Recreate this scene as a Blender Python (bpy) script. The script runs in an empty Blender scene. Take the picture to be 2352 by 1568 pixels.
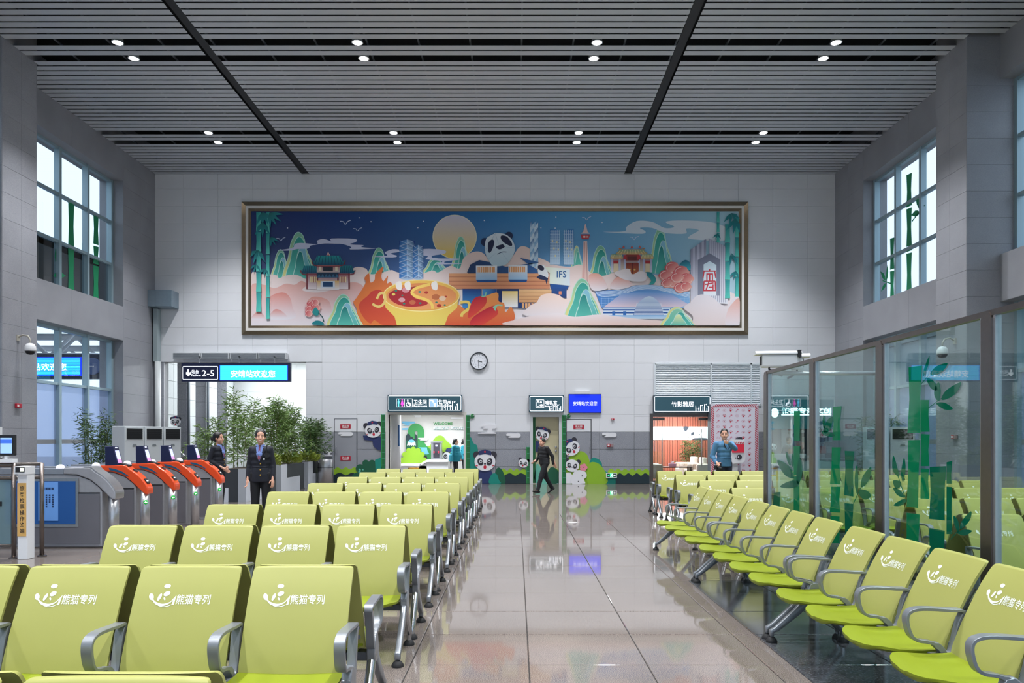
import bpy, bmesh, math, random
import numpy as np
from mathutils import Vector, Matrix
from mathutils.geometry import tessellate_polygon
random.seed(7); rng = np.random.default_rng(7)
SC = bpy.context.scene; COL = SC.collection
PI = math.pi
# ------------------------------------------------------------------ camera, sky, exposure
F, CX, HY, ZC = 1750.0, 1186.0, 1008.0, 1.55
cam_d = bpy.data.cameras.new('camera'); cam = bpy.data.objects.new('camera', cam_d); COL.objects.link(cam)
cam.location = (0, 0, ZC); cam.rotation_euler = (PI/2, 0, 0)
cam_d.sensor_width = 36.0; cam_d.lens = F/2352*36
cam_d.shift_x = (1176-CX)/2352; cam_d.shift_y = (HY-784)/2352
cam_d.clip_start = .05; cam_d.clip_end = 300
SC.camera = cam
SKY_STRENGTH = 1.5
LAMP_W = 950.0
SC.view_settings.view_transform = 'Standard'; SC.view_settings.look = 'None'
SC.view_settings.exposure = 0.1; SC.view_settings.gamma = 1.0; SC.view_settings.use_curve_mapping = False
SC.cycles.transparent_max_bounces = 16; SC.cycles.max_bounces = 8
w = bpy.data.worlds.new('sky'); SC.world = w; w.use_nodes = True
nt = w.node_tree; bgn = nt.nodes['Background']
tc = nt.nodes.new('ShaderNodeTexCoord'); sx = nt.nodes.new('ShaderNodeSeparateXYZ'); rp = nt.nodes.new('ShaderNodeValToRGB')
nt.links.new(tc.outputs['Generated'], sx.inputs[0]); nt.links.new(sx.outputs[2], rp.inputs[0]); nt.links.new(rp.outputs[0], bgn.inputs[0])
rp.color_ramp.elements[0].color = (.64, .80, 1, 1); rp.color_ramp.elements[1].color = (.70, .84, 1, 1)
bgn.inputs[1].default_value = SKY_STRENGTH
# ------------------------------------------------------------------ helpers
def lin(h):
    if not isinstance(h, str): return tuple(h)[:3]
    h = h.lstrip('#'); c = [int(h[i:i+2], 16)/255 for i in (0, 2, 4)]
    return tuple(x/12.92 if x <= .04045 else ((x+.055)/1.055)**2.4 for x in c)
MATS = {}
def mat(name, col, rough=.5, metal=0., emit=0., noise=0., scale=8., bump=0., spec=.5, coat=0., vcol=False):
    if name in MATS: return MATS[name]
    m = bpy.data.materials.new(name); m.use_nodes = True; MATS[name] = m
    t = m.node_tree; b = t.nodes['Principled BSDF']; c = lin(col)
    b.inputs['Base Color'].default_value = (*c, 1); b.inputs['Roughness'].default_value = rough
    b.inputs['Metallic'].default_value = metal; b.inputs['Specular IOR Level'].default_value = spec
    b.inputs['Coat Weight'].default_value = coat
    if vcol:
        a = t.nodes.new('ShaderNodeVertexColor'); a.layer_name = 'Col'
        t.links.new(a.outputs[0], b.inputs['Base Color'])
        if emit: t.links.new(a.outputs[0], b.inputs['Emission Color']); b.inputs['Emission Strength'].default_value = emit
    elif emit:
        b.inputs['Emission Color'].default_value = (*c, 1); b.inputs['Emission Strength'].default_value = emit
    if (noise or bump) and not vcol:
        tcn = t.nodes.new('ShaderNodeTexCoord'); n = t.nodes.new('ShaderNodeTexNoise')
        n.inputs['Scale'].default_value = scale; n.inputs['Detail'].default_value = 4
        t.links.new(tcn.outputs['Object'], n.inputs['Vector'])
        if noise:
            r = t.nodes.new('ShaderNodeMapRange'); r.inputs['To Min'].default_value = 1-noise; r.inputs['To Max'].default_value = 1+noise
            r.inputs['From Min'].default_value = .25; r.inputs['From Max'].default_value = .75
            x = t.nodes.new('ShaderNodeVectorMath'); x.operation = 'SCALE'; x.inputs[0].default_value = c
            t.links.new(n.outputs[0], r.inputs[0]); t.links.new(r.outputs[0], x.inputs['Scale']); t.links.new(x.outputs[0], b.inputs['Base Color'])
        if bump:
            u = t.nodes.new('ShaderNodeBump'); u.inputs['Strength'].default_value = bump; u.inputs['Distance'].default_value = .01
            t.links.new(n.outputs[0], u.inputs['Height']); t.links.new(u.outputs[0], b.inputs['Normal'])
    return m
def emis(name, col, s=1.): return mat(name, col, .6, 0, s)
def granite(name, base, dark, light, rough, scale=150., joints=None, amt=1., spec=.5):
    m = bpy.data.materials.new(name); m.use_nodes = True; MATS[name] = m
    t = m.node_tree; b = t.nodes['Principled BSDF']; L = t.links.new
    tcn = t.nodes.new('ShaderNodeNewGeometry')
    n = t.nodes.new('ShaderNodeTexNoise'); n.inputs['Scale'].default_value = scale; n.inputs['Detail'].default_value = 2
    L(tcn.outputs['Position'], n.inputs['Vector'])
    r = t.nodes.new('ShaderNodeValToRGB'); e = r.color_ramp.elements
    e[0].position = .36; e[0].color = (*lin(dark), 1); e[1].position = .64; e[1].color = (*lin(light), 1)
    k = e.new(.5); k.color = (*lin(base), 1)
    L(n.outputs[0], r.inputs[0])
    n2 = t.nodes.new('ShaderNodeTexNoise'); n2.inputs['Scale'].default_value = 1.3; n2.inputs['Detail'].default_value = 3
    L(tcn.outputs['Position'], n2.inputs['Vector'])
    mr = t.nodes.new('ShaderNodeMapRange'); mr.inputs['From Min'].default_value = .3; mr.inputs['From Max'].default_value = .7
    mr.inputs['To Min'].default_value = 1-.08*amt; mr.inputs['To Max'].default_value = 1+.06*amt; L(n2.outputs[0], mr.inputs[0])
    x = t.nodes.new('ShaderNodeVectorMath'); x.operation = 'SCALE'; L(r.outputs[0], x.inputs[0]); L(mr.outputs[0], x.inputs['Scale'])
    out = x.outputs[0]
    if joints:
        bk = t.nodes.new('ShaderNodeTexBrick'); bk.offset = 0; bk.inputs['Scale'].default_value = 1
        bk.inputs['Brick Width'].default_value = joints[0]; bk.inputs['Row Height'].default_value = joints[1]; bk.inputs['Mortar Size'].default_value = joints[2]
        mp = t.nodes.new('ShaderNodeMapping'); mp.inputs['Location'].default_value = (joints[3], joints[4], 0); L(tcn.outputs['Position'], mp.inputs['Vector'])
        L(mp.outputs[0], bk.inputs['Vector'])
        mx = t.nodes.new('ShaderNodeMix'); mx.data_type = 'RGBA'; L(bk.outputs['Fac'], mx.inputs[0]); L(out, mx.inputs[6]); mx.inputs[7].default_value = (.08, .075, .07, 1)
        out = mx.outputs[2]
    L(out, b.inputs['Base Color']); b.inputs['Roughness'].default_value = rough; b.inputs['Specular IOR Level'].default_value = spec
    return m
def glassmat(name, tint=(.9, .97, .95), refl=.5, film=None, film_a=.6):
    """thin clear sheet: tinted see-through mixed with a sharp reflection by Fresnel"""
    m = bpy.data.materials.new(name); m.use_nodes = True; MATS[name] = m; t = m.node_tree; t.nodes.clear(); L = t.links.new
    o = t.nodes.new('ShaderNodeOutputMaterial'); tr = t.nodes.new('ShaderNodeBsdfTransparent'); tr.inputs[0].default_value = (*tint, 1)
    gl = t.nodes.new('ShaderNodeBsdfGlossy'); gl.inputs['Roughness'].default_value = .01
    fr = t.nodes.new('ShaderNodeLayerWeight'); fr.inputs[0].default_value = .5
    pw = t.nodes.new('ShaderNodeMath'); pw.operation = 'POWER'; pw.inputs[1].default_value = 4.; L(fr.outputs['Facing'], pw.inputs[0])
    ma = t.nodes.new('ShaderNodeMath'); ma.operation = 'MULTIPLY_ADD'; ma.inputs[1].default_value = .92; ma.inputs[2].default_value = .05; L(pw.outputs[0], ma.inputs[0])
    ml = t.nodes.new('ShaderNodeMath'); ml.operation = 'MULTIPLY'; ml.inputs[1].default_value = refl; ml.use_clamp = True; L(ma.outputs[0], ml.inputs[0])
    src = tr.outputs[0]
    if film:
        df = t.nodes.new('ShaderNodeBsdfDiffuse'); df.inputs[0].default_value = (*lin(film), 1)
        tl = t.nodes.new('ShaderNodeBsdfTranslucent'); tl.inputs[0].default_value = (*lin(film), 1)
        a = t.nodes.new('ShaderNodeMixShader'); a.inputs[0].default_value = .5; L(df.outputs[0], a.inputs[1]); L(tl.outputs[0], a.inputs[2])
        f = t.nodes.new('ShaderNodeMixShader'); f.inputs[0].default_value = film_a; L(src, f.inputs[1]); L(a.outputs[0], f.inputs[2]); src = f.outputs[0]
    mx = t.nodes.new('ShaderNodeMixShader'); L(ml.outputs[0], mx.inputs[0]); L(src, mx.inputs[1]); L(gl.outputs[0], mx.inputs[2]); L(mx.outputs[0], o.inputs[0])
    return m

class MB:
    def __init__(s): s.v = []; s.f = []; s.c = []; s.cur = None
    def add(s, vs, fs, cols=None):
        k = len(s.v); s.v += [tuple(p) for p in vs]; s.f += [tuple(i+k for i in f) for f in fs]
        if cols is None: cols = [s.cur or (1, 1, 1)]*len(vs)
        s.c += cols; return s
    def box(s, x0, x1, y0, y1, z0, z1):
        return s.add([(x, y, z) for z in (z0, z1) for y in (y0, y1) for x in (x0, x1)],
                     [(0, 2, 3, 1), (4, 5, 7, 6), (0, 1, 5, 4), (2, 6, 7, 3), (0, 4, 6, 2), (1, 3, 7, 5)])
    def obox(s, c, ax, ay, az, hx, hy, hz):
        c = Vector(c); ax = Vector(ax).normalized()*hx; ay = Vector(ay).normalized()*hy; az = Vector(az).normalized()*hz
        return s.add([c+i*ax+j*ay+k*az for k in (-1, 1) for j in (-1, 1) for i in (-1, 1)],
                     [(0, 2, 3, 1), (4, 5, 7, 6), (0, 1, 5, 4), (2, 6, 7, 3), (0, 4, 6, 2), (1, 3, 7, 5)])
    def prism(s, pts, d0, d1, fn, cols=None):
        """extrude a 2-D outline between depths d0,d1; fn(a,b,d)->xyz"""
        n = len(pts); tri = tessellate_polygon([[Vector((p[0], p[1], 0)) for p in pts]])
        vs = [fn(p[0], p[1], d0) for p in pts]+[fn(p[0], p[1], d1) for p in pts]
        fs = [tuple(t) for t in tri]+[tuple(i+n for i in t)[::-1] for t in tri]+[(i, (i+1) % n, (i+1) % n+n, i+n) for i in range(n)]
        return s.add(vs, fs, None if cols is None else cols*2)
    def flat(s, pts, d, fn, cols=None):
        tri = tessellate_polygon([[Vector((p[0], p[1], 0)) for p in pts]])
        return s.add([fn(p[0], p[1], d) for p in pts], [tuple(t) for t in tri], cols)
    def tube(s, pts, r, seg=8, cap=True):
        pts = [Vector(p) for p in pts]; n = len(pts); rs = r if isinstance(r, (list, tuple)) else [r]*n
        vs = []; up = Vector((0, 0, 1)); prev = None
        for i, p in enumerate(pts):
            d = (pts[min(i+1, n-1)]-pts[max(i-1, 0)]).normalized()
            if prev is None:
                a = d.cross(up if abs(d.z) < .95 else Vector((1, 0, 0))).normalized()
            else: a = (prev-d*prev.dot(d)).normalized()
            prev = a; b = d.cross(a)
            vs += [p+(a*math.cos(2*PI*j/seg)+b*math.sin(2*PI*j/seg))*rs[i] for j in range(seg)]
        fs = [(i*seg+j, i*seg+(j+1) % seg, (i+1)*seg+(j+1) % seg, (i+1)*seg+j) for i in range(n-1) for j in range(seg)]
        if cap: fs += [tuple(range(seg))[::-1], tuple(range((n-1)*seg, n*seg))]
        return s.add(vs, fs)
    def lathe(s, prof, c=(0, 0, 0), seg=16, axis='z'):
        n = len(prof); vs = []
        for r, h in prof:
            for j in range(seg):
                a = 2*PI*j/seg; p = (r*math.cos(a), r*math.sin(a), h)
                if axis == 'y': p = (p[0], p[2], p[1])
                vs.append((c[0]+p[0], c[1]+p[1], c[2]+p[2]))
        fs = [(i*seg+j, i*seg+(j+1) % seg, (i+1)*seg+(j+1) % seg, (i+1)*seg+j) for i in range(n-1) for j in range(seg)]
        fs += [tuple(range(seg))[::-1], tuple(range((n-1)*seg, n*seg))]
        return s.add(vs, fs)
    def ell(s, c, r, rot=None, seg=12, rings=8):
        R = rot or Matrix.Identity(3); c = Vector(c); vs = [c+R @ Vector((0, 0, r[2]))]
        for i in range(1, rings):
            th = PI*i/rings
            for j in range(seg):
                a = 2*PI*j/seg; vs.append(c+R @ Vector((r[0]*math.sin(th)*math.cos(a), r[1]*math.sin(th)*math.sin(a), r[2]*math.cos(th))))
        vs.append(c+R @ Vector((0, 0, -r[2]))); N = len(vs)-1
        fs = [(0, 1+j, 1+(j+1) % seg) for j in range(seg)]
        for i in range(rings-2): fs += [(1+i*seg+j, 1+(i+1)*seg+j, 1+(i+1)*seg+(j+1) % seg, 1+i*seg+(j+1) % seg) for j in range(seg)]
        b = 1+(rings-2)*seg; fs += [(b+j, N, b+(j+1) % seg) for j in range(seg)]
        return s.add(vs, fs)
    def cap(s, p0, p1, r0, r1, seg=10):
        p0 = Vector(p0); p1 = Vector(p1); d = p1-p0
        if d.length < 1e-6: d = Vector((0, 0, 1e-4))
        d = d.normalized(); pts = []; rs = []
        for a in (80, 45, 15): pts.append(p0-d*r0*math.sin(math.radians(a))); rs.append(r0*math.cos(math.radians(a)))
        for a in (15, 45, 80): pts.append(p1+d*r1*math.sin(math.radians(a))); rs.append(r1*math.cos(math.radians(a)))
        return s.tube(pts, rs, seg)
    def mesh(s, name, vcol=False, smooth=False, bevel=0., fix=True):
        me = bpy.data.meshes.new(name); me.from_pydata(s.v, [], s.f)
        if fix or bevel:
            bm = bmesh.new(); bm.from_mesh(me)
            if fix: bmesh.ops.recalc_face_normals(bm, faces=bm.faces)
            if bevel:
                bmesh.ops.bevel(bm, geom=[e for e in bm.edges if len(e.link_faces) == 2 and e.calc_face_angle(0) > .6], offset=bevel, segments=2 if bevel > .006 else 1, affect='EDGES', profile=.5)
            bm.to_mesh(me); bm.free()
        if vcol:
            ca = me.color_attributes.new('Col', 'FLOAT_COLOR', 'POINT')
            ca.data.foreach_set('color', np.array([(*c, 1) for c in s.c], dtype=np.float32).ravel())
        if smooth: me.shade_smooth() if smooth is True else me.shade_auto_smooth(smooth) if hasattr(me, 'shade_auto_smooth') else me.shade_smooth()
        return me
    def build(s, name, m, parent=None, **k):
        return link(name, s.mesh(name, **k), m, parent)
def link(name, me, m=None, parent=None, loc=None, rz=None):
    o = bpy.data.objects.new(name, me); COL.objects.link(o)
    if m is not None and not me.materials: me.materials.append(m)
    if parent: o.parent = parent
    if loc is not None: o.location = loc
    if rz is not None: o.rotation_euler = (0, 0, rz)
    return o
def smooth(me, ang=40):
    """smooth shading with sharp edges kept above ang degrees"""
    bm = bmesh.new(); bm.from_mesh(me)
    for f in bm.faces: f.smooth = True
    for e in bm.edges: e.smooth = not (len(e.link_faces) == 2 and e.calc_face_angle(0) > math.radians(ang))
    bm.to_mesh(me); bm.free(); return me
def tag(o, label, cat, group=None, kind=None):
    o['label'] = label; o['category'] = cat
    if group: o['group'] = group
    if kind: o['kind'] = kind
    return o
def thing(name, label, cat, loc=(0, 0, 0), rz=0., group=None):
    o = bpy.data.objects.new(name, None); COL.objects.link(o); o.empty_display_size = .1
    o.location = loc; o.rotation_euler = (0, 0, rz); return tag(o, label, cat, group)
def struct(o, label=None):
    o['kind'] = 'structure'
    if label: o['label'] = label
    return o
def sempty(name, label=None, loc=(0, 0, 0)):
    o = bpy.data.objects.new(name, None); COL.objects.link(o); o.location = loc; return struct(o, label)
def dup(root, loc, rz, label=None, group=None):
    r = root.copy(); COL.objects.link(r); r.location = loc; r.rotation_euler = (0, 0, rz)
    if label: r['label'] = label
    if group: r['group'] = group
    for ch in KIDS.get(root.name, []):
        c = ch.copy(); COL.objects.link(c); c.parent = r
        for g in KIDS.get(ch.name, []):
            d = g.copy(); COL.objects.link(d); d.parent = c
    return r
KIDS = {}
def index_kids():
    KIDS.clear()
    for o in COL.objects:
        if o.parent: KIDS.setdefault(o.parent.name, []).append(o)
def spl(pts, n=6, closed=True):
    """Catmull-Rom through control points"""
    P = [np.array(p, float) for p in pts]; m = len(P); out = []
    for i in range(m if closed else m-1):
        a, b, c, d = (P[(i-1) % m], P[i], P[(i+1) % m], P[(i+2) % m]) if closed else (P[max(i-1, 0)], P[i], P[i+1], P[min(i+2, m-1)])
        for k in range(n):
            t = k/n; out.append(tuple(.5*((2*b)+(-a+c)*t+(2*a-5*b+4*c-d)*t*t+(-a+3*b-3*c+d)*t**3)))
    if not closed: out.append(tuple(P[-1]))
    return out
def circ(cx, cy, r, n=24, ry=None, a0=0, a1=2*PI, rot=0.):
    ry = ry or r; full = abs(a1-a0-2*PI) < 1e-6; k = n if full else n+1
    o = []
    for i in range(k):
        a = a0+(a1-a0)*i/n; x = r*math.cos(a); y = ry*math.sin(a)
        o.append((cx+x*math.cos(rot)-y*math.sin(rot), cy+x*math.sin(rot)+y*math.cos(rot)))
    return o
def rrect(x0, x1, y0, y1, r, n=4):
    o = []
    for cx, cy, a in ((x1-r, y1-r, 0), (x0+r, y1-r, PI/2), (x0+r, y0+r, PI), (x1-r, y0+r, 3*PI/2)):
        o += [(cx+r*math.cos(a+PI/2*i/n), cy+r*math.sin(a+PI/2*i/n)) for i in range(n+1)]
    return o
TXT = {}
def text_polys(body, bold=0.):
    """glyph triangles of a string laid out in units of the character height"""
    k = (body, bold)
    if k in TXT: return TXT[k]
    c = bpy.data.curves.new('t', 'FONT'); c.body = body; c.resolution_u = 2; c.offset = bold
    o = bpy.data.objects.new('t', c); COL.objects.link(o)
    dg = bpy.context.evaluated_depsgraph_get(); dg.update()
    me = bpy.data.meshes.new_from_object(o.evaluated_get(dg))
    v = [tuple(x.co[:2]) for x in me.vertices]; f = [tuple(p.vertices) for p in me.polygons]
    bpy.data.objects.remove(o); bpy.data.meshes.remove(me); bpy.data.curves.remove(c)
    TXT[k] = (v, f); return TXT[k]
def put_text(mb, body, x0, x1, y0, y1, fn, d=0., col=None, bold=0., vertical=False):
    """fit a string into a rectangle of the drawing plane"""
    if vertical:
        n = len(body); h = (y1-y0)/n
        for i, ch in enumerate(body): put_text(mb, ch, x0, x1, y1-(i+1)*h+h*.1, y1-i*h-h*.1, fn, d, col, bold)
        return mb
    v, f = text_polys(body, bold)
    ax0 = min(p[0] for p in v); ax1 = max(p[0] for p in v); ay0 = min(p[1] for p in v); ay1 = max(p[1] for p in v)
    g = lambda p: fn(x0+(p[0]-ax0)/(ax1-ax0)*(x1-x0), y0+(p[1]-ay0)/(ay1-ay0)*(y1-y0), d)
    return mb.add([g(p) for p in v], f, None if col is None else [col]*len(v))
YB = 26.33; PX = YB/F                                # back wall plane and metres per drawing unit on it
def W(u, v): return ((u-CX)*PX, ZC+(HY-v)*PX)         # drawing units of the back wall elevation -> x,z
def on_wall(y=YB): return lambda a, b, d: (a, y-d, b)
def wl(pts): return [W(*p) for p in pts]
# ------------------------------------------------------------------ materials of the setting
XL, XR, XLC, XRC, ZT, YF = -12.475, 11.01, -11.70, 10.24, 10.70, -4.0
M_white = mat('white_wall_panel', '#e6e7eb', .45, noise=.015, scale=2)
M_backing = mat('panel_backing', '#8d8f92', .8)  # plain grey sheet behind the panels, seen in their joints
M_stone = granite('grey_granite_panel', '#95969c', '#7d7f86', '#a8a9af', .38, 260, spec=.35)
M_dado = granite('dark_granite_panel', '#95979f', '#73767f', '#b2b4ba', .4, 90, spec=.4)
M_floor = granite('polished_floor_granite', '#766d68', '#3d3532', '#9c9188', .045, 230, (.815, .815, .007, 0, 0))
M_tile = granite('polished_floor_tile', '#766d68', '#3a3230', '#9d928a', .045, 230)
M_border = granite('dark_floor_border', '#45464a', '#313236', '#5c5e62', .11, 60)
M_ceil = mat('ceiling_slat_aluminium', '#c0c6cf', .45, .1)
M_black = mat('dark_plenum', '#15171b', .8)
M_dkbar = mat('dark_channel', '#23262b', .6)
M_alu = mat('window_aluminium', '#9db4bd', .4, .3)
M_steel = mat('brushed_steel', '#c2c2c5', .3, .85, noise=.05, scale=30)
M_dsteel = mat('dark_brushed_steel', '#736b67', .28, .85, noise=.05, scale=30)
M_wglass = glassmat('window_glass', (.93, .97, .98), .8)
M_frost = glassmat('frosted_glass', (.55, .66, .88), .6, '#b9c9ea', .72)
M_darkpane = glassmat('dark_spandrel_glass', (.26, .28, .28), 1.)
M_greenfilm = mat('green_vinyl', '#0f8f5c', .5)
M_plaster = mat('white_plaster', '#e3e4e6', .6)
M_corr = mat('corridor_wall', '#dfe3e3', .5)

def panels(parent, name, rects, fn, m, th=.02, gap=.004, d0=0.):
    cache = {}
    for a0, a1, b0, b1 in rects:
        w_, h_ = a1-a0-gap, b1-b0-gap
        if w_ < .02 or h_ < .02: continue
        k = (round(w_, 3), round(h_, 3))
        o0 = Vector(fn(a0+gap/2, b0+gap/2, d0))
        if k not in cache:
            mb = MB(); c = .004
            q = [(0, 0), (w_, 0), (w_, h_), (0, h_)]; q2 = [(c, c), (w_-c, c), (w_-c, h_-c), (c, h_-c)]
            base = Vector(fn(0, 0, 0))
            vs = [Vector(fn(x, y, 0))-base for x, y in q]+[Vector(fn(x, y, th-c))-base for x, y in q]+[Vector(fn(x, y, th))-base for x, y in q2]
            fs = [(i, (i+1) % 4, (i+1) % 4+4, i+4) for i in range(4)]+[(i+4, (i+1) % 4+4, (i+1) % 4+8, i+8) for i in range(4)]+[(8, 9, 10, 11)]
            cache[k] = mb.add(vs, fs).mesh(name, fix=True)
        link(name, cache[k], m, parent, o0)
def cut(rects, holes):
    for h in holes:
        out = []
        for a0, a1, b0, b1 in rects:
            x0, x1, y0, y1 = max(a0, h[0]), min(a1, h[1]), max(b0, h[2]), min(b1, h[3])
            if x0 >= x1-1e-4 or y0 >= y1-1e-4: out.append((a0, a1, b0, b1)); continue
            if y1 < b1-1e-4: out.append((a0, a1, y1, b1))
            if y0 > b0+1e-4: out.append((a0, a1, b0, y0))
            if x0 > a0+1e-4: out.append((a0, x0, y0, y1))
            if x1 < a1-1e-4: out.append((x1, a1, y0, y1))
        rects = out
    return rects
def grid(a0, a1, b0, b1, pa, pb, oa=0, ob=0):
    xs = [a0]+[x for x in (oa+pa*i for i in range(-60, 60)) if a0+.02 < x < a1-.02]+[a1]
    ys = [b0]+[y for y in (ob+pb*i for i in range(-60, 60)) if b0+.02 < y < b1-.02]+[b1]
    return [(xs[i], xs[i+1], ys[j], ys[j+1]) for j in range(len(ys)-1) for i in range(len(xs)-1)]

# ------------------------------------------------------------------ floor
TX0, TX1, TY0, TY1 = -6.429+.001, 4.891, 1.971, 15.826       # area laid with single tiles
fl = MB(); a, b, c, d = -16, 16, -12, 38
fl.box(a, TX0, c, d, -.05, 0).box(TX1, b, c, d, -.05, 0).box(TX0, TX1, c, TY0, -.05, 0).box(TX0, TX1, TY1, d, -.05, 0)
floor = struct(fl.build('floor', M_floor))
MB().box(TX0, TX1, TY0, TY1, -.05, -.006).build('grout_bed', mat('grout', '#2c2725', .9), floor)
rects = grid(TX0, TX1, TY0, TY1, .8149, .8149, .0859, 5.232-.0006)
BX0, BX1, BY1 = 1.89, 3.3, 8.36                                # dark border strip under the bench by the glass
lay = cut(rects, [(BX0, BX1, TY0, BY1)])
fnf = lambda a, b, d: (a, b, d)
panels(floor, 'floor_tile', lay, fnf, M_tile, .006, .007, -.006)
panels(floor, 'border_tile', grid(BX0, BX1, TY0, BY1, .705, .8149, BX0, 5.232), fnf, M_border, .006, .007, -.006)
# ------------------------------------------------------------------ back wall
PAS = (-12.16, -7.27, 0, 4.21); RES = (-4.41, -1.82, 0, 2.39); BAB = (.57, 1.47, 0, 2.31); LOU = (4.72, 6.74, 0, 2.32)
LVR = (4.78, 8.42, 2.72, 4.16); PAINT = (-9.40, 7.92, 5.20, 9.66)
DECO = (PAS, RES, BAB, LOU)
wb = MB(); fw = on_wall()
for r in cut([(XL-1, XR+1, 0, ZT+1.0)], DECO): wb.box(r[0], r[1], YB, YB+.25, r[2], r[3])
wall_back = struct(wb.build('wall_back', M_backing))
R = cut(grid(XL, XR, 1.797, ZT, 1.198, .599, -6.711, 0), DECO+(LVR,))
R = [r for r in R if not (r[0] > PAINT[0] and r[1] < PAINT[1] and r[2] > PAINT[2] and r[3] < PAINT[3])]
panels(wall_back, 'wall_panel', R, fw, M_white)
panels(wall_back, 'dado_stone', cut(grid(XL, XR, .0, 1.797, 1.198, .599, -6.711, 0), DECO+((-12.475, -12.16, 0, 2),)), fw, M_dado, .018, .012)
panels(wall_back, 'pier_stone', grid(XL, -12.16, 0, 4.2, 1, .599), fw, M_dado, .03, .012)
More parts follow.
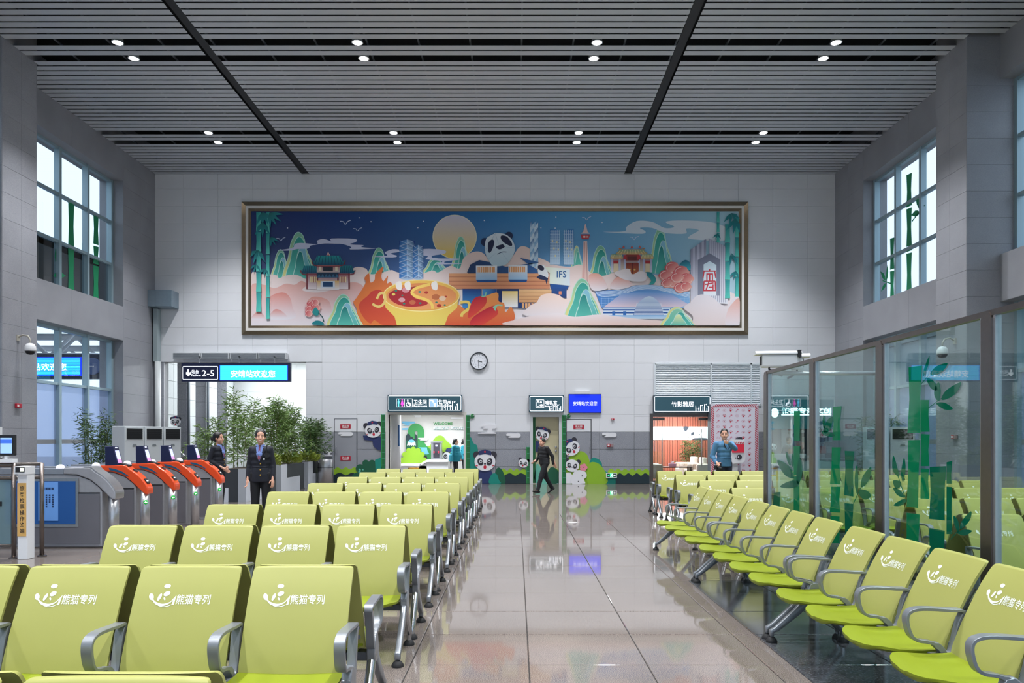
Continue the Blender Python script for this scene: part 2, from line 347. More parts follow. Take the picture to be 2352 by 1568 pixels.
# ------------------------------------------------------------------ side walls with piers, spandrels, window bays
BAYS = [(18.58, 24.17), (11.74, 17.33), (4.90, 10.49), (-1.94, 3.65)]
PIERS = [(17.33, 18.58), (10.49, 11.74), (3.65, 4.90), (-3.19, -1.94)]
win_n = 0
def side(sgn):
    global win_n
    xw = XR if sgn > 0 else XL; xc = XRC if sgn > 0 else XLC; nm = 'wall_right' if sgn > 0 else 'wall_left'
    xo = xw+sgn*.75
    mb = MB(); B = lambda x0, x1, y0, y1, z0, z1: mb.box(min(x0, x1), max(x0, x1), y0, y1, z0, z1)
    B(xw, xo, 24.17, YB, 0, ZT+1); B(xw, xo, YF, -3.19, 0, ZT+1)
    for y0, y1 in PIERS: B(xc, xo, y0, y1, 0, ZT+1)
    for y0, y1 in BAYS: B(xw, xo, y0, y1, 4.67, 5.75); B(xw, xo, y0, y1, 9.74, ZT+1)
    wall = struct(mb.build(nm, M_stone))
    fs = lambda x: (lambda a, b, d: (x-sgn*d, a, b))
    panels(wall, 'stone_panel', grid(24.17, YB, 0, ZT, 1.08, .599, 24.17), fs(xw), M_stone, .006, .003)
    for i, (y0, y1) in enumerate(PIERS[:2]):
        panels(wall, 'pier_stone', grid(y0, y1, 0, ZT, 2, .599), fs(xc), M_stone, .006, .003)
        panels(wall, 'pier_stone', [(min(p, q), max(p, q), r, s) for p, q, r, s in grid(min(xc, xo), max(xc, xo), 0, ZT, 3, .599)], lambda a, b, d, y0=y0: (a, y0-d, b), M_stone, .006, .003)
    for y0, y1 in BAYS[:2]:
        ym = (y0+y1)/2
        for z0, z1 in ((4.67, 5.75), (9.74, ZT)): panels(wall, 'spandrel_stone', [(y0, ym, z0, z1), (ym, y1, z0, z1)], fs(xw), M_stone, .006, .004)
    xg = xw+sgn*.42
    for bi, (y0, y1) in enumerate(BAYS):
        for lo, hi, zs in ((5.75, 9.74, (7.08, 8.41)), (0., 4.67, (3.1,))):
            win_n += 1
            wn = sempty('window_%d' % win_n); wn.location = (xg, y0, lo)
            X0, X1 = sorted((xg-sgn*.11, xg+sgn*.05)); P = (y1-y0)/4
            rel = lambda m_: m_
            lm = Matrix.Translation((-xg, -y0, -lo))
            def put(mbx, name, m_):
                o = mbx.build(name, m_, wn); o.data.transform(lm); return o
            for k in range(5):
                yc = y0+P*k; yc = min(max(yc, y0+.05), y1-.05)
                put(MB().box(X0, X1, yc-.055, yc+.055, lo, hi), 'mullion', M_alu)
            zz = [lo]+list(zs)+[hi]
            for z in zz:
                zc = min(max(z, lo+.04), hi-.04)
                put(MB().box(X0+.02, X1-.02, y0, y1, zc-.04, zc+.04), 'transom', M_alu)
            for k in range(4):
                for j in range(len(zz)-1):
                    dark = sgn < 0 and lo > 1 and j == 0
                    mm = M_frost if (lo < 1 and j == 0) else (M_darkpane if dark and bi < 2 else M_wglass)
                    put(MB().add([(xg, y0+P*k+.05, zz[j]+.04), (xg, y0+P*(k+1)-.05, zz[j]+.04), (xg, y0+P*(k+1)-.05, zz[j+1]-.04), (xg, y0+P*k+.05, zz[j+1]-.04)], [(0, 1, 2, 3)]), 'pane', mm)
                    if lo < 1 and j == 0 and bi < 2:
                        xs_ = xg-sgn*.004
                        put(MB().add([(xs_, y0+P*k+.05, 1.42), (xs_, y0+P*(k+1)-.05, 1.42), (xs_, y0+P*(k+1)-.05, 1.54), (xs_, y0+P*k+.05, 1.54)], [(0, 1, 2, 3)]), 'safety_strip', mat('safety_strip_grey', '#8b8f94', .5))
            # green vinyl bamboo on the glass of the upper lights
            if lo > 1 and bi < 2:
                mbv = MB(); ff = lambda a, b, d: (xg-sgn*(.012+d), a, b)
                def stalk(yc, zs_, wd):
                    for z0, z1 in zip(zs_[:-1], zs_[1:]):
                        h = z1-z0-.06; pts = [(yc-wd/2, z0), (yc-wd*.38, z0+h*.5), (yc-wd*.5, z0+h), (yc+wd*.5, z0+h+.03), (yc+wd*.38, z0+h*.5), (yc+wd/2, z0+.02)]
                        mbv.prism(pts, 0, .002, ff)
                def leaf(yc, zc_, L, ang, wd):
                    ca, sa = math.cos(ang), math.sin(ang)
                    o_ = [(0, 0), (.25, .8), (.55, 1), (1, 0), (.5, -.75), (.2, -.6)]
                    mbv.prism([(yc+ca*L*x-sa*wd*y, zc_+sa*L*x+ca*wd*y) for x, y in o_], 0, .002, ff)
                if sgn < 0:
                    stalk(22.05, (5.75, 7.1, 8.42), .3); stalk(23.35, (5.75, 6.9, 7.5, 8.5), .3); stalk(18.95, (6.2, 7.9, 9.5), .25)
                    mbv.prism([(19.0, 8.0), (19.7, 8.3), (19.7, 8.27), (19.0, 7.97)], 0, .002, ff)
                    leaf(19.5, 8.22, .62, 1.5, .09); leaf(19.6, 8.25, .6, .65, .1); leaf(19.55, 8.18, .6, -.6, .09)
                    leaf(21.2, 6.1, .6, .2, .12); leaf(21.3, 6.5, .6, 1.3, .1)
                else:
                    stalk(22.15, (5.75, 7.0, 7.15, 8.3, 9.3), .3); stalk(23.15, (5.75, 6.7, 7.7), .26)
                    mbv.prism([(22.0, 7.85), (21.3, 8.1), (21.3, 8.07), (22.0, 7.8)], 0, .002, ff)
                    leaf(21.6, 8.0, .55, 1.75, .08); leaf(21.5, 8.02, .6, 2.4-1.4, .1); leaf(21.55, 7.95, .5, PI-.1-2.9, .1)
                    mbv.prism([(23.2, 6.3), (23.75, 6.5), (23.75, 6.47), (23.2, 6.26)], 0, .002, ff)
                    leaf(23.5, 6.42, .5, 1.7, .08); leaf(23.55, 6.45, .5, .8, .08); leaf(23.5, 6.36, .4, -.5, .08)
                if bi == 0: put(mbv, 'bamboo_vinyl', M_greenfilm)
    return wall
wall_left = side(-1); wall_right = side(1)
# ------------------------------------------------------------------ wall behind the camera: doors and a glazed front
mf = MB()
mf.box(XL-.75, XR+.75, YF-.3, YF, 9.3, ZT+1).box(XL-.75, XR+.75, YF-.3, YF, 4.2, 5.4)
for x in (XL-.4, -8.4, -4.3, -.2, 3.9, 8.0, XR+.4): mf.box(x-.45, x+.45, YF-.3, YF, 0, ZT+1)
wall_front = struct(mf.build('wall_front', M_stone))
for i in range(6):
    xs = (XL-.4, -8.4, -4.3, -.2, 3.9, 8.0, XR+.4); x0, x1 = xs[i]+.45, xs[i+1]-.45
    for lo, hi in ((0, 4.2), (5.4, 9.3)):
        win_n += 1; wn = sempty('window_%d' % win_n)
        for k in range(3):
            xx = x0+(x1-x0)*k/2; MB().box(xx-.04, xx+.04, YF-.2, YF-.1, lo, hi).build('mullion', M_alu, wn)
        for k in range(2):
            xa, xb = x0+(x1-x0)*k/2, x0+(x1-x0)*(k+1)/2
            MB().add([(xa+.04, YF-.15, lo), (xb-.04, YF-.15, lo), (xb-.04, YF-.15, hi), (xa+.04, YF-.15, hi)], [(0, 1, 2, 3)]).build('pane', M_wglass, wn)
# ------------------------------------------------------------------ ceiling: dark void, slats, dark channels, carriers
ceiling = struct(MB().box(XL-.8, XR+.8, YF-.3, YB+.3, ZT+.9, ZT+1.1).build('ceiling', M_black))
SP, NVIS = .2467, 45
SEG = [(XL, -7.41), (-7.15, 3.72), (3.98, XR)]
SK = {11, 14}
stuff = MB(); cache = {}
for i in range(0, 124):
    if i % 21 in SK: continue
    y1 = YB-.02-SP*i; y0 = y1-.192
    for s, (xa, xb) in enumerate(SEG):
        pier = any(p0 < y1 and y0 < p1 for p0, p1 in PIERS)
        if pier and s == 0: xa = XLC
        if pier and s == 2: xb = XRC
        if i < NVIS:
            k = (xa, xb)
            if k not in cache:
                L = xb-xa; t = .003
                cache[k] = MB().box(0, L, 0, .192, 0, t).box(0, L, 0, t, 0, .007).box(0, L, .189, .192, 0, .007).mesh('slat')
            link('slat', cache[k], M_ceil, ceiling, (xa, y0, ZT))
        else: stuff.box(xa, xb, y0, y1, ZT, ZT+.05)
st = stuff.build('ceiling_slats_beyond_view', M_ceil, ceiling); st['kind'] = 'stuff'
for k, x in enumerate((-7.28, 3.85)):
    MB().box(x-.10, x+.10, YF, YB, ZT+.05, ZT+.12).build('channel', M_dkbar, ceiling)
cme = MB().box(-.02, .02, YF, YB, 0, .03).mesh('carrier')
for k in range(20): link('carrier', cme, mat('carrier_grey', '#5b6068', .6), ceiling, (XL+.6+1.2*k, 0, ZT+.075))
# ------------------------------------------------------------------ ceiling downlights
M_lamp = emis('lamp_diffuser', '#ffffff', 30.)
M_housing = mat('lamp_housing', '#c9ccd0', .4, .5)
LXS = [-9.20, -3.67, 1.86, 7.38]
hous = smooth(MB().lathe([(.10, .16), (.115, .14), (.125, 0), (.135, -.01), (.11, -.012), (.105, .03)], seg=24).mesh('housing'))
diff = MB().lathe([(.104, .012), (.104, .004)], seg=24).mesh('diffuser')
ORD = ['first', 'second', 'third', 'fourth', 'fifth', 'sixth', 'seventh', 'eighth', 'ninth']
PLACE = ['first from the left', 'second from the left', 'third from the left', 'last on the right']
for r in range(6):
    for s, i in enumerate((11, 14)):
        y = YB-.02-SP*(i+21*r)-.096
        if y < YF+.5: continue
        for q, x in enumerate(LXS):
            if r < 2:
                lab = 'round ceiling downlight, %s in the %s slot of the %s pair' % (PLACE[q], ('far', 'near')[s], ('back', 'front')[r])
                t = thing('downlight', lab, 'ceiling light', (x-.0, y, ZT-.0), 0, 'downlights in the ceiling slots')
            else: t = thing('downlight', 'round ceiling downlight, %s in the %s slot of the %s pair overhead' % (PLACE[q], ('far', 'near')[s], ORD[r-2]), 'ceiling light', (x, y, ZT), 0, 'downlights overhead')
            link('housing', hous, M_housing, t); link('diffuser', diff, M_lamp, t)
            ld = bpy.data.lights.new('downlight_beam', 'SPOT'); ld.energy = LAMP_W; ld.spot_size = math.radians(100); ld.spot_blend = .7; ld.shadow_soft_size = .1
            ld.color = (.92, .955, 1) if (q+s) % 2 else (.985, .98, .99)
            lo = bpy.data.objects.new('downlight_beam', ld); COL.objects.link(lo); lo.parent = t; lo.location = (0, 0, -.03)
# ------------------------------------------------------------------ waiting benches
M_seat = mat('lime_green_shell', '#a2a259', .42, noise=.02, scale=3, spec=.35)
M_pan = mat('lime_green_seat', '#7f8c17', .42, noise=.02, scale=3, spec=.35)
M_logo = mat('white_print', '#e6e9dc', .5)
M_cast = mat('cast_aluminium', '#868a90', .34, .45)
M_tube = mat('polished_tube', '#c4c6c9', .2, .95)
M_beam = mat('dark_beam', '#55585f', .4, .5)
M_rub = mat('black_rubber', '#1b1b1d', .7)
PITCH, NS = .578, 4; BW = PITCH*NS
PROF = [(.030, .892), (.066, .84), (.098, .79), (.136, .72), (.170, .65), (.203, .58), (.232, .51), (.255, .45), (.268, .39)]
def pf(z):
    for (y0, z0), (y1, z1) in zip(PROF[:-1], PROF[1:]):
        if z >= z1: return y0+(y1-y0)*(z0-z)/(z0-z1)
    return PROF[-1][0]
def back_mesh():
    hw, th = .257, .024; R = .022; mb = MB(); st = []
    zs = [.892, .889, .882, .87]+[p[1] for p in PROF[1:]]
    for z in zs:
        dz = .892-z; w_ = hw-(R-math.sqrt(max(R*R-(R-dz)**2, 0)) if dz < R else 0)
        st.append((z, w_))
    nx = 8; vs = []; N = nx+1
    for z, w_ in st:
        y = pf(z); e = .006 if z < .885 else .011
        for j in range(N):
            x = -w_+2*w_*j/nx; q = abs(x)/hw; yy = y+.014*q**3-(.004 if j in (0, nx) else 0)*1
            vs.append((x, yy-(.008 if z > .891 else 0), z))
    for z, w_ in st:
        y = pf(z)
        for j in range(N):
            x = -w_+2*w_*j/nx; q = abs(x)/hw; vs.append((x, y-th+.014*q**3+(.004 if j in (0, nx) else 0)+(.006 if z > .891 else 0), z))
    n = len(st); fs = []; o = n*N
    for i in range(n-1):
        for j in range(nx):
            a = i*N+j; fs.append((a, a+1, a+N+1, a+N)); fs.append((o+a, o+a+N, o+a+N+1, o+a+1))
        for j in (0, nx): a = i*N+j; fs.append((a, a+N, o+a+N, o+a))
    for j in range(nx): fs.append((j, o+j, o+j+1, j+1)); a = (n-1)*N+j; fs.append((a, a+1, o+a+1, o+a))
    return smooth(mb.add(vs, fs).mesh('backrest'), 50)
def pan_mesh():
    ys = [.25, .27, .32, .39, .46, .52, .56, .60, .63, .65, .66, .664]
    vs = []; nx = 10; N = nx+1; n = len(ys); S = []
    for y in ys:
        t = (y-.25)/.414; w_ = .255+.008*math.sin(t*PI)
        if t > .5: w_ *= max(1-((t-.5)/.502)**3.4, .001)**(1/2.6)
        if y < .26: w_ *= .94
        zc = .405-.012*math.sin(min(t/.8, 1)*PI)+(.012*t if t < .85 else .0102-(t-.85)*.09)
        S.append((y, w_, zc, t))
    for sgn_ in (0, 1):
        for y, w_, zc, t in S:
            for j in range(N):
                q = -1+2*j/nx; top = zc+.012*q*q*(1-t*.4)
                vs.append((q*w_, y, top-(0 if not sgn_ else (.030 if abs(q) < 1 and y < .66 else .014))))
    fs = []; o = n*N
    for i in range(n-1):
        for j in range(nx):
            a = i*N+j; fs.append((a, a+1, a+N+1, a+N)); fs.append((o+a, o+a+N, o+a+N+1, o+a+1))
        for j in (0, nx): a = i*N+j; fs.append((a, a+N, o+a+N, o+a))
    for j in range(nx): fs.append((j, o+j, o+j+1, j+1)); a = (n-1)*N+j; fs.append((a, a+1, o+a+1, o+a))
    mb = MB().add(vs, fs)
    for s in (-1, 1): mb.prism([(.27, .385), (.46, .39), (.36, .345), (.27, .34)], .0, .02, lambda a, b, d, s=s: (s*(.19+d), a, b))
    return smooth(mb.mesh('seat'), 50)
def ring_mesh():
    P = spl([(.19, .628), (.27, .635), (.36, .641), (.44, .640), (.485, .622), (.497, .585), (.487, .53), (.468, .492), (.435, .472), (.39, .466), (.35, .455), (.315, .43), (.29, .395), (.255, .40), (.237, .44), (.225, .50), (.208, .57)], 3)
    n = len(P); mb = MB(); vs = []
    for i, (y, z) in enumerate(P):
        a = Vector(P[(i+1) % n])-Vector(P[i-1]); a.normalize(); nn = Vector((-a.y, a.x)); low = 1 if i < n*.60 else 1.9
        h = .0085*low; w_ = .026 if i < n*.45 else .022
        for dx, dn in ((-w_, -h), (-w_, h), (w_, h), (w_, -h)): vs.append((dx, y+nn.x*dn, z+nn.y*dn))
    fs = [(i*4+j, i*4+(j+1) % 4, ((i+1) % n)*4+(j+1) % 4, ((i+1) % n)*4+j) for i in range(n) for j in range(4)]
    mb.add(vs, fs).box(-.02, .02, .26, .37, .355, .405)
    return smooth(mb.mesh('armrest', bevel=.002), 35)
def logo_mesh():
    mb = MB(); fn = lambda a, b, d: (-a, pf(b)+.0016+.014*(abs(a)/.257)**3, b)
    put_text(mb, '熊猫专列', -.045, .128, .716, .762, fn, bold=.012)
    for cx, cz, rx, rz, rot in ((-.104, .800, .017, .010, 0), (-.172, .752, .011, .017, .5), (-.131, .750, .008, .018, -.35), (-.098, .765, .017, .011, .35), (-.105, .742, .004, .008, .6)):
        mb.flat(circ(cx, cz, rx, 12, rz, rot=rot), 0, fn)
    def arc(cx, cz, r, a0, a1, w0, w1):
        n = 14; o = [(cx+r*math.cos(a0+(a1-a0)*i/n), cz+r*math.sin(a0+(a1-a0)*i/n)) for i in range(n+1)]
        i_ = [(cx+(r-(w0+(w1-w0)*math.sin(PI*i/n)))*math.cos(a0+(a1-a0)*i/n), cz+(r-(w0+(w1-w0)*math.sin(PI*i/n)))*math.sin(a0+(a1-a0)*i/n)) for i in range(n+1)]
        mb.flat(o+i_[::-1], 0, fn)
    arc(-.112, .772, .063, PI*1.1, PI*1.80, .002, .011); arc(-.100, .770, .066, PI*1.32, PI*1.72, .001, .004)
    mb.flat([(-.075, .725), (-.050, .757), (-.048, .757), (-.052, .716), (-.062, .712), (-.060, .737)], 0, fn)
    return mb.mesh('logo_print', fix=False)
me_back, me_pan, me_ring, me_logo = back_mesh(), pan_mesh(), ring_mesh(), logo_mesh()
me_end = smooth(MB().prism([(.26, .30), (.36, .30), (.375, .37), (.345, .45), (.30, .46), (.25, .42), (.245, .36)], -.024, .024, lambda a, b, d: (d, a, b)).mesh('end_bracket', bevel=.006), 35)
me_beam = MB().box(.0, BW, .265, .345, .315, .362).mesh('beam', bevel=.004)
def leg_meshes():
    f = MB(); P = [(.33, .36), (.44, .235), (.60, .10), (.635, .085), (.635, .045)]; Wd = [.05, .045, .03, .026, .024]
    vs = []
    for i, (y, z) in enumerate(P):
        a = Vector(P[min(i+1, 4)])-Vector(P[max(i-1, 0)]); a.normalize(); nn = Vector((-a.y, a.x)); h = Wd[i]*.62
        for dx, dn in ((-.02, -h), (-.02, h), (.02, h), (.02, -h)): vs.append((dx, y+nn.x*dn, z+nn.y*dn))
    f.add(vs, [(i*4+j, i*4+(j+1) % 4, (i+1)*4+(j+1) % 4, (i+1)*4+j) for i in range(4) for j in range(4)]+[(0, 1, 2, 3), (16, 17, 18, 19)])
    b = MB().tube([(0, .305, .35), (0, .10, .10), (0, .088, .08), (0, .088, .04)], [.027, .025, .022, .018], 10)
    ft = MB().lathe([(.042, 0), (.042, .012), (.028, .034), (.017, .04), (.017, .05)], seg=14)
    return smooth(f.mesh('front_leg', bevel=.004), 50), smooth(b.mesh('rear_leg'), 50), smooth(ft.mesh('foot_pad'), 40)
me_fleg, me_rleg, me_foot = leg_meshes()
me_screw = MB().lathe([(.0, .0), (.013, .0), (.013, .004), (.006, .002)], axis='y', seg=10).mesh('screw')
def make_bench():
    t = thing('waiting_bench', 'x', 'bench')
    for i in range(NS):
        x = (i+.5)*PITCH
        b = link('backrest', me_back, M_seat, t, (x, 0, 0)); link('logo_print', me_logo, M_logo, b)
        if i in (0, NS-1):
            s = -1 if i == 0 else 1
            for z in (.455, .51): link('screw', me_screw, M_cast, b, (s*.225, pf(z)-.024, z))
        link('seat', me_pan, M_pan, t, (x, 0, 0))
    for i in range(NS+1): link('armrest', me_ring, M_cast, t, (min(max(i*PITCH, .0), BW), 0, 0))
    link('beam', me_beam, M_beam, t)
    for x in (0., BW): link('end_bracket', me_end, M_cast, t, (x, 0, 0))
    for x in (.0, BW):
        a = link('front_leg', me_fleg, M_cast, t, (x, 0, 0)); link('foot_pad', me_foot, M_rub, a, (0, .635, 0))
        a = link('rear_leg', me_rleg, M_tube, t, (x, 0, 0)); link('foot_pad', me_foot, M_rub, a, (0, .088, 0))
    return t
bench0 = make_bench(); index_kids(); used = []
def place(x, y, rz, label, group):
    if not used: used.append(1); bench0.location = (x, y, 0); bench0.rotation_euler = (0, 0, rz); bench0['label'] = label; bench0['group'] = group; return bench0
    return dup(bench0, (x, y, 0), rz, label, group)
ORD = ['first', 'second', 'third', 'fourth', 'fifth', 'sixth', 'seventh', 'eighth', 'ninth']
XE = -.827+.018                                              # aisle end of the left block
for k in range(9):
    y = 3.983+1.846*(k-1)
    g = 'lime green benches of the left block'
    place(XE, y, PI, 'lime green bench facing the viewer, %s row of the left block' % ORD[k], g)
    place(XE-BW, y, 0, 'lime green bench facing the back wall, %s row of the left block' % ORD[k], g)
XR0 = 2.86
for k in range(4):
    y = 10.28+1.80*k; g = 'lime green benches of the right block'
    for u in range(2):
        x = XR0+u*(BW+.1)
        pos = ('by the aisle', 'behind the glass screen')[u]
        place(x+BW, y, PI, 'green bench facing the viewer, %s right block row, %s' % (ORD[k], pos), g)
        place(x, y, 0, 'green bench facing the back wall, %s right block row, %s' % (ORD[k], pos), g)
for k in range(2):
    x = 4.35-.5*k; y = 8.48-1.80*k
    place(x+BW, y, PI, 'lime green bench behind the bamboo glass, facing the viewer, %s' % ('just inside the far end', 'one row nearer')[k], 'lime green benches behind the glass')
    place(x, y, 0, 'lime green bench behind the bamboo glass, facing the back wall, %s' % ('just inside the far end', 'one row nearer')[k], 'lime green benches behind the glass')
for k, y in enumerate((8.33, 5.92, 3.51)):                     # along the glass, facing the aisle
    place(2.585, y, PI/2, 'green bench along the bamboo glass facing the aisle, %s' % ('farthest of its row', 'middle of its row', 'nearest of its row')[k], 'benches along the glass screen')
# ------------------------------------------------------------------ mural on the back wall
M_bronze = mat('bronze_frame', '#86755f', .24, .9, noise=.06, scale=20)
M_mural = mat('mural_print', '#ffffff', .5, vcol=True)
mural = thing('mural', 'very wide framed mural of a panda city, mountains and moon high on the back wall', 'painting', (0, 0, 0))
def frame_bars(u0, u1, v0, v1, wd, d0, d1, name, m, chamf=0.):
    (x0, z1), (x1, z0) = W(u0, v0), W(u1, v1); w_ = wd*PX; mb = MB()
    o = [(x0, z0), (x1, z0), (x1, z1), (x0, z1)]; i_ = [(x0+w_, z0+w_), (x1-w_, z0+w_), (x1-w_, z1-w_), (x0+w_, z1-w_)]
    vs = [fw(*p, d0) for p in o]+[fw(*p, d1) for p in o]+[fw(*p, d1-chamf) for p in i_]+[fw(*p, d0) for p in i_]
    fs = [(r*4+k, r*4+(k+1) % 4, (r+1)*4+(k+1) % 4, (r+1)*4+k) for r in range(3) for k in range(4)]
    return mb.add(vs, fs).build(name, m, mural)
frame_bars(557, 1717, 465, 769, 10, .0, .10, 'outer_frame', M_bronze, .03)
frame_bars(566, 1708, 474, 760, 6, .0, .085, 'white_bead', mat('white_bead', '#e4e0da', .4))
frame_bars(571, 1703, 479, 755, 7, .0, .075, 'inner_frame', M_bronze, .03)
class Art:
    def __init__(s): s.mb = MB(); s.d = .03
    def pt(s, p): return W(550+p[0]*.2551, 450+p[1]*.2551)
    def poly(s, pts, c1, c2=None, ang=90., sm=0):
        if sm: pts = spl(pts, sm)
        a = math.radians(ang); q = [p[0]*math.cos(a)+p[1]*math.sin(a) for p in pts]; lo, hi = min(q), max(q)
        A = np.array(lin(c1)); B = np.array(lin(c2 or c1))
        cols = [tuple(A+(B-A)*((v-lo)/max(hi-lo, 1e-6))) for v in q]
        pts = [(min(max(p[0], 104), 4500), min(max(p[1], 134), 1168)) for p in pts]
        s.mb.flat([s.pt(p) for p in pts], s.d, fw, cols); s.d += .00008
    def line(s, pts, wd, c, sm=0, closed=False):
        if sm: pts = spl(pts, sm, closed)
        if closed: pts = pts+[pts[0]]
        P = [Vector(p) for p in pts]; l, r = [], []
        for i, p in enumerate(P):
            t = P[min(i+1, len(P)-1)]-P[max(i-1, 0)]
            if t.length < 1e-6: t = Vector((1, 0))
            t.normalize(); n = Vector((-t.y, t.x))*wd/2; l.append(p+n); r.append(p-n)
        k = len(P); C = lin(c)
        s.mb.add([fw(*s.pt(p), s.d) for p in l+r], [(i, i+1, k+i+1, k+i) for i in range(k-1)], [C]*(2*k)); s.d += .00007
    def rect(s, x0, x1, y0, y1, c1, c2=None, ang=90.): s.poly([(x0, y0), (x1, y0), (x1, y1), (x0, y1)], c1, c2, ang)
    def mtn(s, cx, by, w_, h, cols=('#7cc4a4', '#2f9f92', '#8cc3dc', '#13807f'), lean=0.):
        T = [(-.5, 0), (-.43, -.22), (-.32, -.46), (-.25, -.76), (-.12, -.97), (.0, -1), (.11, -.9), (.19, -.64), (.32, -.4), (.42, -.16), (.5, 0)]
        for i, c in enumerate(cols):
            k = (1, .86, .60, .46)[i]; kh = (1, .9, .72, .6)[i]; ox = (.0, .02, .09, .03)[i]*w_
            p = spl([(cx+x*w_*k+ox+lean*(-y)*h, by+y*h*kh) for x, y in T], 4, False)
            s.poly(p, c, '#e6e08f' if i == 0 else '#5cc0b0', 90)
            s.line(p, 5, '#bfe6dc')
A = Art(); O = 2274
# sky in a grid of smoothly changing blues
gx = np.linspace(104, 4500, 13); gy = np.linspace(134, 1168, 5); C0 = [lin(c) for c in ('#10306f', '#0c2f72', '#0b3a80', '#0a4488', '#0b5596', '#1565a6', '#2a7ab6', '#3c8ac2', '#4a98cb', '#64a8d2', '#82bad9', '#9ccadf', '#b4d6e2')]
vs, cs = [], []
for j, y in enumerate(gy):
    for i, x in enumerate(gx):
        vs.append(fw(*A.pt((x, y)), A.d)); k = j/4; c = np.array(C0[i]); cs.append(tuple(c*(1-.35*k)+np.array(lin('#c8d8e8'))*.35*k*(.4 if i < 6 else 1)))
A.mb.add(vs, [(j*13+i, j*13+i+1, (j+1)*13+i+1, (j+1)*13+i) for j in range(4) for i in range(12)], cs); A.d += .0002
for x, y in ((435, 290), (1080, 198), (1186, 233), (1657, 230), (1607, 287), (2205, 222), (O+575, 192), (O+440, 288), (O+568, 292), (O+990, 240)): A.poly(circ(x, y, 6, 8), '#dfe6f2')
A.poly(circ(1938, 370, 196, 40), '#d6d2e2', '#f0cf55'); A.line(circ(1938, 370, 196, 40), 5, '#f5eecb', closed=True)
A.mtn(380, 740, 200, 255); A.mtn(545, 760, 330, 430); A.mtn(1265, 770, 250, 300); A.mtn(2000, 700, 215, 330); A.mtn(1770, 700, 260, 140)
A.mtn(O+765, 640, 110, 190, ('#e8e29a', '#8fd3b5', '#5bbfae')); A.mtn(O+985, 800, 270, 350); A.mtn(O+1520, 700, 260, 410)
wc = '#d3d6ee'
A.poly([(345, 492), (480, 470), (500, 435), (560, 425), (700, 435), (700, 405), (760, 388), (830, 410), (830, 385), (1040, 388), (1050, 415), (1000, 432), (1020, 440), (1120, 445), (1100, 462), (1230, 475), (1000, 483), (1010, 462), (930, 435), (860, 432), (770, 430), (680, 442), (640, 450), (620, 475), (520, 480), (470, 492)], wc, sm=3)
A.poly([(1200, 548), (1330, 540), (1310, 510), (1380, 482), (1450, 488), (1440, 505), (1360, 520), (1420, 540), (1380, 555)], wc, sm=3)
A.poly([(1650, 480), (1840, 488), (1850, 520), (1740, 540), (1760, 562), (1970, 565), (1960, 578), (1860, 590), (1860, 605), (2030, 610), (1790, 618), (1830, 590), (1680, 570), (1700, 545), (1640, 530)], wc, sm=3)
A.poly([(O+1000, 325), (O+1190, 320), (O+1210, 280), (O+1300, 228), (O+1440, 235), (O+1550, 290), (O+1640, 280), (O+1560, 235), (O+1720, 222), (O+1980, 240), (O+2120, 300), (O+2100, 400), (O+1790, 390), (O+1780, 360), (O+1860, 310), (O+1750, 295), (O+1740, 340), (O+1560, 335), (O+1440, 290), (O+1330, 290), (O+1380, 320), (O+1350, 342), (O+1150, 335)], '#cfe0ee', '#e8edf3', 0, sm=4)
def bird(x, y, k=1.): A.line([(x-50*k, y-15*k), (x-20*k, y-12*k), (x, y+12*k), (x+25*k, y-15*k), (x+52*k, y-25*k)], 7*k, '#cdd8ee', 4)
bird(955, 245); bird(1065, 308, .8); bird(375, 395, .8); bird(O+850, 208, .8); bird(O+1278, 385, .8)
# back clouds
A.poly([(104, 720), (200, 705), (330, 712), (360, 740), (430, 715), (520, 712), (610, 750), (640, 700), (800, 690), (980, 670), (1060, 640), (1140, 655), (1180, 705), (1290, 690), (1370, 668), (1430, 690), (1600, 710), (1740, 672), (1790, 690), (1900, 630), (1980, 655), (2020, 560), (2110, 505), (2200, 520), (2300, 640), (O+170, 560), (O+250, 460), (O+330, 470), (O+400, 545), (O+480, 580), (O+560, 620), (O+700, 640), (O+800, 620), (O+900, 700), (O+1000, 720), (O+1100, 690), (O+1250, 660), (O+1400, 700), (O+1600, 740), (O+1800, 800), (O+2220, 900), (O+2220, 1168), (104, 1168)], '#f1d4c8', '#edeaf2', 90, sm=4)
def cloud(pts, c1='#ecbfb2', c2='#e9e5ec'): A.poly(pts, c1, c2, 90, sm=5)
cloud([(104, 820), (220, 800), (320, 830), (420, 790), (500, 800), (560, 765), (610, 800), (570, 850), (700, 870), (860, 840), (1000, 780), (1100, 800), (1150, 900), (1150, 1160), (104, 1160)], '#e6aca1', '#ebe7ee')
cloud([(270, 930), (330, 880), (410, 872), (460, 920), (480, 1000), (500, 1100), (250, 1100)], '#de8d80'); cloud([(590, 1000), (640, 920), (710, 908), (800, 940), (830, 1010), (820, 1100), (600, 1100)], '#e09a8c')
cloud([(280, 1090), (310, 1030), (350, 1022), (400, 1050), (430, 1100)], '#d98a80'); cloud([(108, 1110), (140, 1060), (170, 1045), (210, 1060), (230, 1110)], '#d98a80')
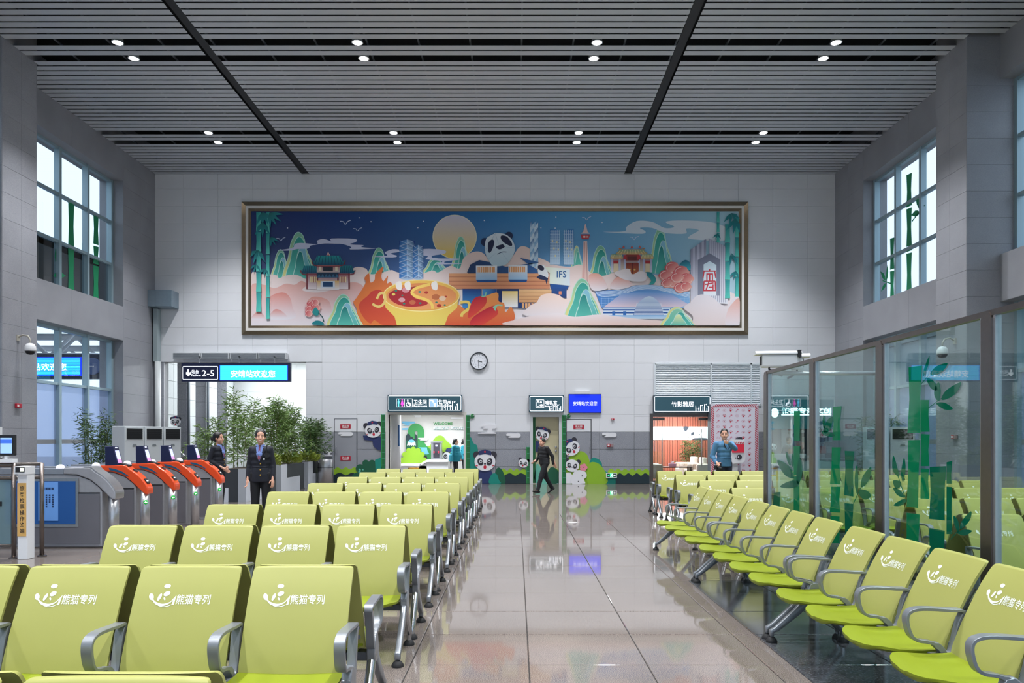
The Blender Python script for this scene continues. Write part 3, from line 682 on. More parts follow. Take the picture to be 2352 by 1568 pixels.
# crystal twin towers
def facets(cx, y0, y1, w_, n=7):
    A.poly([(cx-w_*.5, y0), (cx, y0-14), (cx+w_*.5, y0), (cx+w_*.5, y1), (cx-w_*.5, y1)], '#0d3f8c', '#0f4a94')
    for i in range(n):
        ya, yb = y0+(y1-y0)*i/n, y0+(y1-y0)*(i+1)/n; k = w_*(.42 if i == 0 else .5); k2 = w_*.5
        A.poly([(cx-k, ya), (cx, ya-12), (cx, (ya+yb)/2), (cx-k2, yb)], '#1c62b2', '#5c9cd8', 30); A.poly([(cx, ya-12), (cx+k, ya), (cx+k2, yb), (cx, (ya+yb)/2)], '#1b4c90', '#a9d2f0', 150)
        A.poly([(cx-k2, yb), (cx, (ya+yb)/2), (cx+k2, yb), (cx, yb+14)], '#1450a0', '#c2dff6')
        for p in (((cx-k, ya), (cx, (ya+yb)/2)), ((cx+k, ya), (cx, (ya+yb)/2)), ((cx-k2, yb), (cx, (ya+yb)/2)), ((cx+k2, yb), (cx, (ya+yb)/2)), ((cx, ya-12), (cx, yb))): A.line(list(p), 3, '#cfe2f6')
facets(1510, 405, 745, 140); facets(1610, 455, 745, 95, 6)
# city tower, curved twin towers, broadcasting tower
for i in range(9):
    y = 245+i*45
    for q in range(4): A.poly([(O+343+q*18, y+(q % 2)*18), (O+361+q*18, y-20+(q % 2)*18), (O+361+q*18, y+28+(q % 2)*18), (O+343+q*18, y+48+(q % 2)*18)], ('#1d62a8', '#c9e0f2', '#6fa9d8', '#e4f0fa')[(q+i) % 4], '#bcd9ee')
for cx, m_ in ((O+568, 1), (O+688, -1)):
    A.poly([(cx-46*m_, 300), (cx+10*m_, 305), (cx+38*m_, 350), (cx+46*m_, 470), (cx+40*m_, 620), (cx-48*m_, 620)], '#2b78bd', '#bcd8f0')
    for i in range(12): A.line([(cx-46, 320+i*26), (cx+44, 320+i*26)], 4, '#c7e0f5')
    for i in range(5): A.line([(cx-36+i*18, 310), (cx-38+i*19, 618)], 4, '#c7e0f5')
    for i in range(5): A.rect(cx-30+i*13, cx-18+i*13, 400+((i*67) % 190), 416+((i*67) % 190), '#f1e6b8')
A.poly([(O+822, 410), (O+855, 410), (O+866, 640), (O+872, 790), (O+806, 790), (O+818, 560)], '#e7b6ae', '#f2dcd6', 0)
A.line([(O+832, 420), (O+826, 780)], 5, '#b9847e'); A.line([(O+848, 420), (O+856, 780)], 5, '#b9847e')
A.poly([(O+795, 350), (O+882, 350), (O+868, 392), (O+808, 392)], '#c3404a'); A.poly([(O+800, 342), (O+820, 325), (O+836, 255), (O+842, 255), (O+860, 325), (O+880, 342)], '#e9c7c2')
for i in range(4): A.rect(O+815+i*14, O+824+i*14, 362, 378, '#f2d9d2')
# old hall on the left
def roof(cx, y, w_, h, c1, c2, up=30):
    A.poly([(cx-w_*.5, y+h-up), (cx-w_*.42, y+h*.62), (cx-w_*.34, y), (cx+w_*.34, y), (cx+w_*.42, y+h*.62), (cx+w_*.5, y+h-up), (cx+w_*.42, y+h), (cx-w_*.42, y+h)], c1, c2)
    for i in range(9): A.line([(cx-w_*.32+i*w_*.08, y+4), (cx-w_*.40+i*w_*.10, y+h-6)], 4, '#0f3f5c')
    A.line([(cx-w_*.5, y+h-up), (cx-w_*.42, y+h+4), (cx, y+h+10), (cx+w_*.42, y+h+4), (cx+w_*.5, y+h-up)], 8, '#8c3b46', 3)
A.rect(610, 995, 690, 840, '#9c4a52', '#efe3e6'); A.rect(640, 700, 730, 780, '#f0dfae'); A.rect(905, 965, 730, 780, '#f0dfae')
for x in (612, 705, 890, 990): A.rect(x-7, x+7, 690, 840, '#7c2f3a')
for x in (655, 672, 688, 918, 934, 950): A.rect(x-3, x+3, 728, 782, '#a8555a')
A.rect(700, 900, 765, 845, '#e8b96a', '#f7f2f5'); A.rect(735, 862, 768, 832, '#dfe9f4'); A.rect(753, 845, 775, 820, '#1c4a78')
roof(650, 630, 190, 70, '#1b8f96', '#0f4c72'); roof(950, 630, 190, 70, '#1b8f96', '#0f4c72')
A.rect(700, 905, 622, 690, '#b26d6a', '#d9c5c0'); A.rect(755, 845, 640, 680, '#27303f'); A.rect(700, 895, 690, 738, '#1d3a56'); A.rect(720, 742, 632, 678, '#f0e6c8'); A.rect(865, 887, 632, 678, '#f0e6c8')
for i in range(6): A.poly(spl([(705+i*32, 736), (720+i*32, 705), (737+i*32, 736)], 3, False), '#3f6f94')
roof(805, 540, 300, 85, '#23a0a4', '#0f4f74', 45); A.poly([(785, 538), (802, 505), (820, 538)], '#e9c4c0'); A.poly([(794, 538), (802, 520), (811, 538)], '#b53a44')
# gate hall on the right
G = O
A.rect(G+1070, G+1440, 565, 690, '#8d6a78', '#e8dcc8')
for x in (1080, 1148, 1195, 1320, 1365, 1430): A.rect(G+x-9, G+x+9, 530, 690, '#8e92b8', '#d9dcec')
A.rect(G+1095, G+1135, 600, 690, '#e7d3b0'); A.rect(G+1380, G+1418, 600, 690, '#e7d3b0'); A.rect(G+1200, G+1320, 530, 585, '#8f3a34'); A.rect(G+1218, G+1300, 548, 582, '#6a2b2a'); A.rect(G+1205, G+1318, 605, 705, '#8a2f2c', '#c06a40')
A.line([(G+1261, 605), (G+1261, 705)], 5, '#5a1d1d')
for x in (1240, 1282): A.poly(circ(G+x, 665, 9, 10), '#e2b56a')
for x in (1112, 1400): A.rect(G+x-22, G+x+22, 585, 612, '#b83038')
for x in (1195, 1320): A.rect(G+x-14, G+x+14, 535, 575, '#b83038')
for cx, y, w_, h in ((1120, 528, 120, 40), (1395, 528, 120, 40), (1255, 485, 290, 45)):
    A.poly([(G+cx-w_*.5, y+h-8), (G+cx-w_*.36, y), (G+cx+w_*.36, y), (G+cx+w_*.5, y+h-8), (G+cx+w_*.42, y+h), (G+cx-w_*.42, y+h)], '#6aa88a', '#d8a36a')
    for i in range(10): A.line([(G+cx-w_*.34+i*w_*.075, y+3), (G+cx-w_*.44+i*w_*.097, y+h-4)], 4, '#e7d6a0')
A.poly([(G+1140, 470), (G+1175, 485), (G+1335, 485), (G+1372, 468), (G+1372, 482), (G+1140, 484)], '#d68a5a')
for x in (1182, 1257, 1328): A.poly([(G+x-14, 474), (G+x, 448), (G+x+14, 474)], '#c9594e')
# panda above the long building
A.poly([(2050, 690), (2080, 620), (2160, 580), (2260, 600), (2400, 640), (2700, 600), (O+250, 560), (O+330, 620), (O+400, 660), (O+420, 700), (2060, 700)], '#1d3a66', '#2f63a0', 0)
for cx, cy in ((2210, 418), (O+152, 362)): A.poly(circ(cx, cy, 36, 14), '#1b2b52')
A.poly([(2230, 380), (2290, 345), (O+30, 338), (O+110, 345), (O+170, 385), (O+203, 450), (O+198, 520), (O+150, 600), (O+90, 632), (O+10, 630), (2240, 575), (2210, 500), (2212, 430)], '#dfe7ee', '#bdd6e2', 90, sm=4)
for p in ([(2240, 430), (2275, 395), (2295, 420), (2275, 490), (2245, 512)], [(O+85, 360), (O+135, 370), (O+180, 430), (O+170, 455), (O+110, 425), (O+80, 390)], [(2318, 455), (2360, 440), (O+100, 440), (O+115, 462), (O+70, 485), (O+40, 470)]): A.poly(p, '#1a2244', sm=4)
A.line([(2322, 528), (O+90, 508), (O+130, 508)], 7, '#39506e', 3)
for a_, b_ in (((2300, 345), (2275, 395)), ((O+30, 340), (O+60, 440)), ((2215, 470), (2245, 512)), ((2240, 575), (O+30, 520)), ((O+200, 470), (O+115, 462)), ((O+150, 600), (O+90, 510))): A.line([a_, b_], 3, '#a9c2d2')
A.poly([(1890, 700), (O+515, 700), (O+520, 838), (1890, 838)], '#e9a778', '#d88f68'); 
for y in (732, 770, 805): A.line([(1890, y), (O+515, y)], 5, '#b8694e')
for x0, x1, y0 in ((2130, 2320, 630), (O+148, O+318, 628)):
    A.rect(x0, x1, y0, y0+128, '#f2f6fa', '#9cc4e6'); A.poly([(x0, y0+128), (x1, y0+128), (x1-8, y0+150), (x0+14, y0+150)], '#134f94')
    A.rect(x0+8, x1-20, y0+10, y0+60, '#e9a66e')
    for i in range(7): A.rect(x0+16+i*20, x0+21+i*20, y0+10, y0+60, '#f7efe8')
A.rect(2010, 2180, 840, 1012, '#0b3c86', '#3f8fd0'); A.rect(2190, 2312, 840, 1010, '#4a97d4', '#0e3f88', 0); A.rect(2312, O+50, 840, 1010, '#dfeefa', '#9cc8ee', 0)
A.rect(O+40, O+240, 840, 1010, '#0c2d66'); A.rect(O+90, O+232, 858, 1005, '#f2d27a', '#f2f4fa'); A.rect(O+242, O+535, 842, 960, '#eebf8a', '#d9a070')
for y in (875, 905, 935): A.line([(O+242, y), (O+535, y)], 4, '#b77c55')
A.rect(O+240, O+530, 962, 1015, '#123a78'); 
for i in range(4): A.rect(O+270+i*28, O+290+i*28, 968, 1010, '#eab27a')
A.poly([(O+455, 640), (O+700, 660), (O+700, 810), (O+515, 792), (O+520, 700)], '#e9f0d8', '#d9e6f0', 0); A.poly([(O+520, 792), (O+690, 812), (O+680, 840), (O+535, 845)], '#17519a')
put_text(A.mb, 'IFS', *[A.pt((O+582, 0))[0], A.pt((O+668, 0))[0]], *[A.pt((0, 738))[1], A.pt((0, 678))[1]], fw, A.d+.001, lin('#215f9a'), .01); A.d += .002
A.poly([(O+415, 700), (O+420, 650), (O+460, 622), (O+480, 650), (O+505, 700), (O+500, 740), (O+450, 740)], '#e8edf2', sm=3); A.poly(circ(O+440, 650, 32, 14, 22, rot=.6), '#1a2244'); A.poly([(O+400, 735), (O+430, 710), (O+470, 725), (O+505, 745), (O+490, 800), (O+480, 760), (O+430, 752)], '#1a2c58')
A.rect(O+535, O+670, 830, 920, '#1b4d92', '#123a78'); A.rect(O+600, O+625, 860, 890, '#e08a6a')
# station with the wavy roof
A.poly([(O+915, 840), (O+1000, 855), (O+1150, 845), (O+1290, 808), (O+1420, 800), (O+1560, 820), (O+1680, 850), (O+1775, 865), (O+1775, 1010), (O+985, 1010)], '#2c74c8', '#8fc2f0', 60)
for i in range(5): A.line([(O+920+i*6, 850+i*11), (O+1010, 862+i*11), (O+1150, 852+i*10), (O+1290, 815+i*9), (O+1420, 806+i*8), (O+1560, 826+i*9), (O+1775, 872+i*11)], 5, '#d5e8fa', 4)
for i in range(26): A.line([(O+985+i*31, 920), (O+985+i*31, 1005)], 2.5, '#a9d0f5')
for i in range(4): A.line([(O+975, 925+i*22), (O+1775, 925+i*22)], 2.5, '#a9d0f5')
A.poly([(O+1000, 1005), (O+1170, 880), (O+1400, 860), (O+1600, 880), (O+1760, 975), (O+1700, 1005)], '#5f9fe0', '#e9d4e0', 90)
A.rect(O+1000, O+1600, 1010, 1075, '#c9e0f6', '#e6effa')
for y in (1022, 1048): A.rect(O+1000, O+1590, y, y+12, '#1f5aa8')
for x in (1080, 1178): A.rect(O+x, O+x+28, 1040, 1075, '#2f6fc0')
A.poly(spl([(O+1270, 1075), (O+1310, 970), (O+1410, 905), (O+1500, 960), (O+1545, 1075)], 6, False), '#cfe2f6', '#2a5fae', 90)
for i in range(9): A.line([(O+1295+i*3.5-i*6, 975+i*12), (O+1525-i*3+i*6, 975+i*12)], 4, '#e6f0fb')
A.rect(O+990, O+1600, 1075, 1110, '#8fc0ec', '#cfe2f4')
# arch with red seal writing
for i in range(7): A.poly([(O+1783+i*20, 965), (O+1783+i*20, 485-i*14), (O+1803+i*20, 478-i*14), (O+1803+i*20, 965)], ('#8d8fa8', '#b7b9cc')[i % 2], '#d9d8e4')
A.poly([(O+1948, 385), (O+2110, 465), (O+2118, 975), (O+1948, 965)], '#b3b6c8', '#e6e6ee')
for i in range(9): A.line([(O+1952+i*18, 392+i*8), (O+1952+i*18, 960)], 4, '#8f93ac')
A.poly([(O+1848, 900), (O+1848, 580), (O+1955, 520), (O+2050, 575), (O+2050, 900)], '#6f7488', '#8a8ea2'); A.poly([(O+1900, 900), (O+1900, 620), (O+1955, 590), (O+2015, 625), (O+2015, 900)], '#cfe3ee', '#e9eef4')
red = '#c93a48'
for seg in ([(1900, 680), (2010, 680)], [(1955, 662), (1955, 680)], [(1905, 680), (1895, 740)], [(2000, 680), (2010, 740)], [(1925, 705), (1985, 705)], [(1930, 705), (1930, 765)], [(1980, 705), (1980, 765)], [(1955, 705), (1955, 765)], [(1905, 770), (2005, 770)], [(1905, 770), (1900, 855)], [(2005, 770), (2008, 855)], [(1915, 800), (1990, 785)], [(1950, 770), (1920, 855)], [(1945, 825), (1990, 825)], [(1985, 800), (1985, 855)], [(1895, 855), (2010, 855)]): A.line([(O+x, y) for x, y in seg], 11, red)
# hot pot with flames and peppers
A.poly([(1050, 930), (1110, 840), (1140, 780), (1130, 740), (1170, 700), (1180, 780), (1220, 760), (1230, 700), (1300, 640), (1280, 720), (1300, 770), (1340, 720), (1330, 790), (1380, 800), (1420, 1100), (1500, 1166), (1100, 1166), (1060, 1020), (1030, 960)], '#d9713c', '#e9823e', 90, sm=4)
A.poly([(1080, 980), (1160, 900), (1200, 860), (1270, 850), (1310, 900), (1320, 1000), (1400, 1080), (1440, 1160), (1300, 1166), (1220, 1120), (1180, 1150), (1110, 1080)], '#c63a35', '#dd5a35', sm=4)
A.poly([(1820, 1100), (1900, 1010), (1970, 980), (2060, 1040), (2110, 960), (O+40, 870), (O+60, 950), (O+110, 970), (O+120, 1050), (O+170, 1000), (O+205, 1080), (O+180, 1160), (O+120, 1166), (1830, 1166)], '#f0a055', '#dd5a35', sm=4)
pot = [(1300+340*(1+math.cos(a)), 900+130*math.sin(a)) for a in np.linspace(PI, 0, 16)]
A.poly([(1300, 890)]+[(1320, 1010), (1400, 1090), (1420, 1166), (1850, 1166), (1880, 1080), (1960, 1010), (1982, 890)], '#f2c85e', '#efd96a', 90)
A.poly(circ(1640, 900, 342, 44, 140), '#f4c55c', '#e8a64a'); A.line(circ(1640, 900, 342, 44, 140), 8, '#fae7a0', closed=True)
A.poly(circ(1640, 905, 315, 44, 118), '#e08a50', '#f0a566'); yy = [(1560, 870), (1600, 830), (1700, 795), (1560, 822), (1400, 850), (1345, 900), (1400, 965), (1520, 1000), (1660, 990), (1700, 965), (1660, 945), (1580, 920)]
A.poly(yy, '#9c1a2a', '#b52a30', sm=4); A.line([(1740, 1020), (1735, 980), (1690, 940), (1590, 905), (1555, 870), (1600, 830), (1720, 798)], 26, '#f6cf66', 4)
for x, y, r, c in ((1412, 857, 12, '#2a7f6e'), (1470, 898, 10, '#2a7f6e'), (1485, 972, 12, '#2a7f6e'), (1630, 968, 12, '#2a7f6e'), (1390, 888, 16, '#ead46a'), (1465, 938, 30, '#dba0a4'), (1560, 960, 30, '#c76a44'), (1500, 850, 34, '#d98f98'), (1625, 866, 13, '#3f8f7a'), (1685, 872, 18, '#b5382c'), (1770, 912, 38, '#c06a3e'), (1830, 925, 32, '#e8c7a8'), (1800, 990, 22, '#b5382c'), (1850, 985, 11, '#2a7f6e'), (1775, 960, 11, '#2a7f6e'), (1860, 908, 10, '#b5382c')): A.poly(circ(x, y, r, 10, r*.7), c)
A.line([(1240, 930), (1270, 880), (1310, 890), (1310, 960), (1260, 1000), (1200, 975)], 22, '#efcf7a', 4); A.line([(1985, 960), (2060, 960), (2070, 1010), (2010, 1060), (2000, 1090)], 26, '#f2d36a', 4)
for p in ([(2060, 1100), (2070, 1020), (2110, 930), (2170, 905), (2220, 910), (2225, 960), (2190, 1010), (2120, 1070)], [(2080, 1166), (2100, 1100), (2200, 1030), (2290, 990), (O+40, 1010), (O+50, 1070), (2240, 1130), (2180, 1166)]): A.poly(p, '#c21f38', '#e0483a', 60, sm=4)
A.line([(2180, 905), (2210, 905), (2222, 870)], 12, '#8fd0b0', 3); A.poly([(2280, 1000), (O+50, 980), (O+30, 1040)], '#8fd0b0'); A.line([(O+20, 1010), (O+50, 985), (O+95, 990)], 13, '#8fd0b0', 3)
for x in (1440, 1520, 1760): A.poly([(x-20, 840), (x-30, 790), (x+10, 770), (x+25, 800), (x+20, 850)], '#f3ece6', sm=3)
# flowers
for x, y, r in ((660, 990, 52), (640, 1030, 45), (690, 1010, 45), (630, 1060, 35), (690, 960, 34)): A.poly([(x+r*math.cos(a)*(1+.12*math.cos(5*a)), y+r*.9*math.sin(a)) for a in np.linspace(0, 2*PI, 18)[:-1]], '#c73448', '#f0b0a8', 20); A.line(circ(x, y, r*.8, 14), 4, '#f2cfc8', closed=True)
A.poly([(660, 1050), (690, 1005), (720, 1040), (720, 1070), (690, 1080)], '#1f8f92', sm=3); A.line([(715, 1055), (750, 1090), (765, 1140)], 8, '#134a4a', 3); A.poly([(655, 1155), (690, 1125), (740, 1130), (770, 1160), (700, 1162)], '#157f88', sm=3)
A.poly([(O+1370, 700), (O+1420, 690), (O+1470, 740), (O+1460, 790), (O+1410, 800), (O+1430, 760)], '#1f7f92', '#3fb0a8', sm=3); A.poly([(O+1690, 620), (O+1735, 580), (O+1780, 610), (O+1780, 670), (O+1730, 660)], '#14607a', '#3fb0c0', sm=3)
for x, y, r in ((1620, 650, 66), (1560, 720, 62), (1700, 690, 70), (1750, 750, 62), (1620, 780, 66), (1690, 830, 56), (1570, 790, 50), (1740, 820, 52), (1660, 740, 60)): A.poly([(O+x+r*math.cos(a)*(1+.1*math.cos(6*a)), y+r*.82*math.sin(a)) for a in np.linspace(0, 2*PI, 22)[:-1]], '#d8505a', '#f0b5a8', 50); A.line([(O+x+r*.8*math.cos(a), y+r*.62*math.sin(a)) for a in np.linspace(.2, PI*1.5, 12)], 5, '#f6d8d0')
# front mountains and clouds
A.mtn(950, 1165, 330, 275); A.mtn(O+820, 1095, 350, 345); 
cloud([(O+400, 960), (O+440, 900), (O+520, 880), (O+600, 895), (O+660, 930), (O+780, 920), (O+700, 1080), (O+300, 1080), (O+330, 1000)], '#f4d9cc', '#ece4ea'); A.mtn(O+820, 1095, 350, 345)
cloud([(O+870, 720), (O+960, 705), (O+1020, 780), (O+1030, 840), (O+900, 850)], '#e8a896'); cloud([(O+1060, 830), (O+1100, 750), (O+1160, 730), (O+1220, 760), (O+1260, 810), (O+1150, 845)], '#e6a08e'); cloud([(O+1100, 700), (O+1160, 670), (O+1230, 660), (O+1260, 710), (O+1330, 680), (O+1390, 705), (O+1360, 770), (O+1200, 760)], '#f0e2e0')
cloud([(O+180, 1168), (O+240, 1110), (O+400, 1075), (O+600, 1060), (O+740, 1090), (O+950, 1070), (O+1120, 1085), (O+1320, 1110), (O+1560, 1130), (O+1600, 1168)], '#f0e6ea', '#e9c8be')
A.mtn(O+1670, 1168, 330, 165, ('#e6e08f', '#8fd0b0', '#3aa79a', '#e8efb0'))
cloud([(O+1720, 1010), (O+1780, 960), (O+1840, 900), (O+1920, 892), (O+2000, 930), (O+2040, 970), (O+2110, 990), (O+2160, 930), (O+2220, 920), (O+2222, 1168), (O+1840, 1168), (O+1800, 1080)], '#e8e2e8', '#e6d4d2')
cloud([(O+2100, 1168), (O+2110, 1050), (O+2150, 980), (O+2222, 930), (O+2222, 1168)], '#e6b0a2')
# bamboo at both ends
def bam(x, y0, y1, w_, n):
    for i in range(n):
        a_, b_ = y0+(y1-y0)*i/n, y0+(y1-y0)*(i+1)/n-6
        A.poly([(x-w_*.5, a_), (x+w_*.5, a_), (x+w_*.44, (a_+b_)/2), (x+w_*.54, b_), (x-w_*.54, b_), (x-w_*.44, (a_+b_)/2)], '#1a8f92', '#5fd0c0', 40)
bam(180, 150, 1050, 44, 5); bam(262, 150, 1115, 32, 5); bam(O+2030, 150, 430, 26, 3); bam(O+2115, 260, 930, 44, 4); bam(O+2200, 200, 915, 30, 4)
def spray(x, y, L, angs, c='#0c6b6e'):
    for a_ in angs:
        t = math.radians(a_); u_ = (math.cos(t), math.sin(t)); n_ = (-u_[1], u_[0])
        A.poly([(x, y), (x+u_[0]*L*.4+n_[0]*L*.13, y+u_[1]*L*.4+n_[1]*L*.13), (x+u_[0]*L, y+u_[1]*L), (x+u_[0]*L*.4-n_[0]*L*.13, y+u_[1]*L*.4-n_[1]*L*.13)], c, '#17909a', a_)
spray(215, 150, 130, (40, 65, 90, 115)); spray(275, 160, 130, (5, 35, 60, 85)); spray(215, 240, 140, (60, 90, 120)); spray(290, 375, 85, (30, 60, 90)); spray(175, 490, 130, (60, 150, 110)); spray(160, 620, 80, (60, 110, 150)); spray(235, 655, 80, (60, 95, 140))
spray(O+2150, 160, 110, (30, 60, 100, 130)); spray(O+2190, 210, 140, (70, 100, 130)); spray(O+2025, 345, 60, (60, 110, 140)); spray(O+2150, 520, 120, (60, 100)); spray(O+2190, 680, 80, (70, 110, 140))
MB.box
A.mb.build('print', M_mural, mural, vcol=True, fix=False)
board = MB(); (x0, z1), (x1, z0) = W(572, 480), W(1702, 754); board.box(x0, x1, YB-.028, YB, z0, z1).build('backing_board', mat('board', '#777a80', .7), mural)
# ------------------------------------------------------------------ signs
M_signbody = mat('sign_body', '#3a4652', .4); M_signface = emis('sign_face_teal', '#2d4f5c', .35)
M_glow = emis('sign_white_glow', '#f4f8ff', 1.5); M_navy = emis('sign_face_navy', '#0d1436', .25)
def boxsign(name, label, u0, u1, v0, v1, body, y=YB, dep=.16):
    """shallow light box, drawn in elevation units of the back wall"""
    t = thing(name, label, 'sign'); f = on_wall(y); (x0, z1), (x1, z0) = W(u0, v0), W(u1, v1)
    MB().box(x0, x1, y-dep, y-.02, z0, z1).build('case', body, t); return t, (lambda a, b, d: f(a, b, dep+d))
def ring(mb, u0, u1, v0, v1, r, wd, fn, d=.004):
    (x0, z1), (x1, z0) = W(u0, v0), W(u1, v1); r *= PX; wd *= PX
    a = rrect(x0, x1, z0, z1, r); b = rrect(x0+wd, x1-wd, z0+wd, z1-wd, max(r-wd, .001)); n = len(a)
    mb.add([fn(*p, d) for p in a+b], [(i, (i+1) % n, n+(i+1) % n, n+i) for i in range(n)])
def tx(mb, s, u0, u1, v0, v1, fn, d=.004, bold=.004):
    (x0, z1), (x1, z0) = W(u0, v0), W(u1, v1); put_text(mb, s, x0, x1, z0, z1, fn, d, None, bold)
def bx(mb, u0, u1, v0, v1, fn, d=.004):
    (x0, z1), (x1, z0) = W(u0, v0), W(u1, v1); mb.add([fn(x0, z0, d), fn(x1, z0, d), fn(x1, z1, d), fn(x0, z1, d)], [(0, 1, 2, 3)])
def pl(mb, pts, fn, d=.004): mb.flat(wl(pts), d, fn)
def bamboo_glyph(mb, u, v, k, fn):
    for dx, h in ((0, 14), (3, 9), (8, 12), (12, 16), (18, 11), (22, 18), (28, 8), (32, 12)): bx(mb, u+dx*k, u+(dx+1.3)*k, v-h*k, v, fn)
    for dx, h in ((6, 6), (15, 15), (25, 17), (30, 12)): pl(mb, [(u+dx*k, v-h*k), (u+(dx+4)*k, v-(h+2)*k), (u+(dx+2)*k, v-(h-2)*k)], fn)
t, fn = boxsign('restroom_sign', 'long dark teal lit sign with toilet symbols over the restroom opening', 892, 1062, 907, 946, M_signbody)
m = MB(); bx(m, 893, 1061, 908, 945, fn, .001); m.build('face', M_signface, t, fix=False)
m = MB(); ring(m, 894, 1060, 909, 943, 2.5, 1.2, fn); ring(m, 912, 949, 916, 935, 1, .7, fn); bx(m, 930.7, 931.3, 916, 935, fn); ring(m, 987, 1006, 916, 935, 1.5, .7, fn)
tx(m, '卫生间', 951.5, 981, 918, 929, fn); tx(m, 'Restrooms', 951.5, 982.5, 930.5, 935, fn); tx(m, '饮用水', 1008, 1037, 918, 929, fn); tx(m, 'Drinking water', 1008, 1041, 930.5, 934.5, fn)
bamboo_glyph(m, 1014, 942.6, 1.15, fn)
pl(m, circ(938, 919.5, 1.6, 10), fn); ring(m, 934, 945, 924, 934, 4.9, 1.2, fn); pl(m, [(937, 921.5), (939.2, 921.5), (940, 926.5), (944, 926.5), (946.5, 932.5), (944.5, 932.8), (942.6, 928.3), (938, 928.3)], fn)
bx(m, 990, 996, 919, 921.5, fn); bx(m, 995, 997.5, 920, 924.5, fn); pl(m, [(997, 926), (1003, 926), (1002, 933), (998, 933)], fn)
m.build('lettering', M_glow, t, fix=False)
m = MB(); pl(m, circ(917, 918.6, 1.5, 10), fn); bx(m, 915, 919, 920.6, 927, fn); bx(m, 915.6, 916.8, 927, 934, fn); bx(m, 917.2, 918.4, 927, 934, fn); m.build('man_symbol', emis('sign_blue', '#5fc4f0', 1.6), t, fix=False)
m = MB(); pl(m, circ(925.5, 918.6, 1.5, 10), fn); pl(m, [(924.2, 920.6), (926.8, 920.6), (929, 929), (922, 929)], fn); bx(m, 924, 925.2, 929, 934, fn); bx(m, 925.8, 927, 929, 934, fn); m.build('woman_symbol', emis('sign_magenta', '#e23fb4', 1.6), t, fix=False)
m = MB(); bx(m, 987.6, 1005.4, 916.6, 934.4, fn, .002); m.build('water_symbol_ground', emis('sign_periwinkle', '#7c9ce0', 1.2), t, fix=False)
t, fn = boxsign('baby_care_sign', 'small dark teal lit sign with baby care symbol over the narrow door', 1214.5, 1294.5, 908, 947, M_signbody)
m = MB(); bx(m, 1215.5, 1293.5, 909, 946, fn, .001); m.build('face', M_signface, t, fix=False)
m = MB(); ring(m, 1216.5, 1292.5, 910, 944.5, 2.5, 1.2, fn); ring(m, 1230, 1249.5, 918, 936.5, 1.5, .9, fn); tx(m, '哺乳室', 1251.5, 1279, 920, 930, fn); tx(m, 'Baby Care', 1251.5, 1279, 931.5, 936, fn); bamboo_glyph(m, 1261, 943.8, .8, fn)
ring(m, 1232.5, 1238.5, 923, 934, 1, .9, fn); bx(m, 1234, 1237, 920, 922.5, fn); pl(m, circ(1242, 924, 2.2, 10), fn); pl(m, circ(1243, 931, 3.6, 12, 2.8), fn); m.build('lettering', M_glow, t, fix=False)
t, fn = boxsign('lounge_sign', 'wide dark teal lit sign with four characters over the glass lounge entrance', 1499, 1630.5, 908.5, 948, M_signbody)
m = MB(); bx(m, 1500, 1629.5, 909.5, 947, fn, .001); m.build('face', M_signface, t, fix=False)
m = MB(); ring(m, 1501, 1628.5, 910.5, 945.5, 3, 1.1, fn); tx(m, '竹影雅居', 1540.5, 1590.5, 922, 934.5, fn); bamboo_glyph(m, 1595, 944.5, .9, fn); m.build('lettering', M_glow, t, fix=False)
t, fn = boxsign('wall_television', 'flat blue television screen with white characters on the back wall', 1305.5, 1380, 905, 948.5, mat('tv_black', '#14161c', .3), dep=.09)
m = MB(); bx(m, 1306.5, 1379, 906, 947.3, fn, .001); m.build('screen', emis('screen_blue', '#0a2be6', .9), t, fix=False)
m = MB(); tx(m, '安靖站欢迎您', 1316, 1371, 922, 931.5, fn, .003, 0); m.build('lettering', emis('screen_white', '#e8ecff', 1.0), t, fix=False)
(x0, z1), (x1, z0) = W(1320, 898.5), W(1354, 905); MB().box(x0, x1, YB-.14, YB-.02, z0, z1).build('bracket', M_plaster, t)
YS = YB-.35
t, fn = boxsign('platform_sign', 'long hanging platform sign with bright cyan display over the wide passage', 432.5, 677, 836.5, 878.5, M_navy, YS, .2)
m = MB(); ring(m, 435.5, 515, 844, 874.5, 2.5, .8, fn); tx(m, '站台', 455.5, 471.5, 852, 861, fn); tx(m, 'Platform', 455.5, 476, 862, 867, fn); tx(m, '2-5', 479, 506.5, 853, 867, fn); pl(m, [(446.5, 851), (450, 851), (450, 859), (454, 857), (454, 862), (448.3, 867), (443.5, 862), (443.5, 857), (446.5, 859)], fn); m.build('lettering', M_glow, t, fix=False)
m = MB(); bx(m, 519, 672, 842, 876, fn, .002); m.build('display', emis('led_blue', '#0a30ff', 1.4), t, fix=False)
m = MB()
for i in range(14): bx(m, 520, 671, 843+i*2.34, 844.9+i*2.34, fn, .003)
m.build('display_lines', emis('led_cyan', '#35d2f6', 1.5), t, fix=False)
m = MB(); tx(m, '安靖站欢迎您', 544, 644, 853, 869.5, fn, .006, .012); m.build('display_lettering', M_glow, t, fix=False)
for u in (470, 560, 640): (x0, z1), (x1, z0) = W(u-1, 828), W(u+1, 837); MB().box(x0, x1, YS-.12, YS-.08, z0, z1+.1).box(x0, x1, YS-.12, YB-.01, z1+.06, z1+.1).build('hanger', M_steel, t)
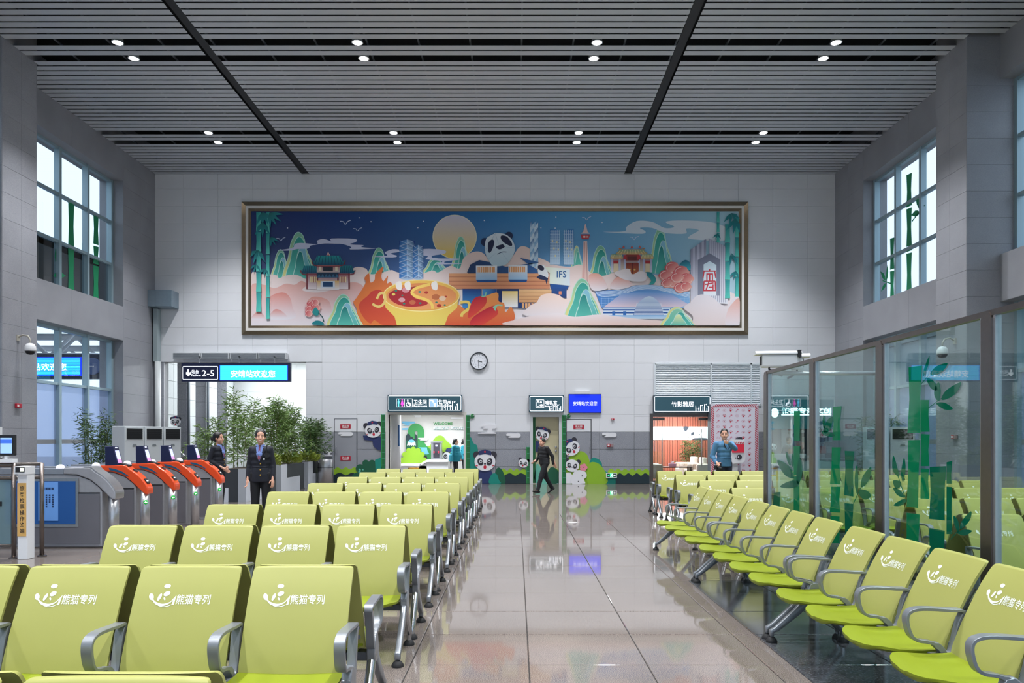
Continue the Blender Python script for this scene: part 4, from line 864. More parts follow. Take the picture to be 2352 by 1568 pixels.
# ------------------------------------------------------------------ wall clock
cxk, czk = W(1100, 829.5)
t = thing('wall_clock', 'round white wall clock with black rim beneath the mural', 'clock', (cxk, YB-.02, czk))
MB().lathe([(.305, 0), (.31, -.05), (.30, -.075), (.275, -.075), (.27, -.05)], axis='y', seg=40).build('rim', mat('clock_rim', '#2c3036', .35), t)
MB().lathe([(.285, -.04), (.285, -.052)], axis='y', seg=40).build('dial', mat('clock_dial', '#e9ebf2', .4), t)
fk = lambda a, b, d: (a, -.054-d, b); m = MB()
for i in range(12):
    a_ = PI/2-i*PI/6
    if i in (0, 3, 6, 9): s_ = {0: '12', 3: '3', 6: '6', 9: '9'}[i]; q = .21; put_text(m, s_, q*math.cos(a_)-.018*len(s_), q*math.cos(a_)+.018*len(s_), q*math.sin(a_)-.03, q*math.sin(a_)+.03, fk, 0)
    else: c_, s_ = math.cos(a_), math.sin(a_); m.add([fk(c_*r_-s_*k, s_*r_+c_*k, 0) for r_, k in ((.2, -.005), (.25, -.005), (.25, .005), (.2, .005))], [(0, 1, 2, 3)])
m.build('numerals', mat('clock_black', '#22252a', .5), t, fix=False)
m = MB(); a0 = circ(0, 0, .155, 32); a1 = circ(0, 0, .150, 32); m.add([fk(*p, 0) for p in a0+a1], [(i, (i+1) % 32, 32+(i+1) % 32, 32+i) for i in range(32)]); m.build('inner_ring', mat('clock_grey', '#8d939c', .5), t, fix=False)
for nm, ang, L, w_ in (('hour_hand', -15, .12, .013), ('minute_hand', -93, .19, .009)):
    a_ = math.radians(ang); c_, s_ = math.cos(a_), math.sin(a_)
    MB().prism([(c_*r_-s_*k, s_*r_+c_*k) for r_, k in ((-.04, -w_), (L, -w_*.6), (L, w_*.6), (-.04, w_))], .004, .008, fk).build(nm, mat('clock_black', '#22252a'), t)
# ------------------------------------------------------------------ air curtains and louvres
for i in range(4):
    u0, u1 = 405.5+i*64.8, 405.5+i*64.8+62.5; (x0, z1), (x1, z0) = W(u0, 811.5), W(u1, 826)
    t = thing('air_curtain', 'silver air curtain unit above the passage, %s from the left' % ORD[i], 'air curtain', (x0, YB, z0), 0, 'air curtains over the passage')
    w_, h_ = x1-x0, z1-z0
    MB().box(0, w_, -.30, -.02, 0, h_).build('case', mat('air_curtain_case', '#d3d6d9', .45), t, bevel=.01)
    for k in range(5): MB().box(.03, w_-.03, -.315, -.30, .03+k*.036, .05+k*.036).build('slat', mat('air_curtain_slat', '#8d9096', .45), t)
x0, x1, z0, z1 = LVR; t = thing('wall_louvre', 'wide pale grey ventilation louvre above the lounge sign', 'vent')
fr = MB(); P = [x0, x0+1.94, x0+3.32, x1]
for x in P: fr.box(x-.03, x+.03, YB-.06, YB, z0, z1)
fr.box(x0, x1, YB-.06, YB, z1-.04, z1+.02).box(x0, x1, YB-.06, YB, z0-.02, z0+.04).build('louvre_frame', mat('louvre_grey', '#dde4e9', .45), t)
MB().box(x0, x1, YB-.005, YB, z0, z1).build('louvre_back', mat('louvre_plate_grey', '#aab2b8', .8), t)  # pale grey plate behind the louvre slats
for a in range(3):
    L = P[a+1]-P[a]-.06; me = MB().add([(0, -.045, 0), (L, -.045, 0), (L, -.012, .066), (0, -.012, .066), (0, -.04, -.006), (L, -.04, -.006), (L, -.006, .060), (0, -.006, .060)], [(0, 1, 2, 3), (4, 7, 6, 5), (0, 4, 5, 1), (2, 6, 7, 3)]).mesh('louvre_slat')
    for k in range(22): link('louvre_slat', me, mat('louvre_grey', '#c9d2d8'), t, (P[a]+.03, YB, z0+.05+k*.0625))
# ------------------------------------------------------------------ painted boards fixed to the lower wall
PAL = {'dk': '#1c3038', 'lime': '#8fb92c', 'g': '#1f6b3c', 'teal': '#12897a', 'gg': '#2f8f48', 'white': '#e8e8ec', 'black': '#33303a', 'navy': '#2a3566', 'red': '#c42840', 'dkg': '#175a40', 'aqua': '#69b9a4', 'sky': '#6cb6dc', 'pink': '#e88a9c'}
def pm(k): return mat('board_'+k, PAL[k], .5)
def board(t, name, pts, k, d0=.02, th=.012, fn=fw): return MB().prism(wl(pts), d0, d0+th, fn).build(name, pm(k), t)
def puff(cx, cy, w_, h, n=5, base=True):
    """scalloped bush outline"""
    o = [(cx-w_/2, cy)]
    for i in range(n):
        a0 = PI-PI*i/n; a1 = PI-PI*(i+1)/n; p0 = (cx+w_/2*math.cos(a0), cy-h*math.sin(a0)); p1 = (cx+w_/2*math.cos(a1), cy-h*math.sin(a1))
        mx, my = (p0[0]+p1[0])/2, (p0[1]+p1[1])/2; r = math.hypot(p1[0]-p0[0], p1[1]-p0[1])/2; b = math.atan2(p0[1]-my, p0[0]-mx)
        for k in range(7): q = b+PI*k/6; o.append((mx+r*math.cos(q), min(my+r*math.sin(q), cy)))
    return o+[(cx+w_/2, cy)]
def wave(u0, u1, v, amp, n, vb): return spl([(u0+(u1-u0)*i/(2*n), v-(amp if i % 2 else -amp)) for i in range(2*n+1)], 4, False)+[(u1, vb), (u0, vb)]
def cloudb(label, u, v, w_, h, tall=False):
    t = thing('cloud_board', label, 'wall decoration', (0, 0, 0), 0, 'white cloud boards on the back wall')
    r = h/2; q = [(u+w_*.12, v), (u+w_-r, v)]+[(u+w_-r+r*math.cos(a), v+r+r*math.sin(a)) for a in np.linspace(-PI/2, PI/2, 7)]+[(u+w_*.15, v+h), (u+w_*.15, v+h*.8), (u+w_*.3, v+h*.62), (u, v+h*.55), (u, v+h*.12)]
    board(t, 'cloud_shape', q, 'white', .02, .03)
    if tall:
        board(t, 'cloud_tail', [(u+w_*.45, v+h), (u+w_*.75, v+h), (u+w_*.7, v+h*1.7), (u+w_*.95, v+h*1.9), (u+w_*.95, v+h*2.2), (u-w_*.2, v+h*2.2), (u-w_*.2, v+h*1.95), (u+w_*.4, v+h*1.8)], 'white', .02, .03)
cloudb('small white cloud board on the grey stone beside the fire hose door', 778, 992, 33, 9); cloudb('white cloud board on the wall between the two pandas above the stone dado', 1105, 974, 36, 10, True)
cloudb('white cloud board left of the baby care door', 1163, 995, 33, 10); cloudb('white cloud board above the red call boxes near the lounge', 1383, 993.5, 33, 10); cloudb('white cloud board half hidden behind the steel bin', 745, 1032, 20, 7, True)
def bamb(label, u0, u1, v0, v1=1110, leaf=0, d=.03):
    t = thing('bamboo_board', label, 'wall decoration', (0, 0, 0), 0, 'green bamboo boards beside the doors')
    n = max(2, round((v1-v0)/14.2)); h = (v1-v0)/n
    for i in range(n):
        o = MB().prism(wl([(u0, v0+i*h+.6), (u1, v0+i*h+.6), (u1, v0+(i+1)*h), (u0, v0+(i+1)*h)]), .02, d+.02, fw).build('bamboo_segment', pm('g'), t)
        board(t, 'joint_line', [(u0-.2, v0+i*h), (u1+.2, v0+i*h), (u1+.2, v0+i*h+.6), (u0-.2, v0+i*h+.6)], 'aqua', .02, d)
    board(t, 'edge_strip', [(u0, v0), (u0+(u1-u0)*.22, v0), (u0+(u1-u0)*.22, v1), (u0, v1)], 'gg', .021+d, .003)
    if leaf:
        board(t, 'leaf', [(u1, v0+8), (u1+4, v0+3), (u1+12, v0+1), (u1+8, v0+8)], 'g', .02, .03); board(t, 'leaf', [(u1, v0+3), (u1+5, v0-3), (u1+10, v0-2), (u1+4, v0+3)], 'gg', .02, .03)
bamb('tall green bamboo board on the left jamb of the restroom opening', 876, 884.6, 952); bamb('tall green bamboo board on the right jamb of the restroom opening', 1070.5, 1079, 953, 1110, 1)
bamb('short green bamboo board left of the baby care door', 1209, 1216, 1026); bamb('tall green bamboo board right of the baby care door', 1290.5, 1299.5, 953, 1110, 1)
def thingd(label): return thing('bush_board', label, 'wall decoration', (0, 0, 0), 0, 'painted bush boards along the base of the wall')
t = thingd('lime and dark green bush boards on the wall left of the restroom'); board(t, 'lime_hedge', wave(767, 823, 1075, 2.5, 3, 1110), 'lime'); board(t, 'dark_hedge', wave(767, 823, 1088, 3, 2, 1110), 'dk', .032); board(t, 'bush', puff(848, 1110, 58, 50, 6), 'dkg', .044); board(t, 'bush', [(862, 1056), (876, 1050), (876, 1110), (866, 1110)], 'teal', .056)
for x, y, k in ((827, 1078, 3), (834, 1078, 2.4), (827, 1084, 3.4)): board(t, 'leaf_spot', circ(x, y, k, 10, k*.7, rot=.6), 'aqua', .056, .004)
t = thingd('teal and green bush boards beside the panda right of the restroom'); board(t, 'bush', spl([(1079, 1008), (1088, 1018), (1096, 1024), (1098, 1050), (1094, 1110), (1079, 1110)], 4), 'teal'); board(t, 'bush', spl([(1136, 1110), (1138, 1082), (1146, 1073), (1157, 1086), (1160, 1110)], 4), 'dkg', .034)
board(t, 'bush', spl([(1124, 1110), (1126, 1094), (1134, 1086), (1142, 1090), (1146, 1102), (1150, 1110)], 4), 'teal', .05); board(t, 'lime_hedge', wave(1150, 1209, 1078, 3, 4, 1110), 'lime', .02); board(t, 'dark_hedge', wave(1158, 1209, 1089, 3, 2, 1110), 'dk', .032)
t = thingd('big lime hill boards and dark hedge between the baby door and the lounge'); board(t, 'lime_hill', spl([(1299, 1110), (1299, 1060), (1320, 1042), (1336, 1036), (1352, 1052), (1358, 1110)], 4), 'lime'); board(t, 'teal_hill', spl([(1356, 1056), (1372, 1053), (1382, 1064), (1384, 1076), (1404, 1090), (1416, 1098), (1414, 1110), (1350, 1110)], 4), 'teal', .022)
board(t, 'lime_hill', spl([(1352, 1066), (1370, 1062), (1384, 1074), (1393, 1090), (1392, 1110), (1350, 1110)], 4), 'lime', .036); board(t, 'lime_hedge', wave(1396, 1491, 1078, 2.5, 6, 1110), 'lime', .02); board(t, 'dark_hedge', wave(1414, 1491, 1089, 3, 4, 1110), 'dk', .032)
board(t, 'rabbit_shape', spl([(1313, 1110), (1314, 1092), (1320, 1082), (1332, 1079), (1345, 1084), (1347, 1094), (1341, 1100), (1344, 1108), (1340, 1110)], 4), 'white', .05)
for x, y in ((1337, 1092), (1328, 1105)): board(t, 'dot', circ(x, y, 1.3, 8), 'black', .062, .003)
for a in range(5): board(t, 'petal', circ(1340+5*math.cos(a*1.257), 1073+5*math.sin(a*1.257), 4.2, 12), 'pink', .05, .012+a*.0005)
def panda(label, cx, cy, r, rot=0., cap=True, body=None, clipx=None, fn=fw, d=.05, bodyk='navy', mouth=True):
    t = thing('panda_board', label, 'wall decoration', (0, 0, 0), 0, 'painted panda boards'); c_, s_ = math.cos(rot), math.sin(rot)
    T = lambda pts: [(cx+r*(x*c_-y*s_), cy+r*(x*s_+y*c_)) for x, y in pts]
    clip = lambda pts: [(min(max(p[0], clipx[0]), clipx[1]), p[1]) for p in pts] if clipx else pts
    def b(name, pts, k, dd, th=.006): return board(t, name, clip(T(pts)), k, dd, th, fn)
    if body: board(t, 'body', clip(body), bodyk, d-.02, .012, fn)
    for s in (-1, 1): b('ear', circ(.80*s, -.66, .34, 14), 'black', d-.006)
    b('face', circ(0, 0, 1.0, 28, .88), 'white', d, .012)
    if cap: b('cap', [(-.62, -.62), (-.55, -1.02), (.0, -1.18), (.58, -1.0), (.62, -.6), (.0, -.74)], 'navy', d+.01); b('cap_badge', circ(0, -.95, .1, 8), 'red', d+.017, .003)
    for s in (-1, 1):
        b('eye_patch', circ(.44*s, .0, .27, 16, .36, rot=.35*s), 'black', d+.012); b('eye', circ(.40*s, -.03, .15, 12), 'white', d+.018, .003); b('pupil', circ(.39*s, -.02, .09, 10), 'black', d+.021, .003); b('blush', circ(.78*s, .38, .12, 8, .05), 'red', d+.012, .003)
    b('nose', circ(0, .2, .11, 10, .07), 'black', d+.012, .004)
    if mouth: b('mouth', circ(0, .5, .15, 12, .18), 'red', d+.012, .004)
    return t
panda('panda board peeking from behind the bamboo left of the restroom', 858, 988, 19, -.12, True, [(834, 1000), (838, 1010), (856, 1012), (858, 1024), (868, 1033), (876, 1034), (876, 1004), (858, 1000)], (800, 876))
panda('big panda board with open mouth right of the restroom opening', 1114, 1060, 24, .0, True, [(1101, 1080), (1128, 1080), (1134, 1092), (1132, 1110), (1100, 1110), (1098, 1092)])
panda('small panda board peeking over the hedge left of the baby door', 1202, 1063, 11.5, .2, False)
panda('upper panda board lying on the lime hill right of the baby door', 1313, 1029, 19, -.9+.3, True, None, (1299.8, 1360))
panda('lower baby panda board with pacifier right of the baby door', 1314, 1069, 16, .15, False, [(1300, 1085), (1310, 1084), (1316, 1094), (1312, 1110), (1300, 1110)], (1299.8, 1360), bodyk='white', mouth=False)
# ------------------------------------------------------------------ fire equipment, call boxes, exit sign
M_redp = mat('red_plate', '#b51f36', .45)
def plate(t, s, u0, u1, v0, v1, d=.042, y=YB):
    o = MB(); (x0, z1), (x1, z0) = W(u0, v0), W(u1, v1); o.box(x0, x1, y-d-.008, y-d, z0, z1); o = o.build('red_plate', M_redp, t)
    m = MB(); f = on_wall(y); tx(m, s, u0+3.4, u1-3.4, v0+1.5, v1-3.6, f, d+.011, .02); bx(m, u0+5, u1-5, v1-2.4, v1-1.4, f, d+.011); m.build('lettering', mat('plate_white', '#f0e6e6', .5), o, fix=False)
def hosedoor(label, u0, u1, v0, plates, hu):
    t = thing('fire_cabinet', label, 'fire cabinet'); (x0, z1), (x1, z0) = W(u0, v0), W(u1, 1109); mb = MB()
    for a, b, c, d_ in ((x0, x0+.02, z0, z1), (x1-.03, x1, z0, z1), (x0, x1, z1-.02, z1)): mb.box(a, b, YB-.026, YB, c, d_)
    mb.build('door_seam', mat('seam_dark', '#4b4e54', .6), t)
    for z0_, z1_, m_ in ((.02, 1.785, M_dado), (1.81, z1-.03, M_white)): MB().box(x0+.02, x1-.03, YB-.03, YB-.01, z0_, z1_).build('door_leaf', m_, t)
    hx, hz = W(hu, 1032); MB().tube([(hx, YB-.03, hz+.1), (hx, YB-.07, hz+.08), (hx, YB-.07, hz-.1), (hx, YB-.03, hz-.12)], .01, 8).build('handle', M_steel, t)
    for p in plates: plate(t, *p, .032)
    return t
hosedoor('fire hose cabinet door in the wall near the steel bin with two red plates', 768, 821, 961, (('消火栓', 782, 806, 974, 984), ('灭火器', 782.5, 806, 1047, 1057)), 772.5)
hosedoor('fire hose cabinet door right of the baby care door with one red plate', 1300.5, 1358.5, 962, (('消火栓', 1317, 1341, 975, 985),), 1354)
def callbox(label, c, ax, s=.16, two=True):
    t = thing('call_box', label, 'fire alarm', c, ax, 'red fire call boxes'); MB().box(-s, s*.02 if two else s, -.05, 0, -s*.5, s*.5).build('red_case', M_redp, t, bevel=.006)
    if two: MB().box(s*.08, s, -.05, 0, -s*.5, s*.5).build('grey_case', mat('callbox_grey', '#9a7f80', .5), t, bevel=.006)
    MB().box(-s*.8, -s*.2, -.056, -.05, -s*.25, s*.25).build('button', mat('callbox_white', '#e8e2e0', .5), t)
x, z = W(1401, 1022.5); callbox('pair of red fire call boxes on the grey dado near the lounge', (x, YB-.02, z), 0, .11)
x, z = W(1407, 962.5); callbox('small red alarm on the white wall above the call boxes', (x, YB-.02, z), 0, .055, False)
callbox('red fire call box low on the left stone pier', (XLC+.012, 17.85, 2.33), PI/2, .1, False); callbox('red fire call box on the right stone pier', (XRC-.012, 17.75, 1.6), -PI/2, .1)
(x0, z1), (x1, z0) = W(1391.5, 1085.5), W(1416, 1097); t = thing('exit_sign', 'green running man exit sign low on the wall in front of the hedge board', 'sign'); MB().box(x0, x1, YB-.10, YB-.02, z0, z1).build('case', mat('exit_case', '#dfe3e4', .4), t)
f2 = on_wall(YB-.10); m = MB(); bx(m, 1393.5, 1414, 1087, 1095, f2, .002); m.build('face', emis('exit_dark', '#0d2a24', .4), t, fix=False)
m = MB(); bx(m, 1400, 1407.5, 1087, 1095, f2, .004); pl(m, [(1395, 1090), (1398.5, 1090), (1398.5, 1092), (1395, 1092)], f2); m.build('green_door', emis('exit_green', '#39d894', 1.2), t, fix=False)
m = MB(); pl(m, circ(1405, 1088.6, .8, 8), f2, .006); pl(m, [(1403, 1089.5), (1405.5, 1089.5), (1404.8, 1091.5), (1406.5, 1093), (1405.5, 1094.5), (1403.6, 1092.6), (1402, 1094.6), (1401, 1094), (1402.8, 1091.8)], f2, .006); pl(m, [(1408.5, 1090.4), (1410.5, 1090.4), (1410.5, 1089), (1413, 1091), (1410.5, 1093), (1410.5, 1091.6), (1408.5, 1091.6)], f2, .006); m.build('running_man', M_glow, t, fix=False)
# ------------------------------------------------------------------ rooms behind the back wall
M_fill_lamp = emis('fill_lamp', '#f6fbff', 22.)  # for unseen ceiling lights added to brighten the rooms behind the back wall
def Pt(u, v, y): return ((u-CX)*y/F, ZC+(HY-v)*y/F)
def at(y): return lambda u, v: Pt(u, v, y)
def room(nm, x0, x1, y1, zc, m, lamp, label):
    mb = MB(); y0 = YB+.25
    mb.box(x0-.1, x0, y0, y1, 0, zc).box(x1, x1+.1, y0, y1, 0, zc).box(x0-.1, x1+.1, y1, y1+.1, 0, zc).box(x0-.1, x1+.1, y0, y1+.1, zc, zc+.1)
    o = struct(mb.build(nm, m))
    for i, (lx, ly, sx_, sy_) in enumerate(lamp):
        t = thing('added_light', 'unseen ceiling light added to brighten %s%s' % (label, (', inner one' if i else '')), 'ceiling light', (lx, ly, zc-.001), 0)
        MB().box(-sx_, sx_, -sy_, sy_, -.05, 0).build('housing', M_housing, t); MB().box(-sx_+.04, sx_-.04, -sy_+.04, sy_-.04, -.055, -.05).build('diffuser', M_fill_lamp, t)
    return o
# wide passage with stone piers
pas = room('wall_passage', -13.2, -6.6, 33.2, 5.0, M_corr, [(-9.6, 28.2, 1.6, .5), (-9.6, 31.2, 1.6, .5)], 'the wide passage')
PA = -12.16
for i, (ya, yb) in enumerate(((26.60, 27.3), (28.15, 28.85), (29.85, 30.9), (32.0, 32.7))):
    pr = struct(MB().box(-13.2, PA, ya, yb, 0, 5).build('trim_%d' % (i+1), M_backing))
    panels(pr, 'pier_stone', [(a, b, c, d) for a, b, c, d in grid(-13.2, PA, 0, 5, 3, .599)], lambda a, b, d, ya=ya: (a, ya-d, b), M_dado, .015, .01)
    panels(pr, 'pier_stone', grid(ya, yb, 0, 5, 3, .599), lambda a, b, d: (PA+d, a, b), mat('lit_pier_stone', '#c6ccce', .4, noise=.05, scale=20), .015, .01)  # pier sides coloured paler to stand for the light falling on them
panels(pas, 'wall_panel', grid(-13.2, -6.6, 0, 5, 1.198, .599), lambda a, b, d: (a, 33.2-d, b), M_corr, .015, .006)
for i, (x, y, z1) in enumerate(((-12.02, 27.95, 5), (-12.02, 29.7, 5))):
    o = MB().tube([(x, y, 0), (x, y, z1)], .05, 10).build('drain_pipe', mat('grey_pipe', '#5c656d', .5), None, smooth=True); tag(o, 'dark grey vertical pipe between passage piers, %s' % ('nearer one', 'deeper one')[i], 'pipe')
t = thing('pale_pipe', 'broad pale vertical pipe in the back left corner beside the stone pier', 'pipe', (-12.62+.35, 26.08, 0)); MB().tube([(0, 0, 0), (0, 0, 4.2)], .1, 14).build('pipe', mat('pale_pipe', '#d7dcdd', .4), t, smooth=True); MB().box(-.14, .0, -.06, .2, 4.2, 6.0).build('duct_cover', mat('duct_cover', '#a6b4b8', .4, .2), t)
t = thing('duct_box', 'flat grey metal duct box high in the back left corner', 'duct', (-12.47, 25.75, 6.03)); MB().box(0, .82, 0, .55, 0, .56).build('case', mat('duct_metal', '#8fa0ac', .35, .6, noise=.05), t, bevel=.01); MB().box(.26, .27, -.004, 0, .01, .55).build('seam', mat('seam_dark', '#4b4e54'), t)
t = thing('steel_railing', 'steel handrail across the passage behind the grey ticket gates', 'railing', (-11.2, 24.6, 0)); mb = MB()
for k in range(3): MB().tube([(k*1.5, 0, 0), (k*1.5, 0, 1.0)], .03, 8).build('post', M_steel, t, smooth=True)
for z in (1.0, .55): MB().tube([(0, 0, z), (3.0, 0, z)], .028, 8).build('rail', M_steel, t, smooth=True)
MB().tube([(.2, .1, 1.25), (1.0, .6, .2)], .025, 8).build('stair_rail', M_steel, t, smooth=True)
panda('panda board with leaf on the passage pier above the air conditioners', 397, 968, 11.5, 0, True, None, fn=on_wall(26.57), d=.03)
# restroom alcove
M_al = mat('alcove_wall', '#cfcdca', .6)
room('wall_restroom', -5.3, -1.0, 30.0, 2.62, M_al, [(-3.1, 27.9, 1.3, .55)], 'the restroom alcove')
M_frame = mat('cream_frame', '#d9d6cf', .45)
def doorframe(nm, op, wd, m, dep=.3, pr=.04):
    x0, x1, z0, z1 = op; mb = MB()
    mb.box(x0-wd, x0, YB-pr, YB+dep, 0, z1+wd).box(x1, x1+wd, YB-pr, YB+dep, 0, z1+wd).box(x0, x1, YB-pr, YB+dep, z1, z1+wd)
    return struct(mb.build(nm, m))
doorframe('trim_5', RES, .10, M_frame)
t = thing('white_column', 'white round-edged column just inside the restroom opening', 'column', (-4.27, 26.95, 0)); MB().tube([(0, 0, 0), (0, 0, 2.6)], .19, 20).build('shaft', M_plaster, t, smooth=True); MB().box(.12, .16, -.165, -.11, 1.3, 2.05).build('blue_strip', mat('strip_blue', '#1d5f9a', .4), t)
YA = 29.96; qa = at(YA); fa = lambda a, b, d: (a, YA-d, b)
def ab(t, nm, pts, k, d=.0, th=.02): return MB().prism([qa(880+p[0]/10.455, 940+p[1]/10.455) for p in pts], d, d+th, fa).build(nm, mat('board_'+k, PAL.get(k, '#000000')), t)
t = thing('alcove_landscape', 'green arch, lake and bush boards on the restroom alcove wall', 'wall decoration')
ab(t, 'blue_cloud', [(460, 285), (760, 290), (770, 330), (640, 340), (640, 390), (460, 385), (560, 350), (460, 330)], 'sky', 0); ab(t, 'blue_cloud', [(450, 455), (600, 445), (600, 490), (450, 490)], 'sky', 0)
ab(t, 'green_arch', [(595, 1000), (595, 530), (620, 430), (700, 355), (790, 335), (880, 360), (960, 430), (985, 520), (985, 780), (1030, 860), (1110, 930), (1150, 1000), (1150, 1230), (830, 1230), (830, 540), (800, 512), (760, 540), (760, 720), (700, 720)], 'gg', .0, .03)
ab(t, 'dark_tower', [(553, 1200), (553, 640), (590, 575), (640, 600), (660, 650), (710, 660), (730, 710), (765, 700), (765, 570), (820, 640), (825, 1200)], 'dk', .03); ab(t, 'tower_base', [(553, 1200), (553, 740), (825, 740), (825, 1200)], 'dkg', .05)
ab(t, 'snow_cap', [(580, 870), (600, 780), (640, 730), (690, 720), (740, 735), (780, 790), (790, 870), (765, 850), (740, 875), (715, 850), (690, 875), (660, 850), (635, 875), (610, 850)], 'white', .07); ab(t, 'blue_peak', [(612, 770), (645, 730), (690, 718), (735, 732), (765, 770), (690, 805)], 'sky', .09)
ab(t, 'lake', [(865, 910), (1050, 912), (1070, 1000), (1110, 1060), (1060, 1080), (960, 1078), (925, 1010), (915, 950)], 'sky', .035)
ab(t, 'lime_hill', spl([(1060, 1230), (1060, 900), (1120, 870), (1200, 740), (1280, 650), (1360, 625), (1440, 650), (1530, 760), (1640, 880), (1700, 1230)], 3), 'lime', -.0, .015)
ab(t, 'lime_bush', [(p[0], p[1]) for p in puff(735, 1300, 520, 360, 7)], 'lime', .09); ab(t, 'wheel', circ(1015, 1160, 50, 14), 'black', .04)
cl = thing('cloud_board', 'white cloud board on the restroom alcove wall beside the arch', 'wall decoration', group='alcove cloud boards')
ab(cl, 'cloud_shape', [(730, 135), (900, 135), (915, 160), (895, 188), (760, 188), (780, 165)], 'white', .02); cl = thing('cloud_board', 'white cloud board across the green arch in the restroom alcove', 'wall decoration', group='alcove cloud boards'); ab(cl, 'cloud_shape', [(850, 680), (1060, 680), (1085, 710), (1060, 745), (880, 742), (910, 722), (850, 710)], 'white', .06)
cl = thing('cloud_board', 'white cloud board above the welcome lettering in the alcove', 'wall decoration', group='alcove cloud boards'); ab(cl, 'cloud_shape', [(1620, 190), (1920, 190), (1920, 230), (1640, 230)], 'white', .02)
wl_t = thing('welcome_lettering', 'raised green and white welcome lettering on the restroom alcove wall', 'lettering')
m = MB(); a = qa(880+1205/10.455, 940+375/10.455); b = qa(880+1670/10.455, 940+308/10.455); put_text(m, 'WELCOME', a[0], b[0], a[1], b[1], fa, .03, None, .03); m.build('green_lettering', pm('gg'), wl_t, fix=False)
for k, c_, d_ in (('shadow_lettering', 'teal', .02), ('white_lettering', 'white', .03)):
    m = MB(); o = .012 if k[0] == 's' else 0; a = qa(880+1205/10.455, 940+485/10.455); b = qa(880+2010/10.455, 940+405/10.455); put_text(m, '熊猫之乡 魅力成都', a[0]+o, b[0]+o, a[1]-o, b[1]-o, fa, d_, None, .02); m.build(k, pm(c_), wl_t, fix=False)
qpx = lambda x, y, yy: Pt(880+x/10.455, 940+y/10.455, yy)
t = thing('panda_board', 'panda board with cap behind the water dispenser in the alcove', 'wall decoration'); PD = t
for nm, pts, k, d_ in (('face', circ(1530, 1130, 105, 20), 'white', .03), ('ear', circ(1460, 1060, 40, 12), 'black', .02), ('cap', [(1500, 1000), (1530, 930), (1620, 920), (1700, 1000), (1600, 1030)], 'navy', .05), ('eye_patch', circ(1500, 1130, 45, 12, 55), 'black', .05), ('eye', circ(1503, 1130, 25, 10), 'white', .07), ('pupil', circ(1505, 1132, 14, 10), 'black', .09), ('body', [(1430, 1230), (1640, 1230), (1640, 1300), (1430, 1300)], 'navy', .02)): ab(t, nm, pts, k, d_)
M_sol = mat('white_solid_surface', '#e9eaec', .3)
t = thing('washing_counter', 'white stepped counter along the restroom alcove wall', 'counter'); yc = 29.0
def cb(nm, x0, y0, x1, y1, ya, yb, m_=M_sol):
    a = qpx(x0, y1, ya); b = qpx(x1, y0, ya); return MB().box(a[0], b[0], ya, yb, max(a[1], 0), b[1]).build(nm, m_, t)
cb('low_top', 400, 1310, 900, 1355, 28.9, 29.9); cb('high_top', 1040, 1210, 1560, 1260, 28.9, 29.9)
a = qpx(880, 1355, 28.9); b = qpx(1040, 1210, 28.9); MB().prism([(a[0], a[1]), (b[0], b[1]-.08), (b[0], b[1]), (a[0], a[1]+.08)], 28.9, 29.9, lambda p, q, d: (p, d, q)).build('ramp_top', M_sol, t)
a = qpx(870, 1355, 29.0); b = qpx(1045, 1262, 29.0); MB().prism([(a[0], 0), (b[0], 0), (b[0], b[1]), (a[0], a[1])], 29.0, 29.9, lambda p, q, d: (p, d, q)).build('counter_front', mat('counter_front', '#e2e3e6', .5), t)
cb('counter_front', 420, 1355, 1040, 2000, 29.0, 29.9, mat('counter_front', '#e2e3e6', .5)); cb('counter_front', 1040, 1260, 1560, 2000, 29.0, 29.9, mat('counter_front', '#e2e3e6', .5))
t = thing('water_dispenser', 'silver and black drinking water dispenser on the alcove counter', 'water dispenser')
def db(nm, x0, y0, x1, y1, ya, yb, m_):
    a = qpx(x0, y1, ya); b = qpx(x1, y0, ya); return MB().box(a[0], b[0], ya, yb, a[1], b[1]).build(nm, m_, t, bevel=.004)
db('casing', 1150, 800, 1400, 1213, 29.1, 29.5, M_steel); db('top_cover', 1140, 762, 1412, 800, 29.06, 29.55, M_steel); db('black_panel', 1205, 800, 1350, 1165, 29.05, 29.12, mat('dispenser_black', '#3c3a42', .3)); db('display', 1255, 850, 1300, 890, 29.035, 29.05, emis('dispenser_display', '#b8c4e8', .8))
for x in (1218, 1328): db('red_tap', x-14, 1000, x+14, 1050, 28.97, 29.05, mat('tap_red', '#b02a44')); db('spout', x-8, 1050, x+8, 1070, 28.99, 29.05, M_steel)
t = thing('yellow_rack', 'small orange rack on the floor inside the restroom opening', 'rack', (-3.75, 28.0, 0)); fx = MB()
for x in (-.2, .2): fx.box(x-.03, x+.03, -.03, .03, 0, .5)
fx.box(-.23, .23, -.03, .03, .44, .5).build('rack_frame', mat('orange_plastic', '#e0a020', .4), t); MB().box(-.2, .2, -.02, .02, .2, .24).build('cross_bar', mat('orange_plastic', '#e0a020'), t)
